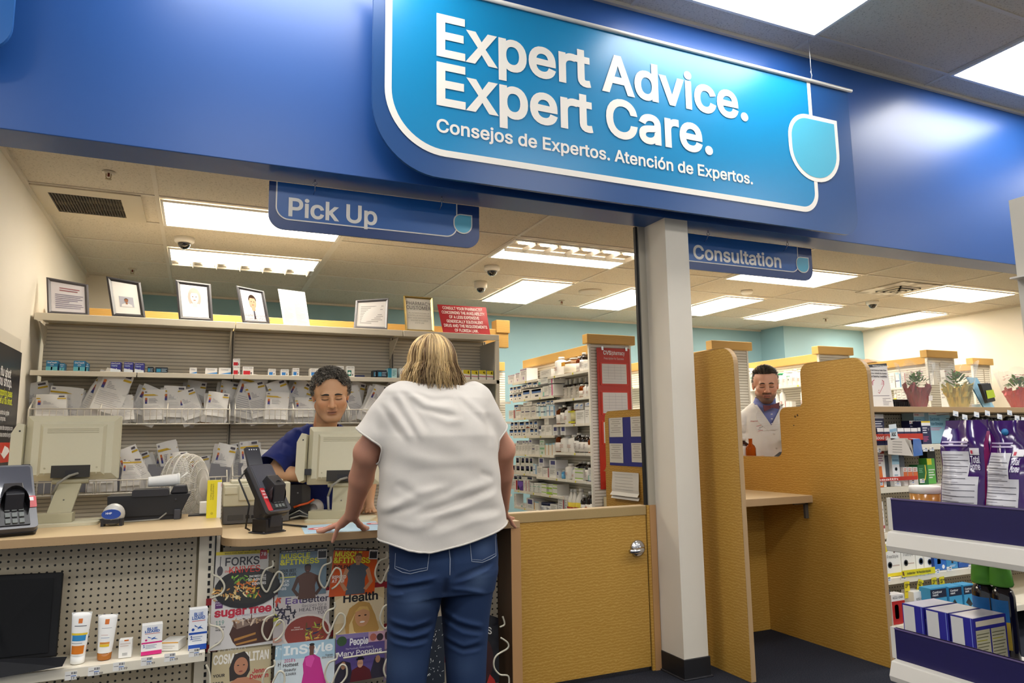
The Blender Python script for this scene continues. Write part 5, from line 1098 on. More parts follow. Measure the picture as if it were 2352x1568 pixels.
tube_bottle(152,209,1403,1530,3.16,'white sunscreen tube with blue and orange bands and a white cap',[(.2,.36,'#d97a1e'),(.45,.56,'#2f86c0'),(.56,.6,'#e6c62c',-.9,.9),(.79,.88,'#d9752a',-.22,.2),(.73,.745,'#6a6a70',-.6,.7),(.4,.41,'#8a8a90',-.8,.5)],mat('#efeee9',.35))
tube_bottle(214,269,1408,1523,3.17,'white sunscreen tube with an orange square and an amber cap',[(.79,.9,'#d9752a',-.2,.24),(.7,.71,'#9a9aa0',-.5,.6),(.55,.56,'#c99a90',-.5,.3),(.49,.5,'#6a8ab0',-.5,.5),(.36,.4,'#d98a2c',-.6,.6),(.3,.355,'#e2c02c',-.6,.6)],mat('#b06a24',.2))
def sbox(px0,px1,py0,py1,y,d,base,D,label,rz=0,name='sunscreen_carton',tilt=0):
    a=on('y',y,px0,py1); c=on('y',y,px1,py0); o=carton(c.x-a.x,c.z-ZL,d,base,D)().obj(name,loc=((a.x+c.x)/2,y+d/2,ZL),rz=rz); return tag(o,label,'carton')
sbox(272,304,1467,1512,3.15,.035,'#f0eeea',[('r',.4,.92,.75,1,'#d9752a'),('l',.1,.6,.9,.85,2,'#d9c9c0')]+[('r',.3+.05*i,.12,.32+.05*i,.28,'#55555a') for i in range(8)],'small white carton showing a barcode on the sunscreen shelf',-.05)
LZ=lambda c:[('t',.5,.84,.075,'BLUE','#2a5fae','c',.05,.5),('t',.5,.75,.075,'LiZARD','#2a5fae','c',.05,.72),('r',.15,.7,.88,.715,'#d0605a'),('p',[(.3,.62),(.5,.55),(.7,.6),(.62,.56),(.8,.5),(.6,.52),(.45,.5),(.5,.54),(.3,.58)],'#2a5fae'),('c',.22,.5,.035,c),('r',0,.38,1,.43,c),('t',.08,.26,.09,'1','#2a4f9a','l',.04),('l',.2,.2,.75,.34,3,'#9aa8c0'),('r',0,0,1,.13,c)]
sbox(322,373,1432,1508,3.15,.045,'#f2f1ef',LZ('#d4227c'),'white sunscreen carton with a blue lizard and magenta bands',.08)
sbox(377,420,1470,1500,3.17,.08,'#f1efe9',[('r',0,.82,1,.94,'#e6a63a'),('l',.1,.2,.8,.6,2,'#cfcac2')],'white carton lying flat between two lizard cartons',-.35)
sbox(431,477,1396,1498,3.14,.045,'#f0f1f3',LZ('#1d4fae'),'tall white sunscreen carton with a blue lizard and dark blue bands',.06)
# ---------------------------------------------------------------- magazines under the pickup counter
K6=lambda x,y:(460+x*.2219,1220+y*.2219)
def magazine(c,y,base,D,label,th=.007,dy=.035,name='magazine',ext=None):
    TL,TR,BR,BL=[on('y',y+(dy if i<2 else 0),*K6(*q)) for i,q in enumerate(c)]
    o=(BL+BR)/2; n=(BR-BL).cross(TL-BL).normalized()
    P=lambda u,v,k=0: BL*(1-u)*(1-v)+BR*u*(1-v)+TR*u*v+TL*(1-u)*v+n*k-o
    w=(BR-BL).length; h=(TL-BL).length
    b=B(); vs=[P(u,v,k) for k in (-th,0) for u,v in ((0,0),(1,0),(1,1),(0,1))]
    b.add(vs,[(3,2,1,0),(0,1,5,4),(1,2,6,5),(2,3,7,6),(3,0,4,7)],mat('#e8e5df',.6)); b.add(vs[4:],[(0,1,2,3)],mat(base,.28))
    for lay,d in enumerate(D):
        k=.0003+.00008*lay
        if d[0]=='r': b.quad(P(d[1],d[2],k),P(d[3],d[2],k),P(d[3],d[4],k),P(d[1],d[4],k),mat(d[5],.28))
        elif d[0]=='p': b.add([P(q[0],q[1],k) for q in d[1]],[tuple(range(len(d[1])))],mat(d[2],.3))
        elif d[0]=='e': b.add([P(d[1]+d[3]*math.cos(2*PI*i/24),d[2]+d[4]*math.sin(2*PI*i/24),k) for i in range(24)],[tuple(range(24))],mat(d[5],.3))
        elif d[0]=='t': b.text(d[4],P(d[1],d[2],k),P(1,d[2])-P(0,d[2]),TL-BL,d[3]*h,mat(d[5],.4),bold=d[7] if len(d)>7 else .03,al=d[6] if len(d)>6 else 'l',w=d[8]*w if len(d)>8 else None,eps=.00003)
        elif d[0]=='s':   # scatter of food shapes: centre, spread, colours
            r=random.Random(d[6])
            for q in range(d[5]):
                x=d[1]+(r.random()-.5)*2*d[3]; z=d[2]+(r.random()-.5)*2*d[4]; a=r.random()*PI; l=.02+.05*r.random(); t=.008+.012*r.random()
                ca,sa=math.cos(a),math.sin(a); kk=k+.00003*q
                b.add([P(x+l*math.cos(s)*ca-t*math.sin(s)*sa,z+(l*math.cos(s)*sa+t*math.sin(s)*ca)*w/h,kk) for s in [2*PI*i/8 for i in range(8)]],[tuple(range(8))],mat(d[7][q%len(d[7])],.35))
    return tag(b.obj(name,loc=o),label,'magazine')
def person_fig(cx,top,s,skin,hair,cloth,arms=True,bare=False):
    o=[('p',[(cx-.3*s,top-1.2*s),(cx+.3*s,top-1.2*s),(cx+.26*s,top-.75*s),(cx+.36*s,top-.42*s),(cx+.1*s,top-.28*s),(cx-.1*s,top-.28*s),(cx-.36*s,top-.42*s),(cx-.26*s,top-.75*s)],cloth)]
    if arms:
        for q in (-1,1): o.append(('p',[(cx+q*.36*s,top-.4*s),(cx+q*.26*s,top-.5*s),(cx+q*.4*s,top-.85*s),(cx+q*.24*s,top-1.05*s),(cx+q*.34*s,top-1.1*s),(cx+q*.52*s,top-.85*s)],skin))
    o+=[('p',[(cx-.06*s,top-.34*s),(cx+.06*s,top-.34*s),(cx+.06*s,top-.2*s),(cx-.06*s,top-.2*s)],skin),('e',cx,top-.14*s,.105*s,.15*s,skin),('p',[(cx-.11*s,top-.12*s),(cx-.1*s,top-.02*s),(cx,top+.03*s),(cx+.1*s,top-.02*s),(cx+.11*s,top-.12*s),(cx+.06*s,top-.06*s),(cx-.06*s,top-.06*s)],hair)]
    for q in (-1,1): o.append(('e',cx+q*.045*s,top-.13*s,.016*s,.008*s,'#2c2220'))
    o.append(('e',cx,top-.22*s,.035*s,.01*s,'#8a4438')); return o
MF=lambda bg,tt,fig,txt:[('r',0,.94,1,1,'#1c1a1e'),('t',.03,.955,.025,txt,'#e8e4dc','l',.03,.7),('t',.04,.815,.1,'MUSCLE','#e2dd2a','l',.05,.6),('t',.02,.68,.11,'&FITNESS','#e2dd2a','l',.05,.82)]+fig+[('r',.8,.76,1,.97,'#d9d4cc'),('r',.815,.78,.985,.95,'#2a2628'),('t',.9,.93,.025,'FLEX','#e8e4dc','c',.04,.16)]+tt
magazine(((165,215),(710,190),(697,660),(135,720)),3.25,'#c9c4bc',[('r',0,.93,1,1,'#e6cf2a'),('t',.16,.945,.03,'WHOLE-FOOD, PLANT-BASED LIFESTYLE','#4a3a1e','l',.03,.65),('e',.62,.2,.62,.42,'#1b191b'),('e',.66,.2,.5,.33,'#26231f'),('s',.3,.12,.32,.12,46,3,['#e0c07a','#d9a95c','#efdca8','#c98a3c']),('s',.58,.25,.2,.1,26,5,['#d9761e','#e8912a','#c9621a']),('s',.5,.4,.2,.06,18,8,['#6a9a2a','#8cc03c','#4f7a24']),('s',.72,.1,.12,.1,20,9,['#5a8a2c','#d9b43a','#c9562a']),('t',.18,.7,.165,'FORKS','#2a2630','l',.03,.64),('t',.26,.54,.13,'KNiVES','#d23a2c','l',.02,.58),('t',.18,.56,.04,'OVER','#d23a2c','l'),('e',.09,.6,.055,.1,'#3a353c'),('r',.083,.7,.097,.9,'#3a353c'),('r',.83,.8,.97,1,'#b52a34'),('t',.9,.88,.07,'78','#f0e6e2','c',.04),('t',.96,.42,.04,'INCREDIBLE','#efece6','r',.03,.32),('t',.96,.34,.055,'30-MINUTE','#efece6','r',.03,.34),('t',.96,.25,.055,'DINNERS','#efece6','r',.03,.26)],'cookbook style magazine titled FORKS KNIVES, top left of the magazine rack')
magazine(((822,200),(1312,168),(1300,640),(800,680)),3.25,'#6b7f8c',MF('',[('t',.03,.52,.06,'YOUR. BEST.','#17151a','l',.04,.34),('t',.03,.44,.06,'BODY. EVER.','#17151a','l',.04,.34),('r',.03,.4,.35,.415,'#d9d42a'),('t',.03,.3,.055,'ROCK','#dfe3e6','l',.04),('t',.03,.22,.055,'HARD','#dfe3e6','l',.04),('t',.03,.14,.055,'ABS','#dfe3e6','l',.04)],person_fig(.6,.66,.62,'#4a2f25','#1a1412','#563629'),'YOUR KETO WEIGHT LOSS'),'fitness magazine with a blue cover and a bare chested figure')
magazine(((1385,165),(1842,178),(1800,640),(1328,680)),3.25,'#c9521c',MF('',[('t',.04,.56,.07,'DOLPH','#17120f','l',.05,.36),('t',.03,.36,.06,'RIPPED','#efe6dc','l',.04),('t',.03,.28,.06,'AT 60!','#efe6dc','l',.04)],person_fig(.57,.88,.72,'#b98562','#6a4a30','#4f5660'),'SHED FAT & GET CUT - NO GYM REQUIRED!'),'fitness magazine with an orange cover and a figure in a grey vest')
magazine(((118,703),(755,632),(750,1160),(92,1240)),3.22,'#dcd8d4',[('r',.06,.8,.18,.95,'#5e2a6a'),('t',.12,.9,.03,'FOOD','#e9dff0','c',.04,.1),('t',.12,.86,.026,'to love','#e9dff0','c',.03,.08),('t',.05,.64,.15,'sugar free','#c2203c','l',.07,.92),('t',.38,.6,.035,'EAT SWEET NATURALLY','#8a7a9a','l',.01,.58),('t',.08,.48,.08,'119','#3f8a7a','l',.01,.13),('t',.08,.42,.035,'delicious','#3a3a3c','l',.04,.15),('t',.08,.37,.035,'recipes','#3a3a3c','l',.04,.13),('p',[(.3,.28),(.36,.46),(.62,.54),(1,.55),(1,.06),(.42,.03),(.36,.12)],'#4a2a1e'),('p',[(.34,.44),(.6,.54),(1,.56),(1,.5),(.72,.44),(.42,.36)],'#8f7768'),('s',.66,.5,.28,.05,26,12,['#c9a27c','#6a4a38','#e0c9b0']),('p',[(.38,.18),(.72,.26),(.72,.22),(.38,.13)],'#b5803c'),('p',[(.4,.08),(.74,.14),(.74,.1),(.42,.05)],'#b5803c'),('e',.13,.12,.05,.04,'#b9b5b0')],'white food magazine titled sugar free with a slice of chocolate cake')
magazine(((768,655),(1340,608),(1330,1125),(748,1185)),3.22,'#c9c0bc',[('t',.1,.945,.025,'Better Homes & Gardens','#5a5258','l',.02,.42),('t',.2,.79,.12,'Eat','#5a3a86','l',.02,.3),('t',.5,.79,.12,'Better','#2c2340','l',.03,.48),('t',.5,.7,.06,'Recipes for a','#6a6468','l',0,.44),('t',.45,.62,.065,'HEALTHIER','#5a5458','l',.02,.5),('t',.78,.54,.065,'YOU!','#5a5458','l',.02,.18),('s',.16,.72,.14,.06,10,21,['#2c2436','#3a3048']),('s',.2,.56,.17,.12,24,22,['#2a2638','#3c3650','#1f1c2c']),('s',.06,.86,.05,.06,8,23,['#c23a2a','#d9562c']),('s',.05,.5,.05,.1,8,25,['#b9c93a','#d9c84a']),('e',.6,.2,.44,.36,'#d9cfc6'),('e',.6,.2,.4,.32,'#8f3a2e'),('s',.74,.2,.16,.14,34,26,['#c98a3c','#e0b050','#6a4a24','#2c3050','#a8b43a','#7a5a30']),('t',.42,.3,.022,'REDUCE','#e9d9cf','c',.02),('t',.42,.26,.022,'INFLAMMATION','#e9d9cf','c',.02),('e',.06,.1,.1,.05,'#c99a86')],'food magazine titled EatBetter with a red soup bowl')
magazine(((1393,622),(1905,572),(1900,1040),(1378,1110)),3.22,'#cdb68c',[('p',[(.02,.8),(.3,.95),(.7,.92),(.98,.75),(.98,.2),(.8,.3),(.75,.62),(.35,.66),(.3,.3),(.02,.3)],'#d9c6a2'),('p',[(.25,0),(.2,.3),(.3,.6),(.5,.74),(.7,.68),(.82,.4),(.9,.1),(.85,0)],'#b98f4e'),('p',[(.3,0),(.3,.25),(.42,.5),(.36,.3),(.4,.1),(.5,0)],'#dcbf85'),('e',.56,.4,.15,.22,'#c9936a'),('p',[(.4,.5),(.5,.62),(.66,.6),(.74,.42),(.7,.5),(.58,.56)],'#cfa760'),('e',.5,.42,.025,.014,'#3a2a20'),('e',.62,.42,.025,.014,'#3a2a20'),('e',.56,.28,.05,.02,'#e9ddd4'),('t',.17,.74,.17,'Health','#17151c','l',.05,.7)],'Health magazine with a smiling long haired figure on a beige cover')
magazine(((128,1255),(722,1185),(710,1640),(95,1720)),3.18,'#b9aa86',[('t',.02,.72,.2,'COSMOPOLITAN','#e9e4da','l',.05,.95),('p',[(.32,.3),(.3,.6),(.38,.9),(.55,.95),(.64,.8),(.66,.5),(.6,.35)],'#2c201c'),('e',.5,.62,.12,.2,'#b57c5c'),('p',[(.2,0),(.3,.25),(.45,.36),(.6,.36),(.85,.22),(.95,0)],'#b57c5c'),('p',[(.3,0),(.32,.14),(.8,.1),(.82,0)],'#d9762a'),('e',.45,.64,.02,.012,'#2a1c18'),('e',.55,.64,.02,.012,'#2a1c18'),('e',.5,.5,.035,.015,'#8a3a38'),('t',.7,.42,.1,'Jenna','#b5202a','l',.04,.26),('t',.66,.3,.1,'Dewan','#b5202a','l',.04,.32),('t',.03,.43,.06,'YOUR','#1f1b1a','l',.05,.2),('t',.03,.26,.06,'2019','#1f1b1a','l',.05,.18)],'COSMOPOLITAN magazine with a dark haired figure in orange')
magazine(((180,1195),(735,1150),(728,1600),(160,1680)),3.2,'#c2b48e',[('t',.02,.84,.12,'COSMO','#e9e4da','l',.05,.5)],'second COSMOPOLITAN copy tucked behind the first',th=.005)
magazine(((845,1165),(1395,1108),(1385,1560),(822,1640)),3.18,'#cfd9dc',[('p',[(0,1),(1,1),(1,.6),(0,.65)],'#a9c9d9'),('t',.04,.74,.19,'InStyle','#eef2f2','l',.05,.92),('p',[(.38,0),(.42,.3),(.4,.5),(.44,.66),(.6,.7),(.72,.6),(.8,.2),(.85,0)],'#c22a86'),('p',[(.44,.62),(.56,.7),(.62,.6),(.56,.4),(.46,.46)],'#d94aa0'),('p',[(.52,.68),(.6,.68),(.6,.8),(.52,.8)],'#6a4232'),('e',.56,.85,.05,.08,'#6a4232'),('e',.56,.92,.05,.03,'#221814'),('t',.06,.58,.07,'2018\'s','#b52a6a','l',.02,.2),('t',.04,.48,.07,'Hottest','#2c2426','l',.03,.28),('t',.06,.38,.06,'Beauty','#2c2426','l',.02,.22),('t',.1,.29,.06,'Looks','#2c2426','l',.02,.18),('t',.96,.62,.04,'Tracee','#4a3a34','r',.02,.14),('t',.96,.57,.04,'Ellis Ross','#4a3a34','r',.02,.2)],'InStyle magazine with a figure in a long pink dress')
magazine(((780,1175),(900,1160),(880,1560),(755,1640)),3.19,'#cfd9dc',[('p',[(0,1),(1,1),(1,.6),(0,.65)],'#a9c9d9'),('t',.04,.74,.19,'In','#eef2f2','l',.05,.5),('t',.3,.48,.07,'Hot','#2c2426','l',.03,.6)],'second InStyle copy showing only its left edge',th=.004)
magazine(((1405,1072),(1910,1025),(1905,1500),(1390,1590)),3.18,'#5a4a86',[('r',0,.9,1,1,'#8f7fb0'),('e',.12,.86,.1,.1,'#3f5a3a'),('r',.66,.78,1,1,'#c9a0b0'),('e',.76,.88,.07,.08,'#b56a5a'),('e',.9,.87,.07,.08,'#3a2c34'),('t',.28,.76,.13,'People','#f0eef2','l',.06,.38),('t',.2,.67,.035,'The Practically Perfect Guide to','#dcd4ea','l',0,.56),('t',.04,.55,.09,'Mary Poppins','#f2f0ea','l',.02,.9),('p',[(0,0),(0,.4),(.15,.46),(.3,.4),(.35,.1),(.7,.1),(.8,.45),(1,.4),(1,0)],'#2c2636'),('p',[(.3,0),(.34,.24),(.46,.3),(.58,.3),(.7,.2),(.74,0)],'#5a1f24'),('e',.5,.36,.06,.09,'#c9987c'),('r',.42,.43,.58,.47,'#1d1a26'),('r',.45,.47,.55,.52,'#1d1a26'),('e',.86,.4,.05,.08,'#a87a5c'),('e',.16,.36,.05,.08,'#a87a5c')],'purple People magazine, lower right beside the woman\'s leg')
magazine(((1902,1000),(1965,1010),(1955,1500),(1895,1560)),3.2,'#8f7a8c',[('r',0,.6,1,1,'#c9a8b4'),('e',.5,.86,.35,.08,'#4a3438')],'edge of another purple magazine by the woman\'s knee',th=.004)
magazine(((2350,895),(2530,870),(2530,1560),(2330,1640)),3.2,'#1d2430',[('s',.5,.5,.4,.4,40,31,['#e9e9e4','#cfd4d2','#f2f2ee'])],'dark book with white flowers seen between the woman\'s legs',name='book')
magazine(((2900,830),(3085,895),(3095,1560),(2900,1600)),3.2,'#17161e',[('t',.5,.72,.09,'S','#efe9e2','c',.02),('e',.2,.35,.5,.3,'#3a1c1e'),('p',[(.3,.0),(.5,.14),(.75,.05),(.8,0)],'#b52a24')],'dark magazine with a white S right of the woman\'s leg')
# wire magazine rack
e=E('magazine_rack',(.9,3.2,.3),'cream wire magazine rack hung under the pickup counter','rack'); wr=mat('#d9d2bd',.4)
def wires(L,y,nm,r=.0042):
    for pl in L:
        P=[on('y',y,*K6(*q))-Vector((.9,3.2,.3)) for q in pl]
        S_=[]
        for i in range(len(P)-1):   # Catmull-Rom
            p0,p1,p2,p3=P[max(i-1,0)],P[i],P[i+1],P[min(i+2,len(P)-1)]
            for k in range(5):
                t=k/5; S_.append(.5*((2*p1)+(p2-p0)*t+(2*p0-5*p1+4*p2-p3)*t*t+(3*p1-p0-3*p2+p3)*t**3))
        B().tube(S_+[P[-1]],r,wr,6).obj(nm,e)
leafL=lambda x,y:[(x+60,y-120),(x+60,y-60),(x-20,y-20),(x-60,y+90),(x-40,y+170),(x+5,y+200),(x+60,y+80),(x+110,y+0),(x+160,y+20),(x+165,y+110),(x+120,y+180),(x+70,y+215)]
wires([leafL(690,420),leafL(1290,380),leafL(1870,330),[(125,360),(125,440),(200,480),(250,560),(220,640),(110,690)]],3.222,'wire_loop')
wires([leafL(700,920),leafL(1330,850),leafL(1920,800),[(95,850),(95,960),(190,990),(235,1060),(210,1140),(95,1220),(92,1260)],[(3130,880),(3150,960),(3100,990)]],3.187,'wire_loop')
wires([leafL(705,1450),leafL(1350,1380),leafL(1960,1330),[(60,1380),(95,1470),(100,1600)],[(1480,1310),(1900,1250),(1960,1250)],[(3110,1100),(3180,1150),(3180,1210),(3060,1290),(3040,1400),(3100,1480),(3190,1500),(3190,1640)]],3.155,'wire_loop')
b=B()
for py,yy in ((700,3.26),(1180,3.25),(1650,3.24)):
    a=on('y',yy,*K6(60,py+30)); c=on('y',yy,*K6(2900,py-170)); b.box((a.x-.9,yy-3.2,a.z-.3-.015),(c.x-.9,yy-3.2+.004,a.z-.3+.012),mat('#8f1f28',.45))
b.obj('label_strip',e)
# ---------------------------------------------------------------- right counter: goods on the shelves, plants on top
gR='cartons on the right merchandise shelves'
def rb(px0,px1,py0,z,y,d,base,D,label,side=None,rz=0,top=None,name='test_carton',cat='carton',grp=gR):
    a=on('y',y,px0,py0); c=on('y',y,px1,py0); w=abs(c.x-a.x)-.002; zt=a.z; h=max(.015,zt-z)
    return tag(carton(w,h,d,base,D,top=top,side=side)().obj(name,loc=((a.x+c.x)/2,y+d/2,z+.0005),rz=rz),label,cat,grp)
NV='#20244f'
nav=[('r',0,.86,1,1,'#f2efec'),('c',.15,.93,.03,'#c8303c'),('l',.12,.5,.85,.8,4,'#e6e6ee'),('l',.12,.2,.8,.42,3,'#c85a8a')]
hrt=lambda x,z,s,c:('p',[(x,z-s),(x-s*.7,z),(x-s*.5,z+s*.45),(x,z+s*.15),(x+s*.5,z+s*.45),(x+s*.7,z)],c)
R1=1.158
rb(2004,2029,951,R1,3.28,.06,NV,nav,'tall navy carton at the left end of the right top shelf')
for i in range(6): rb(2014+i*15.5,2029+i*15.5,983,R1,3.215,.05,NV,[('r',0,.78,1,1,'#f2efec'),('l',.12,.25,.85,.7,3,'#e6e6ee')],'low navy carton %s from the left behind the red shelf strip'%ORD[i])
rb(2107,2114,982,R1,3.215,.05,NV,[('r',0,.78,1,1,'#f2efec')],'narrow navy carton at the right end of the low navy row')
rb(2088,2101,966,R1,3.28,.06,NV,nav,'left navy carton of a pair under the pulse stimulator boxes'); rb(2102,2115,966,R1,3.28,.06,NV,nav,'right navy carton of a pair under the pulse stimulator boxes')
rb(2115,2136,967,R1,3.21,.06,NV,[('r',0,.93,1,1,'#e6c62c'),('r',0,.8,1,.93,'#f2efec'),hrt(.75,.66,.08,'#f0f0f4'),hrt(.75,.66,.06,NV),('l',.1,.45,.6,.75,3,'#e6e6ee'),('l',.1,.1,.7,.35,4,'#c85a8a')],'navy carton with a yellow top strip on the right top shelf')
eps_=[('r',0,.84,1,1,'#f4f1ee'),('t',.05,.88,.045,'CVS Health','#c8303c','l',.03,.3),('p',[(0,0),(1,0),(1,.84),(0,.84)],'#9fd0e6'),('t',.05,.68,.09,'Electronic','#2a6f96','l',.02,.45),('t',.05,.54,.09,'Pulse Stimulator','#2a6f96','l',.02,.6),('l',.05,.38,.55,.48,2,'#d98aa8'),hrt(.85,.62,.13,'#e9f4f8'),hrt(.85,.62,.1,'#9fd0e6'),('r',0,0,1,.3,'#eef1f2')]
rb(2097,2130,945,R1,3.36,.09,'#bcd9e6',eps_,'light blue Electronic Pulse Stimulator carton, left of the two'); rb(2131,2180,941,R1,3.33,.09,'#bcd9e6',eps_,'light blue Electronic Pulse Stimulator carton, right of the two')
rs=mat('#c8321f',.4)
def strip(px0,px1,py0,py1,y,label,txt=None):
    a=on('y',y,px0,py1); c=on('y',y,px1,py0); b=B(); w=c.x-a.x; h=c.z-a.z; b.box((-w/2,-.001,0),(w/2,.001,h),rs)
    if txt: b.text(txt,(-w/2+.005,-.0012,h*.2),XA,ZA,h*.5,'#f6e4e0',bold=.04,w=w*.5)
    tag(b.obj('shelf_strip',loc=((a.x+c.x)/2,y,a.z)),label,'sign','red shelf strips')
strip(2006,2119,995,1012,3.19,'red strip on the lip of the right top shelf','blood glucose'); strip(2013,2107,1092,1106,3.19,'red strip on the second lip of the right shelves','health')
# A1C flag and leaflet holder on the lip
a=on('y',3.12,2045,1010); e=E('leaflet_holder',a,'folded white and blue leaflets under a flag reading A1C on the top shelf lip','leaflet')
b=B(); q=lambda x,y,Y=3.12: on('y',Y,x,y)-a
def poly(b,pts,m,Y=3.12): b.add([on('y',yy if yy else Y,x,y)-a for x,y,yy in [(p+(None,))[:3] for p in pts]],[tuple(range(len(pts)))],m)
poly(b,[(2041,975),(2058,973),(2063,1007),(2046,1010)],mat('#dfe7ea',.4)); b.text('A1C',on('y',3.1185,2048,1001)-a,XA,ZA,.022,'#23252c',bold=.06,w=.04); b.quad(*[on('y',3.119,x,y)-a for x,y in ((2044,993),(2060,990),(2059,983),(2043,986))],mat('#8fb4cc',.4)); b.obj('flag',e)
b=B(); poly(b,[(2038,1006),(2085,1006),(2098,1047),(2040,1043)],mat('#d6cdc2',.5)); poly(b,[(2078,1007),(2092,1010),(2099,1048),(2097,1046)],mat('#bfb6aa',.5))
for i in range(5): b.quad(*[on('y',3.118,x,y+i*6)-a for x,y in ((2050,1013),(2072,1014),(2072,1015.2),(2050,1014.2))],mat('#8a857e',.6))
b.obj('white_leaflet',e)
b=B(); poly(b,[(2097,1008,3.12),(2115,1007,3.2),(2120,1045,3.2),(2098,1048,3.12)],mat('#2f6fc0',.4)); poly(b,[(2085,1006,3.14),(2115,1007,3.2),(2097,1008,3.12)],mat('#b9cfe2',.4)); b.obj('blue_leaflet',e)
# second shelf
R2=.897
rb(2009,2030,1032,R2,3.22,.06,'#ece7e0',[('p',[(.1,0),(.7,0),(.6,.55),(.2,.55)],'#d9762a'),('r',.55,.88,1,.98,'#b5402a'),('l',.1,.6,.85,.85,4,'#9a6a80')],'white carton with an orange figure at the left of the second right shelf')
for i,(x0,x1) in enumerate(((2030,2046),(2064,2076))): rb(x0,x1,1046,R2,3.24,.06,'#3a4048',[('p',[(0,.1),(.5,0),(1,.1),(1,.9),(.5,1),(0,.9)],'#5a6068')],['grey blister pack right of the orange figure carton','grey blister pack right of the white monitor carton'][i])
rb(2047,2064,1045,R2,3.215,.05,'#eceff0',[('r',0,.7,1,1,'#a9d3e4'),('t',.1,.8,.07,'Monitoring','#2a6f96','l',.02,.8),('c',.5,.55,.06,'#4a5a68'),('c',.5,.55,.04,'#eceff0'),('l',.2,.15,.7,.4,3,'#8ab0c4')],'white and light blue monitor carton on the second right shelf')
for i,(x0,x1) in enumerate(((2074,2083),(2084,2095),(2096,2107))): rb(x0,x1,1073,R2,3.215,.06,'#e6e0da',[('r',0,.35,1,.75,'#d9703c'),('l',.15,.78,.8,.95,2,'#c85a3a')],'small orange and white carton %s from the left on the second right shelf'%ORD[i])
rb(2107,2130,1068,R2,3.22,.06,'#1f6a34',[('p',[(.3,.1),(.6,.3),(.75,.6),(.7,1),(.8,1),(.85,.6),(.7,.25)],'#d9c63a'),('l',.1,.6,.5,.85,3,'#7ab88a')],'dark green carton with a yellow curve')
rb(2128,2146,1053,R2,3.25,.06,'#5fb04a',[('r',.0,.75,.6,1,'#e2d42c'),('l',.1,.2,.9,.6,4,'#e9f2e4')],'bright green carton beside the purple bag'); rb(2127,2146,1020,R2,3.32,.06,'#1b2026',[('t',.5,.4,.16,'GEN','#c9d4a0','c',.04,.6)],'dark carton with pale letters behind the bright green one')
# third and fourth shelves
for i in range(2): rb(2009+i*10,2018+i*10,1152,.905-.285,3.23,.05,'#efece8',[('r',0,.12,1,.22,'#b03050'),('l',.15,.4,.85,.8,3,'#b9b0b0')],'white carton with a dark pink stripe, %s of two by the booth panel'%ORD[i])
Z4=.3985
fsd=[('p',[(0,.72),(.5,.86),(1,.8),(1,1),(0,1)],'#ecd92a'),('r',0,0,1,.1,'#ecd92a'),('p',[(.52,.8),(.62,.92),(.66,.8),(.78,.9),(.72,.74),(.6,.7)],'#5a3420'),('t',.5,.56,.09,'FreeStyle','#5a5a60','c',.0,.7),('e',0,0,0,0,'')]
fsd=fsd[:-1]+[('c',.3,.35,.1,'#3a3f48'),('c',.3,.35,.06,'#8a9098'),('r',.45,.3,.9,.34,'#c9b8b0')]
rb(2029,2066,1250,Z4,3.05,.07,'#f0efea',fsd,'white and yellow FreeStyle carton, leftmost of the row'); rb(2067,2099,1246,Z4,3.06,.07,'#f0efea',fsd,'white and yellow FreeStyle carton, second of the row')
rb(2101,2120,1256,Z4,3.08,.06,'#f0efea',[('r',0,.78,1,1,'#ecd92a'),('c',.6,.4,.14,'#3a4a68'),('c',.6,.4,.09,'#f0efea')],'narrow carton with a ring mark beside the FreeStyle cartons'); rb(2121,2142,1262,Z4,3.07,.06,'#f0efea',[('r',0,.8,1,1,'#ecd92a'),('c',.55,.4,.14,'#3a4a68'),('c',.55,.4,.09,'#f0efea')],'second narrow carton with a ring mark, nearer the blue one')
a=on('y',3.015,2070,1319); c=on('y',3.015,2145,1298); b=B(); w=c.x-a.x; h=.036; b.box((-w/2,-.001,0),(w/2,.001,h),mat('#e6d92c',.4)); b.text('Available Now - No Prescription Required',(0,-.0012,h*.3),XA,ZA,h*.38,'#4a4a30',bold=.03,al='c',w=w*.72); b.add([(-w/2+.006,-.0012,.01),(-w/2+.02,-.0012,.004),(-w/2+.016,-.0012,.03),(-w/2+.004,-.0012,.03)],[(0,1,2,3)],mat('#6a3a20',.5)); tag(b.obj('shelf_strip',loc=((a.x+c.x)/2,3.01,Z4)),'yellow strip reading Available Now No Prescription Required','sign')
rb(2143,2170,1262,Z4,3.05,.06,'#20408c',[('p',[(0,.6),(1,.4),(1,0),(0,0)],'#2f6fc0'),('p',[(.25,.3),(.55,.3),(.6,.85),(.3,.85)],'#e6e9ec'),('p',[(.3,.36),(.52,.36),(.55,.78),(.34,.78)],'#8fa0ac'),('c',.75,.15,.1,'#eef0f2')],'blue carton showing a white meter'); rb(2171,2197,1266,Z4,3.05,.06,'#3f8fc4',[('r',.45,.3,.62,.9,'#2a3038'),('l',.3,.1,.8,.22,2,'#d9e6ee')],'light blue carton showing a lancing pen'); rb(2199,2240,1268,Z4,3.05,.06,'#2457a4',[('c',.68,.5,.36,'#e6b93a'),('c',.68,.5,.28,'#eef0f2'),('r',.05,.3,.35,.5,'#8fb4e0')],'blue carton with a yellow ringed white disc')
for i in range(5): rb(2242+i*21,2261+i*21,1272,Z4,3.06,.06,'#dfe9ee',[('r',0,.0,1,.35,'#5ab0cc'),('t',.5,.6,.2,'Contour','#555a70','c',.02,.7)],'small white and blue carton %s from the left, behind the green capped bottles'%ORD[i])
ytag=mat('#e6d21e',.5)
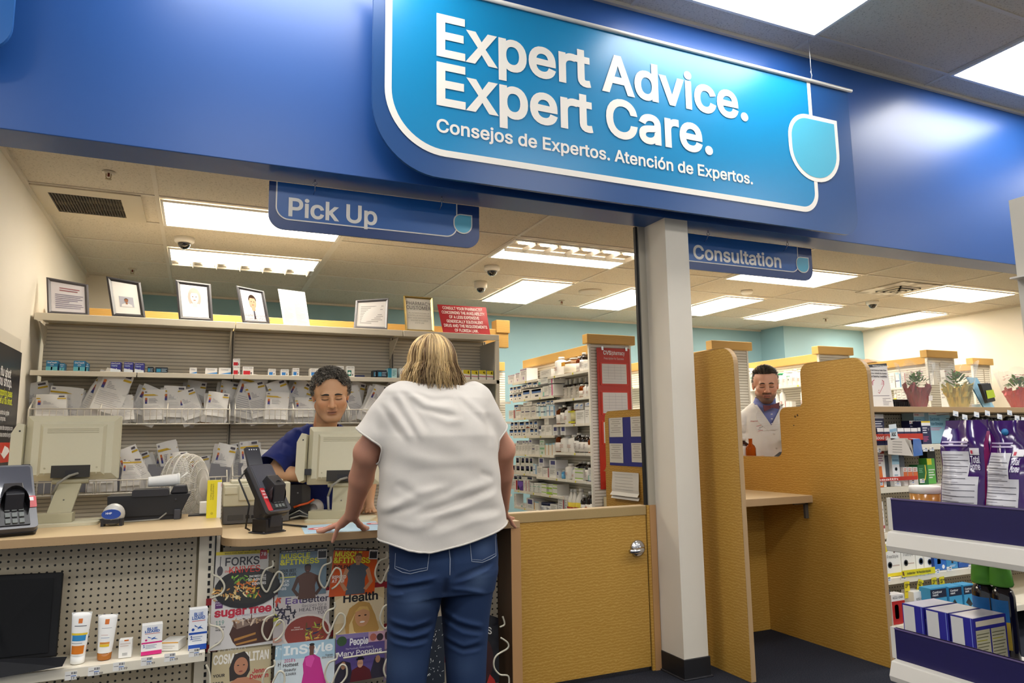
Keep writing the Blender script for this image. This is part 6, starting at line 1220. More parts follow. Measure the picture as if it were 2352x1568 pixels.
for i,(px,py,t,ang) in enumerate(((2083,1335,'19',0),(2116,1331,'13',.35),(2145,1326,'19',-.05),(2163,1324,'10',-.05),(2236,1316,'10',-.15))):
    p=on('y',3.012,px,py); b=B(); b.quad((-.022,0,-.095),(.022,0,-.095),(.022,0,0),(-.022,0,0),ytag); b.quad((.022,.001,-.095),(-.022,.001,-.095),(-.022,.001,0),(.022,.001,0),ytag); b.text(t,(-.016,-.0006,-.035),XA,ZA,.022,'#23211c',bold=.06,w=.02).text('99',(.007,-.0006,-.025),XA,ZA,.01,'#23211c',bold=.05); b.quad((-.016,-.0006,-.06),(.012,-.0006,-.06),(.012,-.0006,-.055),(-.016,-.0006,-.055),mat('#8a8020',.5))
    o=b.obj('sale_tag',loc=p); o.rotation_euler=(.05,ang,0); tag(o,'yellow %s sale tag hanging under the FreeStyle shelf, %s from the left'%(t,ORD[i]),'price tag','yellow sale tags')
Z5=.19
rb(2034,2044,1355,Z5,2.9,.05,'#1c2450',[hrt(.5,.8,.1,'#8fb4e6'),('r',0,.4,1,.52,'#b98a70')],'navy carton half hidden by the booth panel on the bottom right shelf')
rb(2046,2077,1367,Z5,2.88,.06,'#efebe8',[('p',[(.02,.0),(.7,0),(1,.12),(1,.78),(.02,.78)],'#b5201f'),('t',.1,.86,.08,'ACCU-CHEK','#3a3a40','l',.02,.8),('p',[(.2,.25),(.25,.18),(.45,.18),(.5,.25),(.5,.6),(.45,.66),(.25,.66),(.2,.6)],'#17181c'),('r',.25,.38,.45,.58,'#8f9a9c'),('r',.75,.4,.82,.58,'#efe9e6')],'red and white ACCU-CHEK meter carton on the bottom right shelf')
rb(2098,2128,1360,Z5,2.98,.08,'#ece9e6',[('t',.5,.62,.1,'ACCU-CHEK','#3a3a40','c',.03,.7)],'white ACCU-CHEK carton lying behind the sale tags')
for i,(x0,x1) in enumerate(((2136,2173),(2178,2208),(2212,2238))): rb(x0,x1,1352-4*i,Z5,2.92,.07,'#3f9ac8',[('r',0,.62,1,.95,'#17233c'),('t',.12,.8,.08,'Contour','#eef2f4','l',.03,.6),('t',.12,.7,.08,'next','#eef2f4','l',.03,.35),('p',[(.1,.3),(.4,.5),(.7,.2),(.5,.1)],'#23282e')],'blue Contour next carton %s from the left behind the purple tray'%ORD[i])
# shelf labels
for i,(px,py,y) in enumerate(((2018,1034,3.2),(2125,1032,3.2),(2140,1031,3.2),(2022,1110,3.2),(2060,1109,3.2),(2095,1106,3.2),(2118,1104,3.2),(2040,1330,3.02),(2075,1326,3.02),(2112,1318,3.02),(2130,1316,3.02),(2152,1312,3.02),(2180,1306,3.02),(2230,1301,3.02))):
    p=on('y',y-.0015,px,py); b=B(); b.box((-.022,-.001,-.013),(.022,0,.013),tagw)
    for k in range(7): b.box((.0+k*.0025,-.0014,.003),(.0012+k*.0025,-.001,.01),ink)
    b.box((-.018,-.0014,-.001),(-.003,-.001,.001),ink); b.box((0,-.0014,-.006),(.016,-.001,-.002),inkb)
    tag(b.obj('price_tag',loc=p),'white shelf label %s in reading order on the right merchandise shelves'%ORD[i],'price tag','shelf labels on the right')
# pegged black pouches with tags
for i,(px,py) in enumerate(((2194,950),(2215,958),(2242,952),(2267,949),(2295,957),(2318,948),(2335,960),(2350,964))):
    p=on('y',3.2,px,py); e=E('peg_hook',p,'white tagged peg hook %s from the left under the right counter top'%ORD[i],'hook','tagged peg hooks')
    B().tube([(0,.25,-.01),(0,.0,0)],.003,mat('#8a8a88',.3,.8),6).obj('rod',e)
    b=B(); b.add([(-.03,-.004,-.012),(.024,-.004,-.02),(.03,-.002,.014),(-.022,-.002,.022)],[(0,1,2,3)],mat('#eef0f2',.4)); b.quad((-.01,-.005,-.008),(.014,-.005,-.012),(.015,-.005,-.006),(-.009,-.005,-.002),mat('#9ab0d0',.5)); b.obj('tag_plate',e)
for i,(x0,x1,y0,y1,c,lab) in enumerate(((2240,2275,955,1020,'#1a1a1e','black pouch on a light blue card between the purple bags'),(2277,2300,957,1015,'#17171b','black pouch right of the blue carded one'),(2190,2206,955,985,'#2a2a2e','dark pouch left of the blue carded one'),(2312,2350,955,985,'#1c1c20','black pouch under the rightmost hooks'))):
    a=on('y',3.26,x0,y1); c_=on('y',3.26,x1,y0); e=E('carded_pouch',((a.x+c_.x)/2,3.27,a.z),lab,'pouch','pouches on the peg hooks'); w=c_.x-a.x; h=c_.z-a.z
    if i==0: B().box((-w/2,-.002,0),(w/2,.002,h*.5),mat('#8fc0de',.4)).quad((-w*.4,-.0025,h*.1),(w*.4,-.0025,h*.1),(w*.4,-.0025,h*.25),(-w*.4,-.0025,h*.25),mat('#eaf1f5',.4)).obj('card',e)
    b=B()
    for k in range(3): b.ell((-w*.3+w*.3*k,.0,h*(.72 if i==0 else .5)),(w*.2,.03,h*(.28 if i==0 else .5)),mat(c,.35),14,8)
    b.obj('pouch',e)
# on the counter top
ZT=1.4035
a=[on('y',3.36,*q) for q in ((1984,838),(2036,834),(2053,931),(1990,931))]
a[2].z=a[3].z=ZT; a[0].y+=.06; a[1].y+=.06; a[0]=on('y',3.43,1984,838); a[1]=on('y',3.43,2036,834)
o=(a[2]+a[3])/2; P=lambda u,v,k=0:(a[3]*(1-u)*(1-v)+a[2]*u*(1-v)+a[1]*u*v+a[0]*(1-u)*v)-o+Vector((0,-k,0)); r=(a[2]-a[3]); u_=(a[1]-a[2]); h=u_.length; w=r.length
b=B(); b.quad(P(0,0),P(1,0),P(1,1),P(0,1),mat('#e2dcd6',.35)); b.quad(P(0,1,-.003),P(1,1,-.003),P(1,0,-.003),P(0,0,-.003),mat('#e2dcd6',.5)); b.quad(P(0,.93,.0006),P(1,.93,.0006),P(1,1,.0006),P(0,1,.0006),mat('#1f1f26',.4))
b.text('VACCINATION SERVICES',P(.35,.95,.003),r,u_,.03*h,'#e9e6e2',bold=.04,w=.6*w)
for i,t in enumerate(('The pharmacy has the','vaccines you need to keep','your family healthy.')): b.text(t,P(.92,.82-i*.07,.003),r,u_,.035*h,'#3a3438',bold=.04,al='r',w=[.78,.95,.7][i]*w)
cx,cz,s=.52,.5,.19
hp=lambda s:[(cx,cz-s),(cx-s*1.25,cz+s*.1),(cx-s*1.3,cz+s*.5),(cx-s*.8,cz+s*.75),(cx,cz+s*.35),(cx+s*.8,cz+s*.75),(cx+s*1.3,cz+s*.5),(cx+s*1.25,cz+s*.1)]
ho,hi=hp(s),hp(s*.9); n=8; b.add([P(*q,.0008) for q in ho]+[P(*q,.0008) for q in hi],[(i,(i+1)%n,n+(i+1)%n,n+i) for i in range(n)],mat('#b03a4e',.4))
for x in (.36,.66): 
    for k in range(3): b.quad(P(x-.06,cz+.02+k*.025,.0008),P(x+.08,cz+.02+k*.025,.0008),P(x+.08,cz+.032+k*.025,.0008),P(x-.06,cz+.032+k*.025,.0008),mat('#d08a94',.4))
b.quad(P(.5,cz-.12,.0008),P(.53,cz-.12,.0008),P(.53,cz-.02,.0008),P(.5,cz-.02,.0008),mat('#b03a4e',.4))
for i in range(3): b.quad(P(.05,.715-i*.025,.0008),P(.95,.715-i*.025,.0008),P(.95,.722-i*.025,.0008),P(.05,.722-i*.025,.0008),mat('#b5aeb0',.5))
for i in range(5): b.quad(P(.62,.2-i*.035,.0008),P(.62+[.3,.12,.32,.22,.2][i],.2-i*.035,.0008),P(.62+[.3,.12,.32,.22,.2][i],.21-i*.035,.0008),P(.62,.21-i*.035,.0008),mat('#6a6468',.5))
b.quad(P(.1,.26,.0008),P(.9,.26,.0008),P(.9,.272,.0008),P(.1,.272,.0008),mat('#6a6468',.5))
tag(b.obj('counter_sign',loc=o),'white vaccination sign with a red heart outline leaning on the right counter','sign')
p=on('z',ZT,2075,932); b=B(); b.add([(-.1,0,.001),(.07,-.02,.001),(.1,.06,.06),(-.04,.1,.03)],[(0,1,2,3)],mat('#f0eeec',.5)); b.add([(-.1,0,.0005),(-.04,.1,.0295),(.1,.06,.0595),(.07,-.02,.0005)],[(0,1,2,3)],mat('#e4e2e0',.5)); tag(b.obj('paper_sheet',loc=(p.x,3.42,ZT)),'curled white paper on the right counter between sign and red wrapped plant','paper')
film=mat('#eef2f4',.08,0,.6,alpha=.16)
leafm=mat('#3f6f2a',.45,noise=.25,nscale=30); leafm2=mat('#5f8f35',.45,noise=.2,nscale=30)
def plant(px,py_base,py_top,wpx,y,foil,flower,label,seed,rs_=1,price=False):
    a=on('y',y,px-wpx/2,py_base); c=on('y',y,px+wpx/2,py_base); t=on('y',y,px,py_top); W=(c.x-a.x)*.66; H=t.z-ZT; e=E('potted_plant',((a.x+c.x)/2,y,ZT),label,'plant','wrapped plants on the right counter'); r=random.Random(seed)
    b=B(); n=40; prof=[(.30,0),(.34,.1),(.4,.25),(.45,.36),(.5,.46)]; vs=[]
    for k,(rr,z) in enumerate(prof):
        for i in range(n):
            q=W*rr*.95*(1+(.05+.05*k)*math.sin(i*PI*.5+seed+k)*r.uniform(.4,1.2)); zz=H*z+(H*.13*max(0,math.sin(i*PI*2/8+seed))*r.uniform(.6,1.2) if k==4 else 0); vs.append((q*math.cos(2*PI*i/n),q*math.sin(2*PI*i/n),zz))
    b.add(vs,[(k*n+i,k*n+(i+1)%n,(k+1)*n+(i+1)%n,(k+1)*n+i) for k in range(4) for i in range(n)]+[tuple(range(n))[::-1]],foil,smooth=False); b.obj('foil_wrap',e)
    for m,cnt,nm in ((leafm,46,'leaves'),(leafm2,26,'leaves')):
        b=B()
        for _ in range(cnt):
            az=r.random()*2*PI; el=r.uniform(.2,1.25); R0=W*.5*r.uniform(.35,1.0); base=Vector((0,0,H*.42)); d=Vector((math.cos(az)*math.cos(el),math.sin(az)*math.cos(el),math.sin(el))); p=base+Vector((d.x*R0,d.y*R0,d.z*H*.42*r.uniform(.6,1))); L=W*r.uniform(.13,.2); sd=d.cross(Vector((0,0,1))).normalized(); up=sd.cross(d)
            pts=[p-d*L*.2]
            for t_ in (.25,.6,.85): pts.append(p+d*L*t_+sd*L*.38*math.sin(PI*t_)+up*L*.1)
            pts.append(p+d*L-up*L*.1)
            for t_ in (.85,.6,.25): pts.append(p+d*L*t_-sd*L*.38*math.sin(PI*t_)+up*L*.1)
            mid=[p+d*L*t_ for t_ in (.25,.6,.85)]
            b.add(pts+mid,[(0,1,8),(1,2,9,8),(2,3,10,9),(3,4,10),(4,5,10),(5,6,9,10),(6,7,8,9),(7,0,8)],m,smooth=True)
        b.obj(nm,e)
    b=B()
    for _ in range(22):
        az=r.random()*2*PI; R0=W*.5*r.uniform(.2,.95); p=Vector((math.cos(az)*R0,math.sin(az)*R0,H*r.uniform(.7,.88)))
        for k in range(5):
            a_=2*PI*k/5; s=W*.055; b.add([p,p+Vector((math.cos(a_-.5)*s,math.sin(a_-.5)*s,s*.3)),p+Vector((math.cos(a_)*s*1.4,math.sin(a_)*s*1.4,s*.4)),p+Vector((math.cos(a_+.5)*s,math.sin(a_+.5)*s,s*.3))],[(0,1,2,3)],flower)
    b.obj('flowers',e)
    b=B(); vs=[]; prof=[(.31,.0),(.42,.22),(.55,.5),(.64,.8),(.72,1.03)]
    for k,(rr,z) in enumerate(prof):
        for i in range(n): q=W*rr*(1+.03*k*math.sin(i*1.7+seed)); vs.append((q*math.cos(2*PI*i/n),q*math.sin(2*PI*i/n),H*z+(H*.06*math.sin(i*.8+seed) if k==4 else .0006)))
    b.add(vs,[(k*n+i,k*n+(i+1)%n,(k+1)*n+(i+1)%n,(k+1)*n+i) for k in range(4) for i in range(n)],film,smooth=True); b.obj('clear_wrap',e)
    if price: B().quad((.0,-W*.47,H*.14),(W*.3,-W*.43,H*.16),(W*.3,-W*.45,H*.28),(0,-W*.49,H*.26),mat('#eeeae6',.5)).obj('price_sticker',e)
plant(2110,931,838,56,3.36,mat('#8f1026',.22,.35),mat('#b5307a',.5),'plant in dark red foil inside clear wrap, leftmost on the right counter',3,price=True)
plant(2203,931,838,60,3.38,mat('#c9b768',.18,.75),mat('#a3202e',.5),'plant in gold foil inside clear wrap in the middle of the right counter',5)
plant(2345,933,852,60,3.36,mat('#c23038',.25,.35),mat('#c9505a',.5),'plant in bright red foil cut by the right edge',8)
p=on('z',ZT,2157,933); e=E('basket',(p.x,3.42,ZT),'small black slatted basket behind the red and gold plants','basket'); b=B(); w=.09
for x in [(-w+.18*k/9) for k in range(10)]: b.box((x-.003,-.003,0),(x+.003,.003,.055),blk).box((x-.003,.097,0),(x+.003,.103,.055),blk)
b.box((-w,-.004,.045),(w,.004,.06),blk).box((-w,.096,.045),(w,.104,.06),blk).box((-w,-.004,0),(w,.104,.006),blk).box((-w-.003,-.004,0),(-w+.003,.104,.06),blk).box((w-.003,-.004,0),(w+.003,.104,.06),blk); b.obj('basket_body',e)
a0=on('y',3.36,2236,864); a1=on('y',3.36,2260,866); c1=on('y',3.34,2285,932); c0=on('y',3.34,2260,932); o=Vector((c0.x,3.34,ZT)); e=E('card_stand',o,'light blue card stand with a black meter and a lime screen on the right counter','display')
c0.z=c1.z=ZT; b=B(); b.quad(c0-o,c1-o,a1-o+YA*.05,a0-o+YA*.05,mat('#8fbfd6',.4)); b.quad(c0-o+YA*.01,a0-o+YA*.06,a1-o+YA*.06,c1-o+YA*.01,mat('#8fbfd6',.4)); b.obj('card',e)
q=lambda x,y,d=0: on('y',3.33,x,y)-o-YA*d
b=B(); f=[(2246,882),(2269,880),(2281,921),(2262,925)]; b.add([q(*t,.0) for t in f]+[q(*t,.02) for t in f],[(0,1,2,3),(4,5,6,7),(0,1,5,4),(1,2,6,5),(2,3,7,6),(3,0,4,7)],mat('#23262a',.35)); b.obj('meter',e,bevel=.004); B().quad(*[q(*t,.0235) for t in ((2261,916),(2279,912),(2274,895),(2257,897))],mat('#b5cc2c',.35)).obj('lime_label',e)
tag(B().box((-.04,0,0),(.06,.06,.03),'#e9e6e2').obj('white_box',loc=(on('z',ZT,2325,934).x,3.4,ZT)),'low white box between the meter stand and the rightmost plant','box')
tag(B().prism([(-.03,0),(.03,0),(.0,.045),(-.05,.05)],'y',0,.02,mat('#6a3020',.5)).obj('wedge',loc=(on('z',ZT,2300,934).x,3.42,ZT)),'small dark red wedge on the counter right of the meter stand','wedge')
p=on('x',7.1,2050,812); tag(B().add([(-.09,-.3,0),(.09,-.3,0),(.09,.3,0),(-.09,.3,0),(-.05,-.15,.05),(.06,-.1,.06),(.05,.2,.05),(-.04,.2,.03)],[(0,1,5,4),(1,2,6,5),(2,3,7,6),(3,0,4,7),(4,5,6,7),(3,2,1,0)],mat('#8a6a44',.6)).obj('open_box',loc=(7.16,6.0,2.041)),'flattened brown carton on top of the shelving run behind the plants','box')
# ---------------------------------------------------------------- display rack goods
plastic=mat('#3a1460',.14,0,.6,coat=.5,noise=.15,nscale=6); pinkp=mat('#a8347c',.2,coat=.4,noise=.2,nscale=8); labw=mat('#c9c6c9',.25,noise=.08,nscale=9)
def pouch(y0,y1,zb,zt,x,label,seed,cut=True,hole=False):
    W=y1-y0; H=zt-zb; e=E('salt_pouch',(x,(y0+y1)/2,zb),label,'bag','purple stand-up bags in the top tray',rz=-PI/2)
    def S(u,v,off=0):   # front skin, u across, v up; local -y is the front
        bul=.045*(1-v)**.8*math.sin(PI*min(max(u,0.02),.98))**.6+.004; wv=.006*math.sin(u*7+seed+v*9)+.004*math.sin(v*17+seed)
        return Vector(((u-.5)*W*(1-.1*max(0,v-.75)*2),-bul-wv*(.4+v)-off+.06*v,v*H))
    b=B(); n=14
    b.add([S(i/n,j/n) for j in range(n+1) for i in range(n+1)],[(j*(n+1)+i,j*(n+1)+i+1,(j+1)*(n+1)+i+1,(j+1)*(n+1)+i) for j in range(n) for i in range(n)],plastic,smooth=True)
    b.add([Vector((p.x,.12*v-.06*v-p.y*.0+.045*(1-v),p.z)) for v,p in [(j/n,S(i/n,j/n)) for j in range(n+1) for i in range(n+1)]],[((j+1)*(n+1)+i,(j+1)*(n+1)+i+1,j*(n+1)+i+1,j*(n+1)+i) for j in range(n) for i in range(n)],plastic,smooth=True); b.obj('bag_body',e)
    b=B()
    for s in (0,1):
        k=8; vs=[]
        for j in range(k+1):
            v=j/k*.9; p=S(s,v); vs+=[p,p+Vector((0,.05*(1-v)+.01,0)),]
        b.add(vs,[(2*j,2*j+1,2*j+3,2*j+2) for j in range(k)],pinkp,smooth=True)
    b.obj('gusset',e)
    def patch(u0,u1,v0,v1,m,off,nm=None,bb=None):
        k=14; off=off*2.5+.0015; q=bb or B(); q.add([S(u0+(u1-u0)*i/k,v0+(v1-v0)*j/k,off) for j in range(k+1) for i in range(k+1)],[(j*(k+1)+i,j*(k+1)+i+1,(j+1)*(k+1)+i+1,(j+1)*(k+1)+i) for j in range(k) for i in range(k)],m,smooth=True); return q
    b=patch(.06,.7,.2,.72,labw,.0006); patch(.7,.9,.2,.5,labw,.0006,bb=b)
    for i in range(9): patch(.08,.86 if .26+.048*i<.48 else .67,.22+.052*i,.225+.052*i,mat('#4a4650',.4),.0012,bb=b)
    for i in range(20): patch(.09,.4+.25*((i*7)%5)/5,.23+.024*i,.236+.024*i,mat('#9a969c',.4),.0011,bb=b)
    b.obj('facts_label',e)
    b=patch(.12,.62,.02,.14,mat('#d9d6d6',.3),.0006)
    for i in range(16): patch(.15+.028*i,.15+.028*i+[.008,.016,.005,.012][i%4],.025,.135,mat('#26242a',.4),.0012,bb=b)
    b.obj('barcode',e)
    b=patch(.72,.93,.69,.75,mat('#e6dfe2',.3),.0006); patch(.75,.8,.7,.73,mat('#c23048',.4),.0012,bb=b); q=S(.74,.6,.003); b.text('Total',S(.73,.62,.004),S(.9,.62)-S(.73,.62),S(.73,.7)-S(.73,.62),.02,'#e6dfee',bold=.03,w=W*.2).text('Home',S(.73,.56,.004),S(.9,.56)-S(.73,.56),S(.73,.7)-S(.73,.62),.02,'#e6dfee',bold=.03,w=W*.2)
    for k in range(2): patch(.05,.68,.765+.03*k,.78+.03*k,mat('#b9a8c8',.35),.0006,bb=b)
    b.obj('print',e)
    if hole: b=B(); q=S(.5,.9,.002); b.cyl(q,q+Vector((0,-.002,0)),.01,mat('#2f7fb8',.4),14); b.obj('hang_hole',e)
XB=2.1
def ya(px): return on('x',XB,px,1160).y
ZB=.9385
pouch(ya(2258),ya(2158),ZB,on('x',XB+.02,2190,965).z,XB,'purple bag of bath salts nearest the green carton, first in the top tray',1)
pouch(ya(2348)-.005,ya(2264),ZB,on('x',XB+.02,2320,965).z,XB,'purple bag of bath salts with a hanging hole, second in the top tray',4,hole=True)
pouch(ya(2348)-.13,ya(2352)-.02,ZB,1.25,XB+.01,'purple bag of bath salts cut by the right edge',6)
pouch(ya(2215),ya(2146),ZB,on('x',XB+.1,2150,972).z,XB+.11,'purple bag of bath salts standing behind the first one',2)
p=on('x',2.16,2117,1150); e=E('bath_jar',(2.18,p.y,ZB),'round amber jar with a white lid at the left end of the top tray','jar'); zt=on('x',2.16,2117,1118).z-ZB
B().lathe([(.043,0),(.046,.005),(.046,zt-.022),(.04,zt-.018)],mat('#b5782c',.2,coat=.4),24).obj('jar',e); B().lathe([(.047,zt-.02),(.047,zt),(.044,zt+.003)],mat('#e6e0d6',.35),24).obj('lid',e)
ZB2=.5495
for i,(y1,y0) in enumerate(((1.607,1.537),(1.53,1.46),(1.454,1.386))):
    b=B(); x0,x1=2.02,2.165; h=.165; m=mat('#2c2a8c',.3); b.box((x0,y0,0),(x1,y1,h),m); W=y1-y0
    b.quad((x0-.0005,y1-.003,.0),(x0-.0005,y0+W*.42,.0),(x0-.0005,y0+W*.42,h-.004),(x0-.0005,y1-.003,h-.004),mat('#d3d0cc',.4)); b.quad((x0-.0005,y0+.005,0),(x0-.0005,y0+.007,0),(x0-.0005,y0+.007,h),(x0-.0005,y0+.005,h),mat('#7f8fd0',.4))
    b.quad((x0+.004,y0+.003,h+.0005),(x1-.004,y0+.003,h+.0005),(x1-.004,y1-.003,h+.0005),(x0+.004,y1-.003,h+.0005),mat('#c9c4d0',.3))
    wx=x1-x0
    b.quad((x0+.01,y0-.0005,h*.86),(x1-.008,y0-.0005,h*.86),(x1-.008,y0-.0005,h*.95),(x0+.01,y0-.0005,h*.95),mat('#d9cdb8',.4))
    for (u0,u1) in ((.05,.47),(.51,.95)):
        b.quad((x0+wx*u0,y0-.0005,h*.06),(x0+wx*u1,y0-.0005,h*.06),(x0+wx*u1,y0-.0005,h*.8),(x0+wx*u0,y0-.0005,h*.8),mat('#b9b496',.4))
        for k in range(13): b.quad((x0+wx*(u0+.02),y0-.001,h*(.1+.052*k)),(x0+wx*(u1-.03-.1*((k*5)%3)/3),y0-.001,h*(.1+.052*k)),(x0+wx*(u1-.03-.1*((k*5)%3)/3),y0-.001,h*(.115+.052*k)),(x0+wx*(u0+.02),y0-.001,h*(.115+.052*k)),mat('#6a684e' if k!=10 else '#a8a02a',.5))
    tag(b.obj('blue_carton',loc=(0,0,ZB2)),['blue and white carton at the far end of the lower tray','blue and white carton in the middle of the lower tray','blue and white carton at the near end of the lower tray, showing its facts panel'][i],'carton','blue cartons in the lower tray')
capg=mat('#74c04e',.15,trans=.2,ior=1.2)
for i,(px,x) in enumerate(((2258,2.27),(2300,2.27))):
    p=on('x',x,px,1340); e=E('mouthwash_bottle',(x,p.y,ZB2),['dark bottle under a green cap, the farther of two in the lower tray','dark bottle under a green cap, the nearer of two in the lower tray'][i],'bottle','green capped bottles',rz=-PI/2-.25); zt=on('x',x,px,1292 if i==0 else 1297).z-ZB2
    B().lathe([(.034,0),(.036,.01),(.036,zt-.09),(.03,zt-.07),(.016,zt-.06),(.016,zt-.04)],mat('#170d14',.08,coat=.6),24,sy=.8).obj('bottle',e)
    B().lathe([(.032,zt-.062),(.036,zt-.055),(.03,zt-.004),(.026,zt)],capg,20,sy=.8).obj('cap',e)
    b=B()
    for z0,z1,c in ((.04,.12,'#d9b93a'),(.12,zt-.1,'#2f7fc4')):
        k=8; b.add([(.0366*math.sin(-1.1+2.2*q/k),-.0296*math.cos(-1.1+2.2*q/k),z) for z in (z0,z1) for q in range(k+1)],[(q,q+1,k+2+q,k+1+q) for q in range(k)],mat(c,.4),smooth=True)
    b.obj('wrap_label',e)
p=on('x',2.2,2345,1380); b=B(); b.box((-.04,-.05,0),(.07,.06,.26),mat('#1f3f8a',.35)); b.quad((-.0405,.05,.02),(-.0405,-.045,.02),(-.0405,-.045,.2),(-.0405,.05,.2),mat('#3a3440',.4)); b.quad((-.036,-.046,.2605),(.066,-.046,.2605),(.066,.056,.2605),(-.036,.056,.2605),mat('#cfccd2',.4)); tag(b.obj('blue_carton',loc=(2.27,p.y-.08,ZB2)),'taller dark carton beside the green capped bottles at the right edge','carton')
# poster on the left wall
e=E('wall_poster',(XL+.004,4.4,1.0),'dark flu shot poster with white and yellow words on the left wall','poster')
pz=.78; yR=4.965
def LP(px,py): v=on('x',XL+.006,px,py); return v
def lt(b,t,px,py,hp,col,yr,bold=.03,eps=.0006):
    v=LP(px,py); h=(LP(px,py-hp).z-v.z); b.text(t,(.0028,yr-4.4,v.z-1.0),(0,1,0),(0,0,1),h,col,bold=bold,al='r',eps=eps)
zt=LP(46,808).z-1.0; zb=-.28
B().box((-.003,-.5,zb),(.002,.555,zt),mat('#26262c',.3,noise=.12,nscale=3)).obj('board',e)
b=B(); b.box((-.003,-.5,zt),(.004,.5,zt+.07),mat('#d3ccbd',.5)); b.obj('header_strip',e)
yrr=LP(24,860).y
for t,px,py,hp,c in (('Get your flu shot',22,868,20,'#ececec'),('while you shop.',24,890,22,'#ececec'),('Get a 20% shopping pass',25,912,15,'#d9e02a'),('when you get a flu shot.',25,930,15,'#d9e02a'),('Vacunate contra la gripe',18,953,10,'#d9d9d9'),('mientras compras.',10,966,10,'#d9d9d9'),('Reciba un pase de compra con',26,988,10,'#d9d9d9'),('la vacuna contra la gripe.',26,1003,10,'#d9d9d9')):
    b=B(); lt(b,t,px,py,hp,c,LP(px+2,py).y); b.obj('lettering',e)
v=LP(25,1060); z0=LP(5,1062).z-1.0; z1=LP(5,1016).z-1.0; y1=LP(25,1040).y-4.4
b=B(); b.prism([(p[0],p[1]) for p in rrect(y1-.28,z0,y1,z1,.02)],'x',.002,.0045,mat('#c8301f',.35)); b.prism([(y1-.26,(z0+z1)/2),(y1-.17,z0+.02),(y1-.06,z1-.05),(y1-.09,z1-.03),(y1-.17,z0+.09),(y1-.22,z1-.06)],'x',.0045,.006,mat('#f0ecea',.4)); b.obj('red_badge',e)
b=B(); v=LP(10,985); b.prism([(v.y-4.4-.03,-.06),(v.y-4.4+.03,-.06),(v.y-4.4+.03,.07),(v.y-4.4-.03,.07)],'x',.004,.02,mat('#d9d4ca',.5)); b.obj('clip',e)
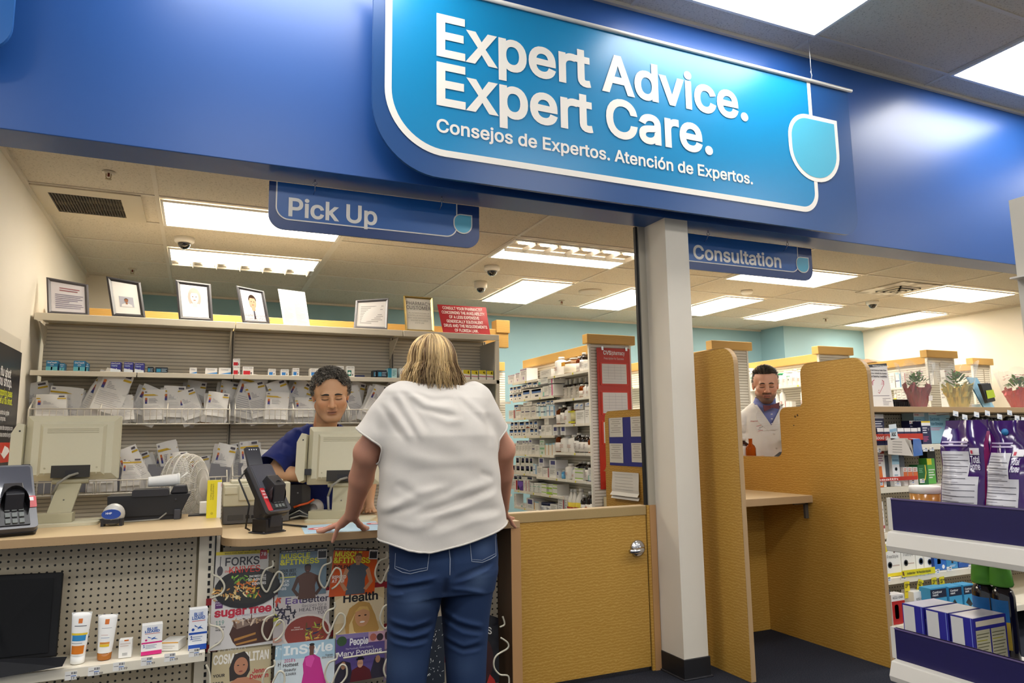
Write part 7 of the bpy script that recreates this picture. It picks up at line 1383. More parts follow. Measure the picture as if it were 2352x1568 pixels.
# ---------------------------------------------------------------- people: distance-field bodies meshed as one surface
class Sdf:
    def __init__(s,axes):
        s.ax=[np.array(a,np.float32) for a in axes]; s.D=np.full([len(a) for a in s.ax],.5,np.float32)
    def _reg(s,lo,hi):
        sl=[];g=[]
        for i in range(3):
            a=max(0,np.searchsorted(s.ax[i],lo[i])-1); b=min(len(s.ax[i]),np.searchsorted(s.ax[i],hi[i])+1); sl.append(slice(a,b)); sh=[1,1,1]; sh[i]=-1; g.append(s.ax[i][a:b].reshape(sh))
        return tuple(sl),g
    def _mix(s,sl,d,k,sub):
        D=s.D[sl]
        if D.size==0: return s
        if sub:
            h=np.clip(.5-.5*(D+d)/k,0,1) if k>0 else (D<-d)*1.; s.D[sl]=D*(1-h)+(-d)*h+k*h*(1-h)
        else:
            h=np.clip(.5+.5*(D-d)/k,0,1) if k>0 else (D>d)*1.; s.D[sl]=D*(1-h)+d*h-k*h*(1-h)
        return s
    def cap(s,a,b,ra,rb=None,k=.01,sub=False):
        rb=ra if rb is None else rb; a=np.array(a,float); b=np.array(b,float); m=max(ra,rb)+k+.02
        sl,g=s._reg(np.minimum(a,b)-m,np.maximum(a,b)+m); d=b-a; L=(d@d) or 1e-9
        t=np.clip(sum((g[i]-a[i])*d[i] for i in range(3))/L,0,1)
        q=np.sqrt(sum((g[i]-a[i]-t*d[i])**2 for i in range(3)))-(ra+(rb-ra)*t)
        return s._mix(sl,q.astype(np.float32),k,sub)
    def chain(s,pts,rs,k=.01):
        for i in range(len(pts)-1): s.cap(pts[i],pts[i+1],rs[i],rs[i+1],k if i else k)
        return s
    def ell(s,c,r,k=.01,M=None,sub=False):
        c=np.array(c,float); r=np.array(r,float); m=max(r)+k+.02; sl,g=s._reg(c-m,c+m); p=[g[i]-c[i] for i in range(3)]
        if M is not None:
            M=np.array(M.to_3x3().inverted()); p=[sum(M[i][j]*p[j] for j in range(3)) for i in range(3)]
        k0=np.sqrt(sum((p[i]/r[i])**2 for i in range(3)))+1e-6; k1=np.sqrt(sum((p[i]/r[i]**2)**2 for i in range(3)))+1e-6
        return s._mix(sl,(k0*(k0-1)/k1).astype(np.float32),k,sub)
    def loft(s,P,k=.02,n=2.4,sub=False):
        """P: (z,cx,cy,rx,ry) from bottom to top"""
        P=np.array(P,float); lo=[(P[:,1]-P[:,3]).min()-.08,(P[:,2]-P[:,4]).min()-.08,P[0,0]-.08]; hi=[(P[:,1]+P[:,3]).max()+.08,(P[:,2]+P[:,4]).max()+.08,P[-1,0]+.08]
        sl,g=s._reg(lo,hi); z=g[2].ravel(); f=lambda c: np.interp(z,P[:,0],P[:,c]).reshape(1,1,-1)
        rx,ry=f(3),f(4); q=((np.abs(g[0]-f(1))/rx)**n+(np.abs(g[1]-f(2))/ry)**n)**(1/n); d=(q-1)*np.minimum(rx,ry)
        d=np.maximum(d,np.maximum(P[0,0]-g[2],g[2]-P[-1,0])); return s._mix(sl,d.astype(np.float32),k,sub)
    def shift(s,fn):
        """move the surface outward by fn(x,y,z)"""
        s.D-=fn(s.ax[0].reshape(-1,1,1),s.ax[1].reshape(1,-1,1),s.ax[2].reshape(1,1,-1)).astype(np.float32); return s
    def mesh(s):
        D=s.D; nx,ny,nz=D.shape; ins=D<0; cnt=np.zeros((nx-1,ny-1,nz-1),np.int8)
        O=[(i,j,k) for i in (0,1) for j in (0,1) for k in (0,1)]
        c=lambda A,o:A[o[0]:o[0]+nx-1,o[1]:o[1]+ny-1,o[2]:o[2]+nz-1]
        for o in O: cnt+=c(ins,o)
        act=(cnt>0)&(cnt<8); idx=np.argwhere(act); n=len(idx); vid=np.full(act.shape,-1,np.int64); vid[act]=np.arange(n)
        acc=np.zeros((n,3)); w=np.zeros(n)
        for a in O:
            for ax in range(3):
                if a[ax]==1: continue
                b=list(a); b[ax]=1
                va=D[idx[:,0]+a[0],idx[:,1]+a[1],idx[:,2]+a[2]].astype(float); vb=D[idx[:,0]+b[0],idx[:,1]+b[1],idx[:,2]+b[2]].astype(float)
                m=(va<0)!=(vb<0); t=np.where(m,va/np.where(m,va-vb,1),0)
                for q in range(3):
                    g=s.ax[q]; pa=g[idx[:,q]+a[q]]; pb=g[idx[:,q]+b[q]]; acc[:,q]+=np.where(m,pa+(pb-pa)*t,0)
                w+=m
        V=acc/w[:,None]; F_=[]
        for ax in range(3):
            u,v=[(1,2),(2,0),(0,1)][ax]; sa=[slice(None)]*3; sb=[slice(None)]*3; sa[ax]=slice(0,-1); sb[ax]=slice(1,None)
            A,Bq=ins[tuple(sa)],ins[tuple(sb)]; e=np.argwhere(A!=Bq)
            e=e[(e[:,u]>0)&(e[:,v]>0)&(e[:,u]<D.shape[u]-1)&(e[:,v]<D.shape[v]-1)]
            if not len(e): continue
            def cell(du,dv): q=e.copy(); q[:,u]-=du; q[:,v]-=dv; return vid[q[:,0],q[:,1],q[:,2]]
            q=np.stack([cell(1,1),cell(0,1),cell(0,0),cell(1,0)],1); fl=A[e[:,0],e[:,1],e[:,2]]
            q[~fl]=q[~fl][:,::-1]; F_.append(q)
        return V,np.concatenate(F_)
def relax(V,Fq,n=2,lam=.5):
    e=np.concatenate([Fq[:,[0,1]],Fq[:,[1,2]],Fq[:,[2,3]],Fq[:,[3,0]]])
    for _ in range(n):
        A=np.zeros_like(V); c=np.zeros(len(V))
        for i,j in ((0,1),(1,0)): np.add.at(A,e[:,i],V[e[:,j]]); np.add.at(c,e[:,i],1)
        V=V+(A/np.maximum(c,1)[:,None]-V)*lam
    return V
def cut(V,Fq,keep):
    k=keep(V); f=Fq[k[Fq].all(1)]; used=np.unique(f); mp=np.full(len(V),-1); mp[used]=np.arange(len(used)); return V[used],mp[f]
def skinned(name,V,Fq,m,parent,col=None,solid=0,off=None):
    o_=np.array(parent.location if parent else (0,0,0)); me=bpy.data.meshes.new(name); me.from_pydata((V-o_).tolist(),[],Fq.tolist()); me.materials.append(m)
    me.polygons.foreach_set('use_smooth',[True]*len(me.polygons))
    if col is not None:
        a=me.color_attributes.new('Col','FLOAT_COLOR','POINT'); c=np.ones((len(V),4),np.float32); c[:,:3]=col; a.data.foreach_set('color',c.ravel())
    me.update(); o=bpy.data.objects.new(name,me); COL.objects.link(o); o.parent=parent
    if solid: md=o.modifiers.new('cloth','SOLIDIFY'); md.thickness=solid; md.offset=-1
    return o
def attr_mat(name,rough=.5,sss=0,bump=0,scale=400,spec=.4,weave=None):
    m=bpy.data.materials.new(name); m.use_nodes=True; N,L=nodes(m); b=N['Principled BSDF']; a=N.new('ShaderNodeAttribute'); a.attribute_name='Col'
    b.inputs['Roughness'].default_value=rough; b.inputs['Specular IOR Level'].default_value=spec
    t=N.new('ShaderNodeTexNoise'); t.inputs['Scale'].default_value=scale; t.inputs['Detail'].default_value=3; tc=N.new('ShaderNodeTexCoord'); L.new(tc.outputs['Object'],t.inputs['Vector'])
    r=N.new('ShaderNodeMapRange'); r.inputs['To Min'].default_value=.86 if weave else .94; r.inputs['To Max'].default_value=1.14 if weave else 1.06; mx=N.new('ShaderNodeMix'); mx.data_type='RGBA'; mx.blend_type='MULTIPLY'; mx.inputs[0].default_value=1
    L.new(t.outputs[0],r.inputs[0]); L.new(a.outputs['Color'],mx.inputs[6]); L.new(r.outputs[0],mx.inputs[7]); L.new(mx.outputs[2],b.inputs['Base Color'])
    if bump: bp=N.new('ShaderNodeBump'); bp.inputs['Strength'].default_value=bump; bp.inputs['Distance'].default_value=.001; L.new(t.outputs[0],bp.inputs['Height']); L.new(bp.outputs[0],b.inputs['Normal'])
    if sss: b.inputs['Subsurface Weight'].default_value=sss; b.inputs['Subsurface Radius'].default_value=(.012,.005,.003); b.inputs['Subsurface Scale'].default_value=.5
    return m
skin_m=attr_mat('skin',.5,.12,.15,250); hair_m=attr_mat('hair',.42,0,0,60,.5); denim_m=attr_mat('denim',.85,0,.6,900,.15,weave=True); cloth_m=attr_mat('cotton',.85,0,.35,700,.15)
L3=lambda h:np.array(lin(h)[:3])
def rng_ax(lo,hi,fine,coarse,zones):
    o=[lo]
    while o[-1]<hi:
        st_=fine if any(a<=o[-1]<=b for a,b in zones) else coarse; o.append(o[-1]+st_)
    return o
def seg_d(x,z,a,b):
    dx,dz=b[0]-a[0],b[1]-a[1]; L=dx*dx+dz*dz+1e-9; t=np.clip(((x-a[0])*dx+(z-a[1])*dz)/L,0,1); return np.sqrt((x-a[0]-t*dx)**2+(z-a[1]-t*dz)**2),t
def folds(L,ymax,back=True):
    """ridges and furrows along polylines given in (x,z), on the side y<ymax"""
    def f(x,y,z):
        o=0
        for pts,w,A in L:
            best=None; n=len(pts)-1
            for i in range(n):
                d,t=seg_d(x,z,pts[i],pts[i+1]); tt=(i+t)/n; e=np.exp(-(d/w)**2)*np.clip(np.minimum(tt,1-tt)*5+.15,0,1)
                best=e if best is None else np.maximum(best,e)
            o=o+A*best
        side=1/(1+np.exp((y-ymax)/.02)) if back else 1/(1+np.exp((ymax-y)/.02))
        return o*side
    return f
def hand(S,wr,palm,fingers,thumb,rw=.024,rp=.026,k=.008,fr=.0085):
    """wr, palm: wrist and knuckle-row centre; fingers: lists of joints; thumb: joints leaving the side of the palm near its base"""
    n=len(fingers); wr=np.array(wr); palm=np.array(palm)
    for i,f in enumerate(fingers):
        S.cap(wr+(np.array(f[0])-palm)*.35,f[0],rw*.75,.0125,.014)
        S.chain(f,[.0115]+[fr*1.1]*(len(f)-2)+[fr*.85],.004)
    S.chain([wr+(np.array(thumb[0])-wr)*.25]+list(thumb),[.018]+[.0125]*(len(thumb)-1)+[.0095],.008)
# ================================================================= the woman at the counter, seen from behind
wo=E('person',(.88,2.70,0),'person with chin length blonde hair in white T-shirt and blue jeans, seen from behind','person')
zx=lambda px,py,Y=2.6:(on('y',Y,px,py).x,on('y',Y,px,py).z)
WX=.875; WY=2.72
S=Sdf([rng_ax(.40,1.46,.004,.009,[(.45,.76),(1.28,1.45)]),rng_ax(2.45,3.3,.004,.009,[(3.0,3.25)]),rng_ax(0.02,1.68,.004,.009,[(.78,.95)])])
S.loft([(.66,WX+.02,WY,.15,.09),(.8,WX+.02,WY,.175,.115),(1.0,WX+.01,WY,.19,.13),(1.25,WX,WY,.2,.13),(1.38,WX-.0,WY+.01,.17,.1),(1.44,WX,WY+.02,.1,.07)],.03)
S.cap((WX+.0,WY+.03,1.40),(WX+.0,WY+.055,1.53),.062,.056,.03)
S.ell((WX-.01,WY+.06,1.548),(.075,.094,.092),.02); S.ell((WX-.01,WY+.11,1.53),(.06,.06,.08),.03); S.cap((WX-.01,WY+.16,1.535),(WX-.01,WY+.175,1.515),.01,.013,.01)
for s in (-1,1): S.ell((WX-.01+s*.079,WY+.055,1.555),(.01,.02,.03),.006)
# arms: shoulder, elbow, wrist on the counter edge
aL=[(.70,2.74,1.365),(.613,2.80,1.19),(.60,3.02,.935)]; aR=[(1.065,2.74,1.365),(1.185,2.80,1.19),(1.285,3.04,.925)]
for a in (aL,aR):
    S.cap(a[0],a[1],.055,.052,.04); S.cap(a[1],tuple(np.array(a[1])*.6+np.array(a[2])*.4),.05,.047,.02); S.cap(tuple(np.array(a[1])*.6+np.array(a[2])*.4),a[2],.047,.03,.02); S.ell(a[1],(.05,.05,.05),.02)
fz=C2+.0085
kL=[(.556,3.085,.885),(.556,3.115,.885),(.575,3.14,.882),(.605,3.15,.88)]
hand(S,aL[2],(.575,3.11,.885),[[(.572,3.085,.886),(.556,3.1,.872),(.548,3.115,.842),(.538,3.118,.815)],[(.566,3.105,.888),(.53,3.125,.872),(.505,3.145,.859),(.482,3.158,fz)],[(.57,3.13,.888),(.535,3.16,.872),(.51,3.185,.859),(.488,3.2,fz)],[(.585,3.145,.886),(.56,3.185,.87),(.54,3.21,.859),(.522,3.226,fz)]],[(.622,3.05,.905),(.648,3.1,.88),(.672,3.135,.862),(.695,3.16,fz)])
hand(S,aR[2],(1.32,3.10,.882),[[(1.318,3.085,.886),(1.345,3.1,.868),(1.365,3.115,.84),(1.383,3.119,.822)],[(1.322,3.1,.887),(1.35,3.13,.87),(1.372,3.148,.862),(1.392,3.158,fz+.002)],[(1.318,3.125,.887),(1.345,3.16,.87),(1.365,3.185,.859),(1.38,3.2,fz)],[(1.305,3.14,.885),(1.33,3.185,.87),(1.345,3.21,.859),(1.355,3.226,fz)]],[(1.262,3.06,.9),(1.24,3.11,.876),(1.235,3.14,.862),(1.235,3.165,fz)])
# legs and feet
for s in (-1,1):
    S.cap((WX+.005+s*.1,WY,.72),(WX+s*.115,WY+.0,.45),.07,.055,.02); S.cap((WX+s*.115,WY,.45),(WX+s*.115,WY-.0,.1),.052,.036,.02); S.cap((WX+s*.115,WY-.02,.05),(WX+s*.125,WY+.15,.04),.035,.03,.02)
V,Fq=S.mesh(); V=relax(V,Fq,2)
c=np.tile(L3('#c08a72'),(len(V),1)); n_=np.sin(V[:,0]*60)*np.sin(V[:,2]*45+V[:,1]*30); c=c*(1+.06*n_[:,None])
el=np.exp(-((V-np.array(aL[1])-np.array([-.01,-.05,.03]))**2).sum(1)/.0006)[:,None]; c=c*(1-.35*el)+L3('#8a4f3c')*.35*el
kn=np.exp(-(np.minimum(np.abs(V[:,2]-.885),1)/.02)**2)[:,None]*(V[:,1:2]>3.05); c=c*(1-.25*kn)+L3('#b5685a')*.25*kn
skinned('body',V,Fq,skin_m,wo,c)
# T-shirt
S=Sdf([rng_ax(.46,1.25,.005,.005,[]),rng_ax(2.45,3.0,.0055,.0055,[]),rng_ax(.74,1.52,.005,.005,[])])
S.loft([(.74,WX+.03,WY,.262,.185),(.84,WX+.03,WY,.258,.183),(.98,WX+.015,WY,.247,.175),(1.1,WX+.01,WY,.236,.165),(1.25,WX+.005,WY,.228,.158),(1.34,WX,WY+.01,.212,.14),(1.40,WX-.005,WY+.015,.185,.115),(1.452,WX-.0,WY+.025,.13,.085)],.04,n=2.5)
S.cap((.725,2.735,1.385),(.632,2.775,1.24),.078,.083,.05); S.cap((1.04,2.735,1.385),(1.125,2.78,1.25),.078,.08,.05)
K=lambda *p:[(on('y',2.58,780+x*.3188,740+y*.3188).x,on('y',2.58,780+x*.3188,740+y*.3188).z) for x,y in p]
FS=[(K((330,560),(480,850)),.011,-.009),(K((365,540),(520,850)),.013,.008),(K((410,500),(560,840)),.011,-.009),(K((445,490),(600,850)),.013,.008),(K((470,470),(640,790)),.011,-.007),(K((510,480),(640,600),(870,620)),.016,.010),(K((480,475),(600,620),(880,690)),.014,-.010),(K((560,500),(700,560),(850,540)),.012,-.007),(K((620,640),(780,720),(900,690)),.016,.006),(K((330,480),(560,480),(720,530)),.01,.005),
 (K((330,1380),(560,1230),(780,1170)),.016,.010),(K((340,1420),(600,1290),(820,1210)),.014,-.010),(K((480,1330),(800,1230),(1110,1140)),.016,.011),(K((540,1390),(840,1290),(1120,1190)),.014,-.012),(K((560,1420),(860,1330),(1140,1230)),.015,.010),(K((600,1490),(900,1370),(1180,1330)),.015,-.009),(K((650,1530),(960,1420),(1190,1390)),.016,.008),(K((440,960),(760,1010),(1020,990)),.022,.006),(K((520,1070),(900,1045)),.016,-.005),(K((320,900),(340,1200)),.02,-.006),(K((1090,640),(1110,900)),.018,-.008),(K((300,620),(320,800)),.014,-.008),(K((900,520),(1010,620),(1090,700)),.016,.006),(K((860,500),(960,640),(1080,760)),.014,-.005),(K((360,1450),(520,1480),(700,1440)),.015,.006),(K((420,1160),(560,1260)),.016,-.006),(K((1000,1080),(1110,1120)),.012,-.008)]
fb=folds(FS,WY-.03); S.shift(lambda x,y,z: .62*fb(x,y,z)+.003*np.sin(x*38+z*21)*np.sin(z*33-x*9))
V,Fq=S.mesh(); V=relax(V,Fq,1)
hemz=lambda x:np.interp(x,[.60,.66,.72,.79,.965,1.1,1.16,1.2],[.872,.858,.835,.826,.858,.894,.912,.92])
def slv(V,a,b,cut_):
    a=np.array(a);b=np.array(b);d=(b-a)/np.linalg.norm(b-a); return (V-a)@d<cut_
lx=V[:,0]
keepf=lambda V:(V[:,2]>hemz(V[:,0])-(V[:,1]>WY)*.0)&((V[:,0]>.64)|slv(V,(.72,2.735,1.385),(.632,2.775,1.24),.175)|(V[:,2]<1.12))&((V[:,0]<1.12)|slv(V,(1.045,2.735,1.385),(1.135,2.78,1.25),.155)|(V[:,2]<1.12))&~((V[:,2]>1.435-.0*V[:,0])&(np.hypot((V[:,0]-WX)/.115,(V[:,1]-(WY+.06))/.10)<1))
V2,F2=cut(V,Fq,keepf)
skinned('t_shirt',V2,F2,cloth_m,wo,np.tile(L3('#d6cfc6'),(len(V2),1)),solid=.003)
# hem and cuff stitching bands follow the cut edges
def edge_loops(Fq):
    from collections import defaultdict
    cnt=defaultdict(int)
    for f in Fq:
        for i in range(4): a,b=int(f[i]),int(f[(i+1)%4]); cnt[(min(a,b),max(a,b))]+=1
    nb=defaultdict(list)
    for (a,b),k in cnt.items():
        if k==1: nb[a].append(b); nb[b].append(a)
    seen=set(); out=[]
    for s0 in list(nb):
        if s0 in seen: continue
        lp=[s0]; seen.add(s0); cur=s0
        while True:
            nx=[q for q in nb[cur] if q not in seen]
            if not nx: break
            cur=nx[0]; seen.add(cur); lp.append(cur)
        out.append(lp)
    return out
def hems(V2,F2,e,name,m,r=.004,mn=40):
    for lp in edge_loops(F2):
        if len(lp)<mn: continue
        P=V2[lp]
        for _ in range(12): P=(np.roll(P,1,0)+P*2+np.roll(P,-1,0))/4
        B().tube([Vector(p)-e.location for p in P[::2]],r,m,6,closed=True).obj(name,e)
hems(V2,F2,wo,'t_shirt_hem',mat('#d3ccc3',.85))
# jeans
S=Sdf([rng_ax(.6,1.16,.0045,.0045,[]),rng_ax(2.5,2.95,.006,.006,[]),rng_ax(.06,.96,.0045,.0055,[(.3,.9)])])
S.loft([(.66,WX+.016,WY-.01,.2,.135),(.72,WX+.021,WY-.012,.21,.152),(.78,WX+.024,WY-.008,.212,.152),(.86,WX+.022,WY,.212,.142),(.96,WX+.018,WY,.205,.135)],.02)
for s,Lg in ((-1,[(.06,.752,.056,.06),(.2,.752,.066,.072),(.33,.748,.07,.082),(.45,.758,.078,.09),(.55,.768,.088,.102),(.65,.78,.099,.122),(.73,.79,.105,.132)]),(1,[(.06,.985,.056,.06),(.2,.985,.066,.072),(.33,.986,.073,.082),(.45,.985,.08,.09),(.55,.985,.088,.102),(.65,.988,.099,.122),(.73,.99,.107,.132)])):
    S.loft([(z,cx,WY-.005,rx,ry) for z,cx,rx,ry in Lg],.018)
KJ=lambda *p:[(on('y',2.6,860+x*.26667,1150+y*.26667).x,on('y',2.6,860+x*.26667,1150+y*.26667).z) for x,y in p]
FJ=[(KJ((140,760),(330,690),(540,630)),.009,.007),(KJ((140,800),(300,740),(500,690)),.008,-.006),(KJ((150,860),(260,800)),.009,.006),(KJ((620,740),(760,750),(950,790)),.008,.007),(KJ((640,700),(800,640),(1010,560)),.009,.005),(KJ((640,660),(820,590),(1030,520)),.009,-.006),
 (KJ((150,1060),(330,1080),(500,1020)),.008,.006),(KJ((150,1110),(330,1130),(540,1070)),.008,-.006),(KJ((150,1160),(330,1180),(520,1120)),.009,.007),(KJ((150,1210),(330,1220),(500,1190)),.008,-.006),(KJ((150,1250),(330,1260),(480,1230)),.009,.006),(KJ((600,950),(740,1040),(960,1090)),.009,.007),(KJ((600,1010),(740,1090),(960,1140)),.009,-.006),(KJ((620,1060),(780,1150),(960,1170)),.009,.006),(KJ((620,1200),(780,1260),(950,1200)),.009,.006),(KJ((640,1240),(800,1300),(960,1260)),.008,-.006),(KJ((640,1290),(780,1330),(940,1300)),.008,.004),(KJ((590,640),(590,800)),.012,-.008),(KJ((640,380),(650,620)),.006,-.004)]
fj=folds(FJ,WY-.02); S.shift(fj); V,Fq=S.mesh(); V=relax(V,Fq,1)
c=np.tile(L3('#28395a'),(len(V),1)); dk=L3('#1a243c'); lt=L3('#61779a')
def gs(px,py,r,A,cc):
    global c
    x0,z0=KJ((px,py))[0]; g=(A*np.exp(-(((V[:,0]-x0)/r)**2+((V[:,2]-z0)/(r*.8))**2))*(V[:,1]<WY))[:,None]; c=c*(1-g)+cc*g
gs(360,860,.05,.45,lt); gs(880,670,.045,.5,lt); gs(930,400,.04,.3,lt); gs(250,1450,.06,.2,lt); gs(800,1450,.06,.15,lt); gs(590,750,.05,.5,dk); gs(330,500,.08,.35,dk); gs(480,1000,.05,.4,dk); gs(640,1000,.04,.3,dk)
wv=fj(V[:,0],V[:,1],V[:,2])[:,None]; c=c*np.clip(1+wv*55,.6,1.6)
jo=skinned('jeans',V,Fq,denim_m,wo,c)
# pockets, seams: laid on the denim by shooting at its back
from mathutils.bvhtree import BVHTree
bv=BVHTree.FromPolygons([tuple(p) for p in V],[tuple(int(i) for i in f) for f in Fq])
def on_back(px,py,off=.0015):
    p=on('y',2.58,860+px*.26667,1150+py*.26667); o_=Vector((0,0,CH)); d=(p-o_).normalized(); h=bv.ray_cast(o_,d)
    return (h[0]-d*off if h[0] else p)-wo.location
def stitch(pts,name,r=.0014,m=mat('#8f97a8',.8)):
    P=[]
    for a,b_ in zip(pts,pts[1:]):
        for k in range(8): t=k/8; P.append(on_back(a[0]+(b_[0]-a[0])*t,a[1]+(b_[1]-a[1])*t))
    B().tube(P+[on_back(*pts[-1])],r,m,5).obj(name,wo)
stitch([(182,450),(175,580),(240,615),(310,628),(390,608),(455,595),(475,430)],'pocket_seam'); stitch([(820,330),(838,522),(930,530),(1000,500),(1048,470),(1040,300)],'pocket_seam'); stitch([(640,392),(652,500),(650,640)],'back_seam',.0018)
for pts in (((842,505),(930,512),(1040,455)),((185,565),(300,605),(450,575))): stitch(pts,'pocket_seam',.001)
for s in (-1,1):
    B().prism([(-.045,-.1),(.045,-.1),(.052,.08),(.035,.17),(-.03,.17),(-.05,.08)],'z',.0,.022,mat('#e6e2da',.6)).prism([(-.04,-.09),(.04,-.09),(.045,.06),(.03,.14),(-.025,.14),(-.043,.06)],'z',.022,.07,mat('#3a3f4c',.7)).obj('shoe',wo,loc=(s*.117,.02,0.0005),bevel=.012)
# hair
r=np.random.RandomState(5); HC=np.array([WX-.008,WY+.055,1.558]); vs=[];fs=[];cs=[]
def strand(P,r0,col):
    n=len(P); b0=len(vs)
    for i,p in enumerate(P):
        t=P[min(i+1,n-1)]-P[max(i-1,0)]; t=t/(np.linalg.norm(t)+1e-9); a=np.cross(t,[.31,.2,.93]); a/=np.linalg.norm(a)+1e-9; e=np.cross(t,a); rr=r0*(1-.75*(i/(n-1))**2)
        for q in range(3): an=2*PI*q/3; vs.append(p+(a*math.cos(an)+e*math.sin(an))*rr); cs.append(col*(1.12-.25*i/(n-1)))
    for i in range(n-1):
        for q in range(3): fs.append((b0+i*3+q,b0+i*3+(q+1)%3,b0+(i+1)*3+(q+1)%3,b0+(i+1)*3+q))
CO=[L3(h) for h in ('#caa468','#b3874a','#8f6a3a','#d9bb85','#6f5030','#a87c42')]
part=HC+np.array([.01,-.01,.1])
for i in range(2600):
    az=r.uniform(0,2*PI)   # direction the strand falls; 0 = +x, -pi/2 = towards the camera
    dx,dy=math.cos(az),math.sin(az)
    if dy>.55 and r.rand()<.8: continue
    R1=np.array([.089,.112,.103])*(1+r.uniform(-.05,.07)); Pp=[]; e0=r.uniform(.0,.9)
    zend=(1.445+.012*abs(dx)+r.uniform(-.03,.022)) if dy<.3 else 1.47+r.uniform(-.02,.02)
    wob=r.uniform(-1,1); ph=r.uniform(0,6)
    for k in range(9):
        th=e0+(1.62-e0)*k/8; q=HC+np.array([dx*math.sin(th)*R1[0],dy*math.sin(th)*R1[1],math.cos(th)*R1[2]]); q[0]+=.006*wob*math.sin(th*2+ph); Pp.append(q)
    ac=round(az*7+e0*1.2)/7; rk=np.random.RandomState(int(ac*700)%9973); zend+=rk.uniform(-.022,.016); cw_=rk.uniform(-.012,.014); cdx,cdy=math.cos(ac),math.sin(ac)
    last=Pp[-1]; nd=7; hh=last[2]-zend
    for k in range(1,nd+1):
        t=k/nd; fl=.006*math.sin(t*2.4)+(.02*t*t if wob>-.2 else -.03*t*t)*(1 if dy<.4 else .3)
        tip=.75*t*t; Pp.append(np.array([(1-tip)*0+last[0]+tip*(cdx-dx)*R1[0]+cw_*t*t*(1 if abs(cdy)>.5 else 0)+dx*(fl+.008*t*(abs(dx)>.5))+.008*wob*(math.sin(t*5+ph)-math.sin(ph)),last[1]+tip*(cdy-dy)*R1[1]+dy*fl*.9,last[2]-hh*t]))
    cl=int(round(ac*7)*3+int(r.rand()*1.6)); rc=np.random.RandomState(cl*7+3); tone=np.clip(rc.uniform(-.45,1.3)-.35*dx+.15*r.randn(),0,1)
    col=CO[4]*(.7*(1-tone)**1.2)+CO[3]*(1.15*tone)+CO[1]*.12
    strand(Pp,.0017+.0012*r.rand(),col)
Sh=Sdf([rng_ax(.72,1.02,.006,.006,[]),rng_ax(2.6,2.95,.006,.006,[]),rng_ax(1.42,1.7,.006,.006,[])]); Sh.ell(HC,(.084,.106,.098),.01); Sh.loft([(1.475,HC[0],HC[1]-.015,.074,.075),(1.52,HC[0],HC[1]-.005,.086,.1),(1.56,HC[0],HC[1],.084,.104)],.01)
Vh,Fh=Sh.mesh(); k=cut(Vh,Fh,lambda V:~((V[:,1]>HC[1]+.03)&(V[:,2]<1.60))); nv=len(vs)
allv=np.concatenate([np.array(vs),k[0]]); allf=fs+[tuple(int(i)+nv for i in f) for f in k[1]]; allc=np.concatenate([np.array(cs),np.tile(L3('#5f4428'),(len(k[0]),1))])
def hairmesh(V,fs,c,parent,name='hair'):
    me=bpy.data.meshes.new(name); me.from_pydata((np.array(V)-np.array(parent.location)).tolist(),[],fs); me.materials.append(hair_m); me.polygons.foreach_set('use_smooth',[True]*len(me.polygons)); a=me.color_attributes.new('Col','FLOAT_COLOR','POINT'); cc=np.ones((len(V),4),np.float32); cc[:,:3]=c; a.data.foreach_set('color',cc.ravel()); me.update(); o=bpy.data.objects.new(name,me); COL.objects.link(o); o.parent=parent; return o
hairmesh(allv,allf,allc,wo)
# ================================================================= the two men
def head(S,c,h,M,wj=1):
    """face prims in head space: x to the side, -y forward, z up, origin at eye level, h = scale"""
    R3=M.to_3x3(); q=lambda p: np.array(R3@Vector(p))*h+np.array(c)
    E_=lambda p,r,k,sub=False,tilt=None: S.ell(q(p),[v*h for v in r],k*h,M=(M if tilt is None else M@tilt),sub=sub)
    C_=lambda a,b,ra,rb,k,sub=False: S.cap(q(a),q(b),ra*h,rb*h,k*h,sub)
    E_((0,.012,.035),(.076,.096,.081),.01); E_((0,-.028,-.03),(.061*wj,.06,.088),.03); E_((0,-.064,-.1),(.026*wj**2,.02,.018),.03)
    for s in (-1,1):
        C_((s*.052*wj,.0,-.055),(s*.02*wj,-.058,-.1),.018,.014,.025); E_((s*.043,-.062,-.022),(.024,.02,.02),.022); E_((s*.064,-.01,.03),(.016,.04,.04),.02)
    C_((-.036,-.081,.019),(.036,-.081,.019),.012,.012,.016)
    for s in (-1,1): E_((s*.031,-.1,.0),(.02,.016,.0115),.012,True)
    C_((0,-.088,.012),(0,-.112,-.03),.0075,.0115,.01)
    for s in (-1,1): E_((s*.012,-.097,-.034),(.0095,.011,.008),.006); E_((s*.006,-.104,-.042),(.004,.005,.003),.002,True)
    for s in (-1,1): E_((s*.031,-.0745,.001),(.0145,.013,.0125),.003)
    for s in (-1,1): C_((s*.02,-.088,-.0365),(s*.032,-.08,-.062),.003,.003,.006,True)
    E_((0,-.0855,-.061),(.024,.0095,.006),.006); E_((0,-.0835,-.071),(.021,.0105,.007),.006); C_((-.02,-.093,-.0658),(.02,-.093,-.0658),.0022,.0022,.003,True); E_((0,-.084,-.082),(.02,.006,.004),.006,True)
    for s in (-1,1):
        E_((s*.08,.012,-.006),(.0085,.02,.031),.006,tilt=Matrix.Rotation(-s*.25,4,'Z')); E_((s*.088,.008,-.004),(.006,.011,.018),.003,True)
def to_local(V,c,h,M): return (V-np.array(c))@np.array(M.to_3x3())/h
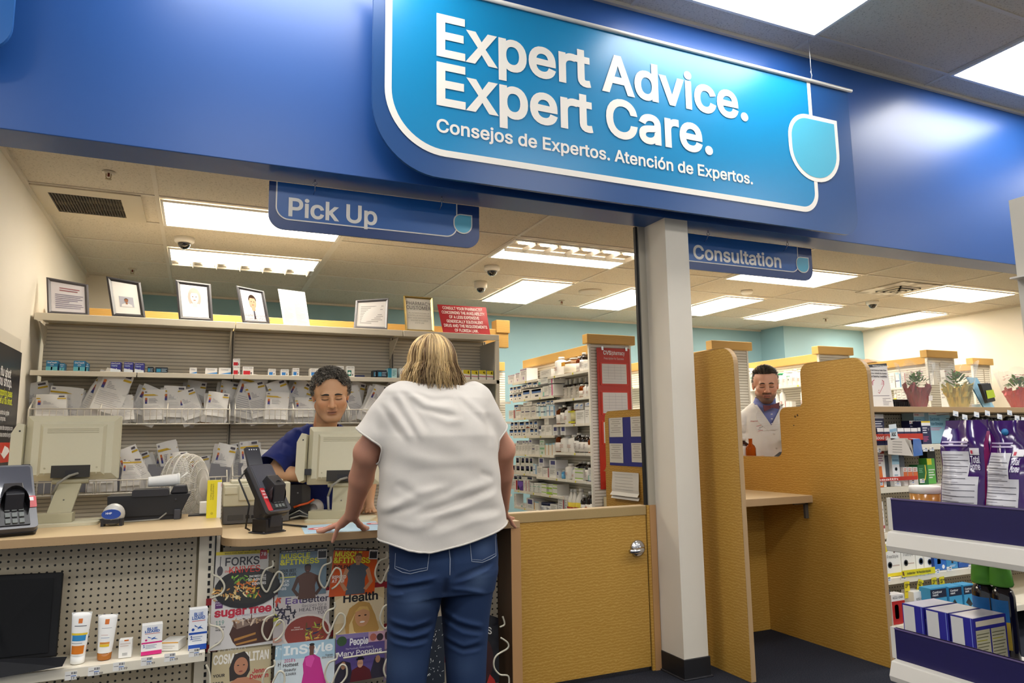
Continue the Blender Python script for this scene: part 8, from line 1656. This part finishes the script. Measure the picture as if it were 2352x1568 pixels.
def face_paint(V,c,h,M,base,lip,dark,stub=None):
    p=to_local(V,c,h,M); col=np.tile(base,(len(V),1)); x,y,z=p[:,0],p[:,1],p[:,2]; fr=(y<-.045)
    def put(w,cc): 
        nonlocal col; w=np.clip(w,0,1)[:,None]; col=col*(1-w)+cc*w
    put(.35*np.exp(-((np.abs(x)-.045)**2/.0006+(z+.03)**2/.0008))*fr,base*np.array([1.05,.72,.68])); put(.3*np.exp(-(x**2/.0003+(z+.03)**2/.0005))*fr,base*np.array([1.05,.75,.7]))
    put(.5*((p[:,1]>-.03)&(np.abs(x)>.07)),base*np.array([1.0,.7,.62]))
    if stub is not None:
        j=(z<-.045)&(y<.01)&(z>-.14); m=np.clip((-.045-z)/.025,0,1)*j*(1-np.exp(-(x**2/.0004+(z+.066)**2/.00018))*.8); put(stub[1]*m,stub[0])
        put(stub[2]*np.exp(-((z+.05)**2/.00006))*(np.abs(x)<.03)*fr,stub[3]); put(stub[2]*.8*np.exp(-((z+.088)**2/.0001+x**2/.0002))*fr,stub[3])
    put(.85*np.exp(-((z+.067)**2/.00009+x**2/.0006))*fr*(np.abs(z+.067)<.016),lip); put(.95*np.exp(-((z+.0658)**2/.000006))*(np.abs(x)<.02)*fr,dark)
    for s in (-1,1):
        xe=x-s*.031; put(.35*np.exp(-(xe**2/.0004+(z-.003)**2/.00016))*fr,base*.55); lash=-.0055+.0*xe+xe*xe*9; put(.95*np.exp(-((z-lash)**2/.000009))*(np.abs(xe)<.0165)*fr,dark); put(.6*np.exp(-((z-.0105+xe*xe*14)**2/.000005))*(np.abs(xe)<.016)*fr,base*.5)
        put(.9*np.exp(-((x-s*.006)**2/.000012+(z+.041)**2/.000006))*fr,dark)
    return col
def brows(e,c,h,M,colr,V,Fq,arch=.006,th=.0042):
    R3=M.to_3x3(); f=R3@Vector((0,-1,0)); bv=BVHTree.FromPolygons([tuple(p) for p in V],[tuple(int(i) for i in q) for q in Fq])
    for s in (-1,1):
        P=[]
        for k in range(9):
            t=k/8; q=Vector(c)+R3@Vector((s*(.013+.038*t),-.15,.0205+arch*math.sin(PI*min(1,t*1.1))-.003*t))*h; hit=bv.ray_cast(q,-f); P.append((hit[0]+f*.0006 if hit[0] else q)-e.location)
        B().tube(P,[th*h*v for v in (.6,.95,1.1,1.1,1,.9,.7,.45,.15)],colr,6).obj('eyebrow',e)
def scalp_hair(e,c,h,M,mask,n,length,curl,cols,seed,rad=.0016,comb=(0,1,.2)):
    global vs,fs,cs,r
    vs=[];fs=[];cs=[]; r=np.random.RandomState(seed); R3=np.array(M.to_3x3()); k=0; tries=0
    while k<n and tries<n*30:
        tries+=1; d=r.randn(3); d/=np.linalg.norm(d); p=np.array([0,.012,.035])+d*np.array([.0775,.0975,.0825])
        if not mask(p): continue
        k+=1; nrm=d/np.array([.0775,.0975,.0825]); nrm/=np.linalg.norm(nrm); P=[]
        if curl:
            t1=np.cross(nrm,r.randn(3)); t1/=np.linalg.norm(t1); t2=np.cross(nrm,t1); a0=r.uniform(0,6); R0=r.uniform(.0045,.0075)
            for i in range(10): a=a0+i*.95; P.append(p+nrm*(.002+length*i/9)+(t1*math.cos(a)+t2*math.sin(a))*R0*(.5+.5*min(1,i/3)))
        else:
            cb=np.array(comb,float)+r.randn(3)*.22; cb-=nrm*(cb@nrm); cb/=np.linalg.norm(cb)+1e-9; L=length*r.uniform(.7,1.2)
            for i in range(6): t=i/5; q=p+cb*L*t+nrm*(.001+.018*math.sin(t*2.2)*(1 if p[2]>.07 else .3)); P.append(q)
        P=[np.array(c)+R3@(q*h) for q in P]; strand(P,rad*h*r.uniform(.8,1.3),cols[r.randint(len(cols))]*r.uniform(.8,1.2))
    Sc=Sdf([rng_ax(c[0]-.13*h,c[0]+.13*h,.004,.004,[]),rng_ax(c[1]-.14*h,c[1]+.14*h,.004,.004,[]),rng_ax(c[2]-.1*h,c[2]+.15*h,.004,.004,[])]); Sc.ell(np.array(c)+R3@(np.array([0,.012,.035])*h),[.0785*h,.0985*h,.0835*h],.005,M=M)
    V,Fq=Sc.mesh(); V,Fq=cut(V,Fq,lambda V: np.array([mask(p) for p in to_local(V,c,h,M)])); nv=len(vs)
    hairmesh(np.concatenate([np.array(vs),V]),fs+[tuple(int(i)+nv for i in f) for f in Fq],np.concatenate([np.array(cs),np.tile(cols[0]*.7,(len(V),1))]),e)
# ---- man in blue scrubs
mx=.62; me_=E('person',(mx,4.06,0),'man with short curly grey hair in navy scrubs working behind the counter','person')
hc=(.632,3.80,1.478); hs=1.09; M=Matrix.Rotation(-.10,4,'Z')@Matrix.Rotation(.30,4,'X')@Matrix.Rotation(-.05,4,'Y')
S=Sdf([rng_ax(.2,1.0,.0028,.008,[(.52,.74)]),rng_ax(3.55,4.3,.0028,.008,[(3.66,3.93)]),rng_ax(0.03,1.63,.0028,.009,[(1.33,1.62)])])
S.loft([(.85,mx,4.06,.15,.1),(1.1,mx,4.04,.165,.105),(1.22,mx,4.0,.17,.1),(1.29,mx,3.96,.12,.08)],.03); S.cap((mx,3.95,1.26),(.63,3.835,1.42),.062,.06,.03); head(S,hc,hs,M,1.1)
A=[(.465,3.98,1.2),(.375,3.9,1.075),(.56,3.76,1.06)]; A2=[(.775,4.0,1.2),(.90,4.02,1.06),(.865,3.93,.9)]
S.cap(A[0],A[1],.05,.046,.03); S.cap(A[1],A[2],.046,.031,.02); S.cap(A2[0],A2[1],.05,.045,.03); S.cap(A2[1],A2[2],.043,.03,.02)
hand(S,A[2],(.64,3.735,1.05),[[(.635,3.72,1.05),(.67,3.70,1.04),(.69,3.695,1.02)],[(.645,3.73,1.05),(.685,3.715,1.035),(.7,3.71,1.015)],[(.645,3.745,1.05),(.685,3.735,1.032),(.7,3.73,1.012)],[(.64,3.758,1.045),(.67,3.755,1.028),(.685,3.75,1.012)]],[(.6,3.725,1.035),(.63,3.7,1.02),(.65,3.69,1.01)])
hand(S,A2[2],(.86,3.89,.872),[[(.845,3.88,.873),(.835,3.845,.865),(.83,3.82,fz)],[(.857,3.878,.874),(.852,3.84,.866),(.85,3.81,fz)],[(.87,3.88,.873),(.87,3.845,.865),(.87,3.82,fz)],[(.882,3.885,.871),(.886,3.855,.863),(.888,3.835,fz)]],[(.84,3.915,.88),(.822,3.89,.868),(.815,3.87,fz)])
for s in (-1,1): S.cap((mx+s*.09,4.08,.85),(mx+s*.1,4.08,.1),.08,.05,.03)
V,Fq=S.mesh(); V=relax(V,Fq,1,.4); sk=L3('#d8a880')
c=face_paint(V,hc,hs,M,sk,L3('#9c5a50'),L3('#2c1a14'),(L3('#8a6a58'),.3,.15,L3('#6a5348'))); w=(V[:,2]<1.3)[:,None]; c=c*(1-w)+L3('#d8a880')*w
skinned('body',V,Fq,skin_m,me_,c); brows(me_,hc,hs,M,mat('#2a2320',.7),V,Fq,.003,.0044)
def m1(p):
    x,y,z=p; hl=.072+.012*math.cos(x*40)-.35*max(0,abs(x)-.03)   # receding front line
    if y<-.02: return z>max(hl-.55*(y+.02)*0+(.02 if y<-.06 else 0),.045) if abs(x)<.066 else z>.005
    if y<.02: return z>(.02 if abs(x)<.07 else -.01)
    return z>-.055
scalp_hair(me_,hc,hs,M,m1,1900,.02,True,[L3(h) for h in ('#3a342f','#6a635a','#8f887c','#4f4840','#a8a196')],3,.0016)
S=Sdf([rng_ax(.24,1.02,.006,.006,[]),rng_ax(3.72,4.3,.006,.006,[]),rng_ax(.7,1.44,.006,.006,[])])
S.loft([(.7,mx,4.06,.2,.14),(.95,mx,4.06,.2,.135),(1.12,mx,4.04,.2,.13),(1.22,mx,4.0,.195,.12),(1.28,mx,3.975,.15,.1),(1.325,mx+.005,3.945,.085,.075)],.04)
S.cap((.49,3.985,1.225),(.37,3.89,1.11),.078,.085,.05); S.cap((.76,4.0,1.225),(.885,4.02,1.1),.078,.085,.05)
KM=lambda *p:[(on('y',3.9,580+x*.2424,820+y*.2424).x,on('y',3.9,580+x*.2424,820+y*.2424).z) for x,y in p]
fm=folds([(KM((500,640),(430,760),(450,900)),.012,-.012),(KM((330,700),(260,900)),.007,-.007),(KM((400,660),(470,720)),.01,.008),(KM((330,880),(460,960)),.012,.008),(KM((280,800),(430,860)),.01,-.007),(KM((230,900),(330,960)),.009,.006),(KM((540,570),(520,640),(470,700)),.01,.007),(KM((430,1000),(360,1030)),.01,-.007),(KM((600,1200),(820,1230)),.02,.006)],4.0)
S.shift(lambda x,y,z: fm(x,y,z)+.002*np.sin(x*50+z*30)*np.sin(z*40)); V,Fq=S.mesh(); V=relax(V,Fq,1)
V2,F2=cut(V,Fq,lambda V:(V[:,2]>.72)&((V[:,0]>.47)|slv(V,(.49,3.985,1.225),(.37,3.89,1.11),.215))&((V[:,0]<.8)|slv(V,(.76,4.0,1.225),(.885,4.02,1.1),.2))&~((V[:,2]>1.30)&(np.hypot((V[:,0]-.626)/.07,(V[:,1]-3.93)/.075)<1))&~((V[:,1]<3.92)&(V[:,2]>1.25)&(np.abs(V[:,0]-.626)<.055*(V[:,2]-1.22)/.08)))
sc=attr_mat('scrub',.8,0,.3,800,.15); hems(V2,F2,me_,'scrub_hem',mat('#232c66',.8),.0035,25); skinned('scrub_top',V2,F2,sc,me_,np.tile(L3('#26306e'),(len(V2),1)),solid=.003)
S=Sdf([rng_ax(.4,.84,.01,.01,[]),rng_ax(3.9,4.25,.01,.01,[]),rng_ax(.0,.9,.012,.012,[])])
for s in (-1,1): S.loft([(.03,mx+s*.1,4.08,.06,.07),(.45,mx+s*.1,4.08,.08,.085),(.85,mx+s*.085,4.07,.1,.11)],.03)
V,Fq=S.mesh(); skinned('scrub_trousers',V,Fq,sc,me_,np.tile(L3('#26306e'),(len(V),1)))
for s in (-1,1): B().prism([(-.045,-.13),(.045,-.13),(.052,.04),(.035,.11),(-.03,.11),(-.05,.04)],'z',.0,.06,mat('#1d1d20',.6)).obj('shoe',me_,loc=(s*.1,.02,0.0005),bevel=.012)
# ---- pharmacist in the white coat
px_=3.87; ph=E('person',(px_,4.16,0),'pharmacist with a short beard in white coat, blue shirt and red bow tie','person')
hc=(3.877,4.08,1.608); hs=1.09; M=Matrix.Rotation(-.12,4,'Z')@Matrix.Rotation(.2,4,'X')
S=Sdf([rng_ax(3.5,4.3,.0032,.009,[(3.75,4.0)]),rng_ax(3.85,4.4,.0032,.009,[(3.94,4.22)]),rng_ax(0.03,1.78,.0032,.01,[(1.45,1.76)])])
S.loft([(.85,px_,4.18,.15,.1),(1.2,px_,4.18,.17,.11),(1.36,px_,4.17,.17,.1),(1.43,px_,4.16,.11,.08)],.03); S.cap((px_,4.16,1.4),(3.876,4.105,1.56),.06,.057,.03); head(S,hc,hs,M)
AP=[(3.69,4.17,1.32),(3.63,4.2,1.12),(3.75,4.03,1.05)]; AQ=[(4.05,4.17,1.32),(4.12,4.18,1.12),(3.98,4.03,1.06)]
for a in (AP,AQ): S.cap(a[0],a[1],.048,.045,.03); S.cap(a[1],a[2],.042,.03,.02)
for a,s in ((AP,1),(AQ,-1)):
    k=np.array(a[2])+np.array([s*.05,-.05,0]); hand(S,a[2],k,[[k+np.array([s*(.012*j),-.012*(1.5-j)*1.0,0]),k+np.array([s*(.03+.01*j),-.04+.012*j,-.005]),k+np.array([s*(.04+.01*j),-.055+.012*j,-.02])] for j in range(4)],[np.array(a[2])+np.array([0,-.03,.015]),k+np.array([s*.0,-.035,.02]),k+np.array([s*.02,-.05,.012])],k=.008)
for s in (-1,1): S.cap((px_+s*.09,4.2,.85),(px_+s*.1,4.2,.1),.08,.05,.03)
V,Fq=S.mesh(); V=relax(V,Fq,1,.4)
c=face_paint(V,hc,hs,M,L3('#d6a287'),L3('#b0605a'),L3('#241714'),(L3('#4a3930'),.82,.9,L3('#241a16'))); w=(V[:,2]<1.4)[:,None]; c=c*(1-w)+L3('#d6a287')*w
skinned('body',V,Fq,skin_m,ph,c); brows(ph,hc,hs,M,mat('#2a1e18',.7),V,Fq,.005,.0042)
def m2(p):
    x,y,z=p
    if y<-.02: return z>.083-.3*max(0,abs(x)-.045) if abs(x)<.064 else z>.0
    if y<.018: return z>(.03 if abs(x)<.07 else -.02)
    return z>-.06
scalp_hair(ph,hc,hs,M,m2,2000,.046,False,[L3(h) for h in ('#2c211a','#3d2e22','#57452f','#1f1713')],4,.0015,(.25,.9,.1))
def garment(lo,P,sl,keep,fold,colr,name,e,m,step=.006,solid=.003):
    S=Sdf([rng_ax(lo[0],lo[1],step,step,[]),rng_ax(lo[2],lo[3],step,step,[]),rng_ax(lo[4],lo[5],step,step,[])]); S.loft(P,.04)
    for pts,rs in sl: S.chain(pts,rs,.04)
    if fold: S.shift(fold)
    V,Fq=S.mesh(); V=relax(V,Fq,1); full=(V,Fq); V,Fq=cut(V,Fq,keep); skinned(name,V,Fq,m,e,np.tile(L3(colr),(len(V),1)),solid=solid); return full
garment((3.68,4.06,3.98,4.3,.9,1.56),[(.9,px_,4.18,.16,.105),(1.2,px_,4.18,.178,.112),(1.36,px_,4.17,.178,.112),(1.43,px_,4.155,.125,.095),(1.475,px_,4.135,.08,.075),(1.53,px_+.004,4.115,.064,.066)],[],lambda V:V[:,2]<1.515-.2*(4.115-V[:,1]),None,'#7f87bf','shirt',ph,cloth_m,.005)
KP=lambda *p:[(px_+(x-640)*.00052,1.441-(y-745)*.00048) for x,y in p]
fp=folds([(KP((360,880),(330,1200)),.012,-.01),(KP((520,900),(540,1400)),.02,.006),(KP((240,1060),(330,1000)),.01,.007),(KP((250,1130),(340,1150)),.01,-.007),(KP((620,1200),(640,1450)),.02,-.006),(KP((800,900),(760,1300)),.02,.006)],4.12)
V2,F2=garment((3.5,4.26,3.95,4.38,.5,1.5),[(.5,px_,4.2,.22,.15),(.9,px_,4.19,.2,.145),(1.2,px_,4.18,.205,.14),(1.34,px_,4.17,.205,.128),(1.40,px_,4.165,.168,.116),(1.44,px_,4.155,.138,.107),(1.475,px_,4.145,.095,.09)],[([(3.7,4.17,1.335),(3.63,4.2,1.12),(3.73,4.06,1.06)],[.072,.066,.05]),([(4.04,4.17,1.335),(4.12,4.18,1.12),(4.0,4.06,1.07)],[.072,.066,.05])],
  lambda V:~((V[:,1]<4.16)&(V[:,2]>1.285)&(np.abs(V[:,0]-px_-.022)<.004+.1*np.clip((V[:,2]-1.285)/.17,0,1)))&~((V[:,2]>1.45)&(np.hypot((V[:,0]-px_)/.085,(V[:,1]-4.14)/.085)<1)),fp,'#e9e6e2','lab_coat',ph,cloth_m,.006)
bvp=BVHTree.FromPolygons([tuple(p) for p in V2],[tuple(int(i) for i in f) for f in F2])
def on_coat(px,py,off=.003):
    x,z=KP((px,py))[0]; d=Vector((0,1,0)); h=bvp.ray_cast(Vector((x,3.,z)),d); return ((h[0] if h[0] else Vector((x,4.08,z)))-d*off)-ph.location
def coat_at(x,z,off):
    h=bvp.ray_cast(Vector((x,3.,z)),Vector((0,1,0))); return (h[0] if h[0] else Vector((x,4.09,z)))-Vector((0,off,0))-ph.location
ct=mat('#dfdcd8',.85)
for s in (-1,1):
    N=14; A_,B_=[],[]
    for i in range(N+1):
        t=i/N; z=1.275+.185*t; xb=px_+.022+s*(.004+.1*np.clip((z-1.285)/.17,0,1)); wd=.05*math.sin(PI*min(1,t*1.25+.05))**.7*(1 if t<.8 else .75)+.006
        A_.append(coat_at(xb-s*.014,z,.006)); B_.append(coat_at(xb+s*wd,z-.012*(1-t),.007))
    b=B(); P=A_+B_; n=N+1; b.add(P+[p+Vector((0,.006,0)) for p in P],[(i,i+1,n+i+1,n+i) for i in range(N)]+[(2*n+i,2*n+i+1,3*n+i+1,3*n+i) for i in range(N)]+[(n+i,n+i+1,3*n+i+1,3*n+i) for i in range(N)]+[(i,i+1,2*n+i+1,2*n+i) for i in range(N)],ct); b.obj('lapel',ph)
b=B(); q=on_coat(405,975); b.text('Pharmacist',q,on_coat(550,968)-q,ZA,.009,'#b5323a',bold=.03,w=(on_coat(550,968)-q).length); b.obj('embroidery',ph)
P=[on_coat(*t,.005) for t in ((470,1045),(610,1018),(630,1100),(490,1145))]; b=B(); b.add(P,[(0,1,2,3)],mat('#e6e3e0',.4)); b.obj('name_badge',ph)
b=B()
for t in (((475,1048),(565,1024),'#b5323a'),((510,1068),(560,1055),'#4a4a50'),((490,1098),(530,1088),'#8a8a90'),((495,1120),(560,1108),'#b5323a')):
    a_,c_=on_coat(*t[0],.0065),on_coat(*t[1],.0065); b.add([a_,c_,c_+ZA*.003,a_+ZA*.003],[(0,1,2,3)],mat(t[2],.5))
b.obj('badge_print',ph)
for k,z in enumerate((1.385,1.35,1.315)): h=Vector((px_+.024,4.03,z)); B().cyl(h-ph.location,h-ph.location-YA*.03,.004,mat('#e6e6ec',.4),10).obj('shirt_button',ph)
for (x,y) in ((712,1165),(735,1385)): q=on_coat(x,y); B().cyl(q,q-YA*.003,.008,mat('#d9d5cf',.4),12).obj('button',ph)
o_=ph.location; bw=mat('#6a2f38',.6,noise=.3,nscale=90); q=Vector((3.897,4.018,1.443))-o_
for s in (-1,1): 
    v=[q+Vector((s*.008,-.008,-.008)),q+Vector((s*.05,-.006,-.026+.01*(s>0))),q+Vector((s*.056,-.002,.02+.006*s)),q+Vector((s*.008,-.008,.008))]; v=[p+Vector((0,0,-.006*(s<0))) for p in v]; b=B(); b.add(v+[p+Vector((0,.014,0)) for p in v],[(0,1,2,3),(7,6,5,4),(0,1,5,4),(1,2,6,5),(2,3,7,6),(3,0,4,7)],bw); b.obj('bow_tie',ph,bevel=.003)
B().box(q+Vector((-.01,-.012,-.011)),q+Vector((.01,.004,.011)),bw).obj('bow_tie_knot',ph,bevel=.003)
b=B(); cm=mat('#7f88c0',.7)
for s in (-1,1): b.add([Vector(p)-o_ for p in ((3.887+s*.004,4.03,1.462),(3.887+s*.05,4.045,1.468),(3.885+s*.062,4.09,1.51),(3.885+s*.02,4.05,1.5))],[(0,1,2,3)],cm)
b.obj('collar',ph)
S=Sdf([rng_ax(3.6,4.12,.012,.012,[]),rng_ax(4.0,4.4,.012,.012,[]),rng_ax(.0,.9,.014,.014,[])])
for s in (-1,1): S.loft([(.03,px_+s*.1,4.2,.06,.07),(.45,px_+s*.1,4.2,.08,.085),(.85,px_+s*.085,4.19,.1,.11)],.03)
V,Fq=S.mesh(); skinned('trousers',V,Fq,cloth_m,ph,np.tile(L3('#2a2c34'),(len(V),1)))
for s in (-1,1): B().prism([(-.045,-.13),(.045,-.13),(.052,.04),(.035,.11),(-.03,.11),(-.05,.04)],'z',.0,.06,mat('#1d1d20',.6)).obj('shoe',ph,loc=(s*.1,.02,0.0005),bevel=.012)
ph.rotation_euler.z=-.55; ph.location.x+=.095; ph.location.y+=.05
# ---- on the pharmacist's ledge
ZP=1.0305
def lp(px,y): return on('y',y,px,1020).x
e=E('medicine_bottle',(lp(1724,3.9),3.9,ZP),'empty orange glass bottle without a cap on the ledge by the pharmacist','bottle'); h=on('y',3.9,1724,1007).z-ZP
B().lathe([(.036,0),(.038,.004),(.038,h*.62),(.03,h*.72),(.014,h*.8),(.014,h*.97),(.016,h)],AMBR2,24,sy=.75).obj('glass',e)
e=E('medicine_bottle',(lp(1707,3.96),3.96,ZP),'brown bottle with a white cap and label beside the empty orange bottle','bottle'); h=on('y',3.96,1709,1004).z-ZP
bottle(.08,h,mat('#3a1f14',.2),'#f1efeb','#eceae4',(.05,.68))().obj('bottle',e)
b=B(); b.tube([(-.03,.0,.02),(0,-.01,.03),(.04,0,.025)],[.012,.018,.012],blk,10); tag(b.obj('handset',loc=(lp(1755,3.86),3.86,ZP)),'black handset lying on the ledge in front of the white coat','handset')
b=B(); b.box((-.07,-.06,0),(.07,.06,.012),blk,T=Tr(0,0,.035)@RotY(-.5)); tag(b.obj('black_tray',loc=(lp(1785,3.9)+.02,3.9,ZP)),'tilted black tray at the booth panel edge on the ledge','tray')
e=E('counting_tray',(4.02,3.98,1.19),'grey pill tray the pharmacist holds at the booth panel edge','tray'); B().box((-.08,-.05,0),(.08,.05,.006),mat('#55524e',.4),T=RotX(.3)).obj('tray',e); B().prism([(-.07,.0),(.06,.0),(.05,.02),(-.05,.018)],'y',-.03,.03,mat('#2f3a44',.5),T=Tr(0,0,.008)).obj('lid',e)
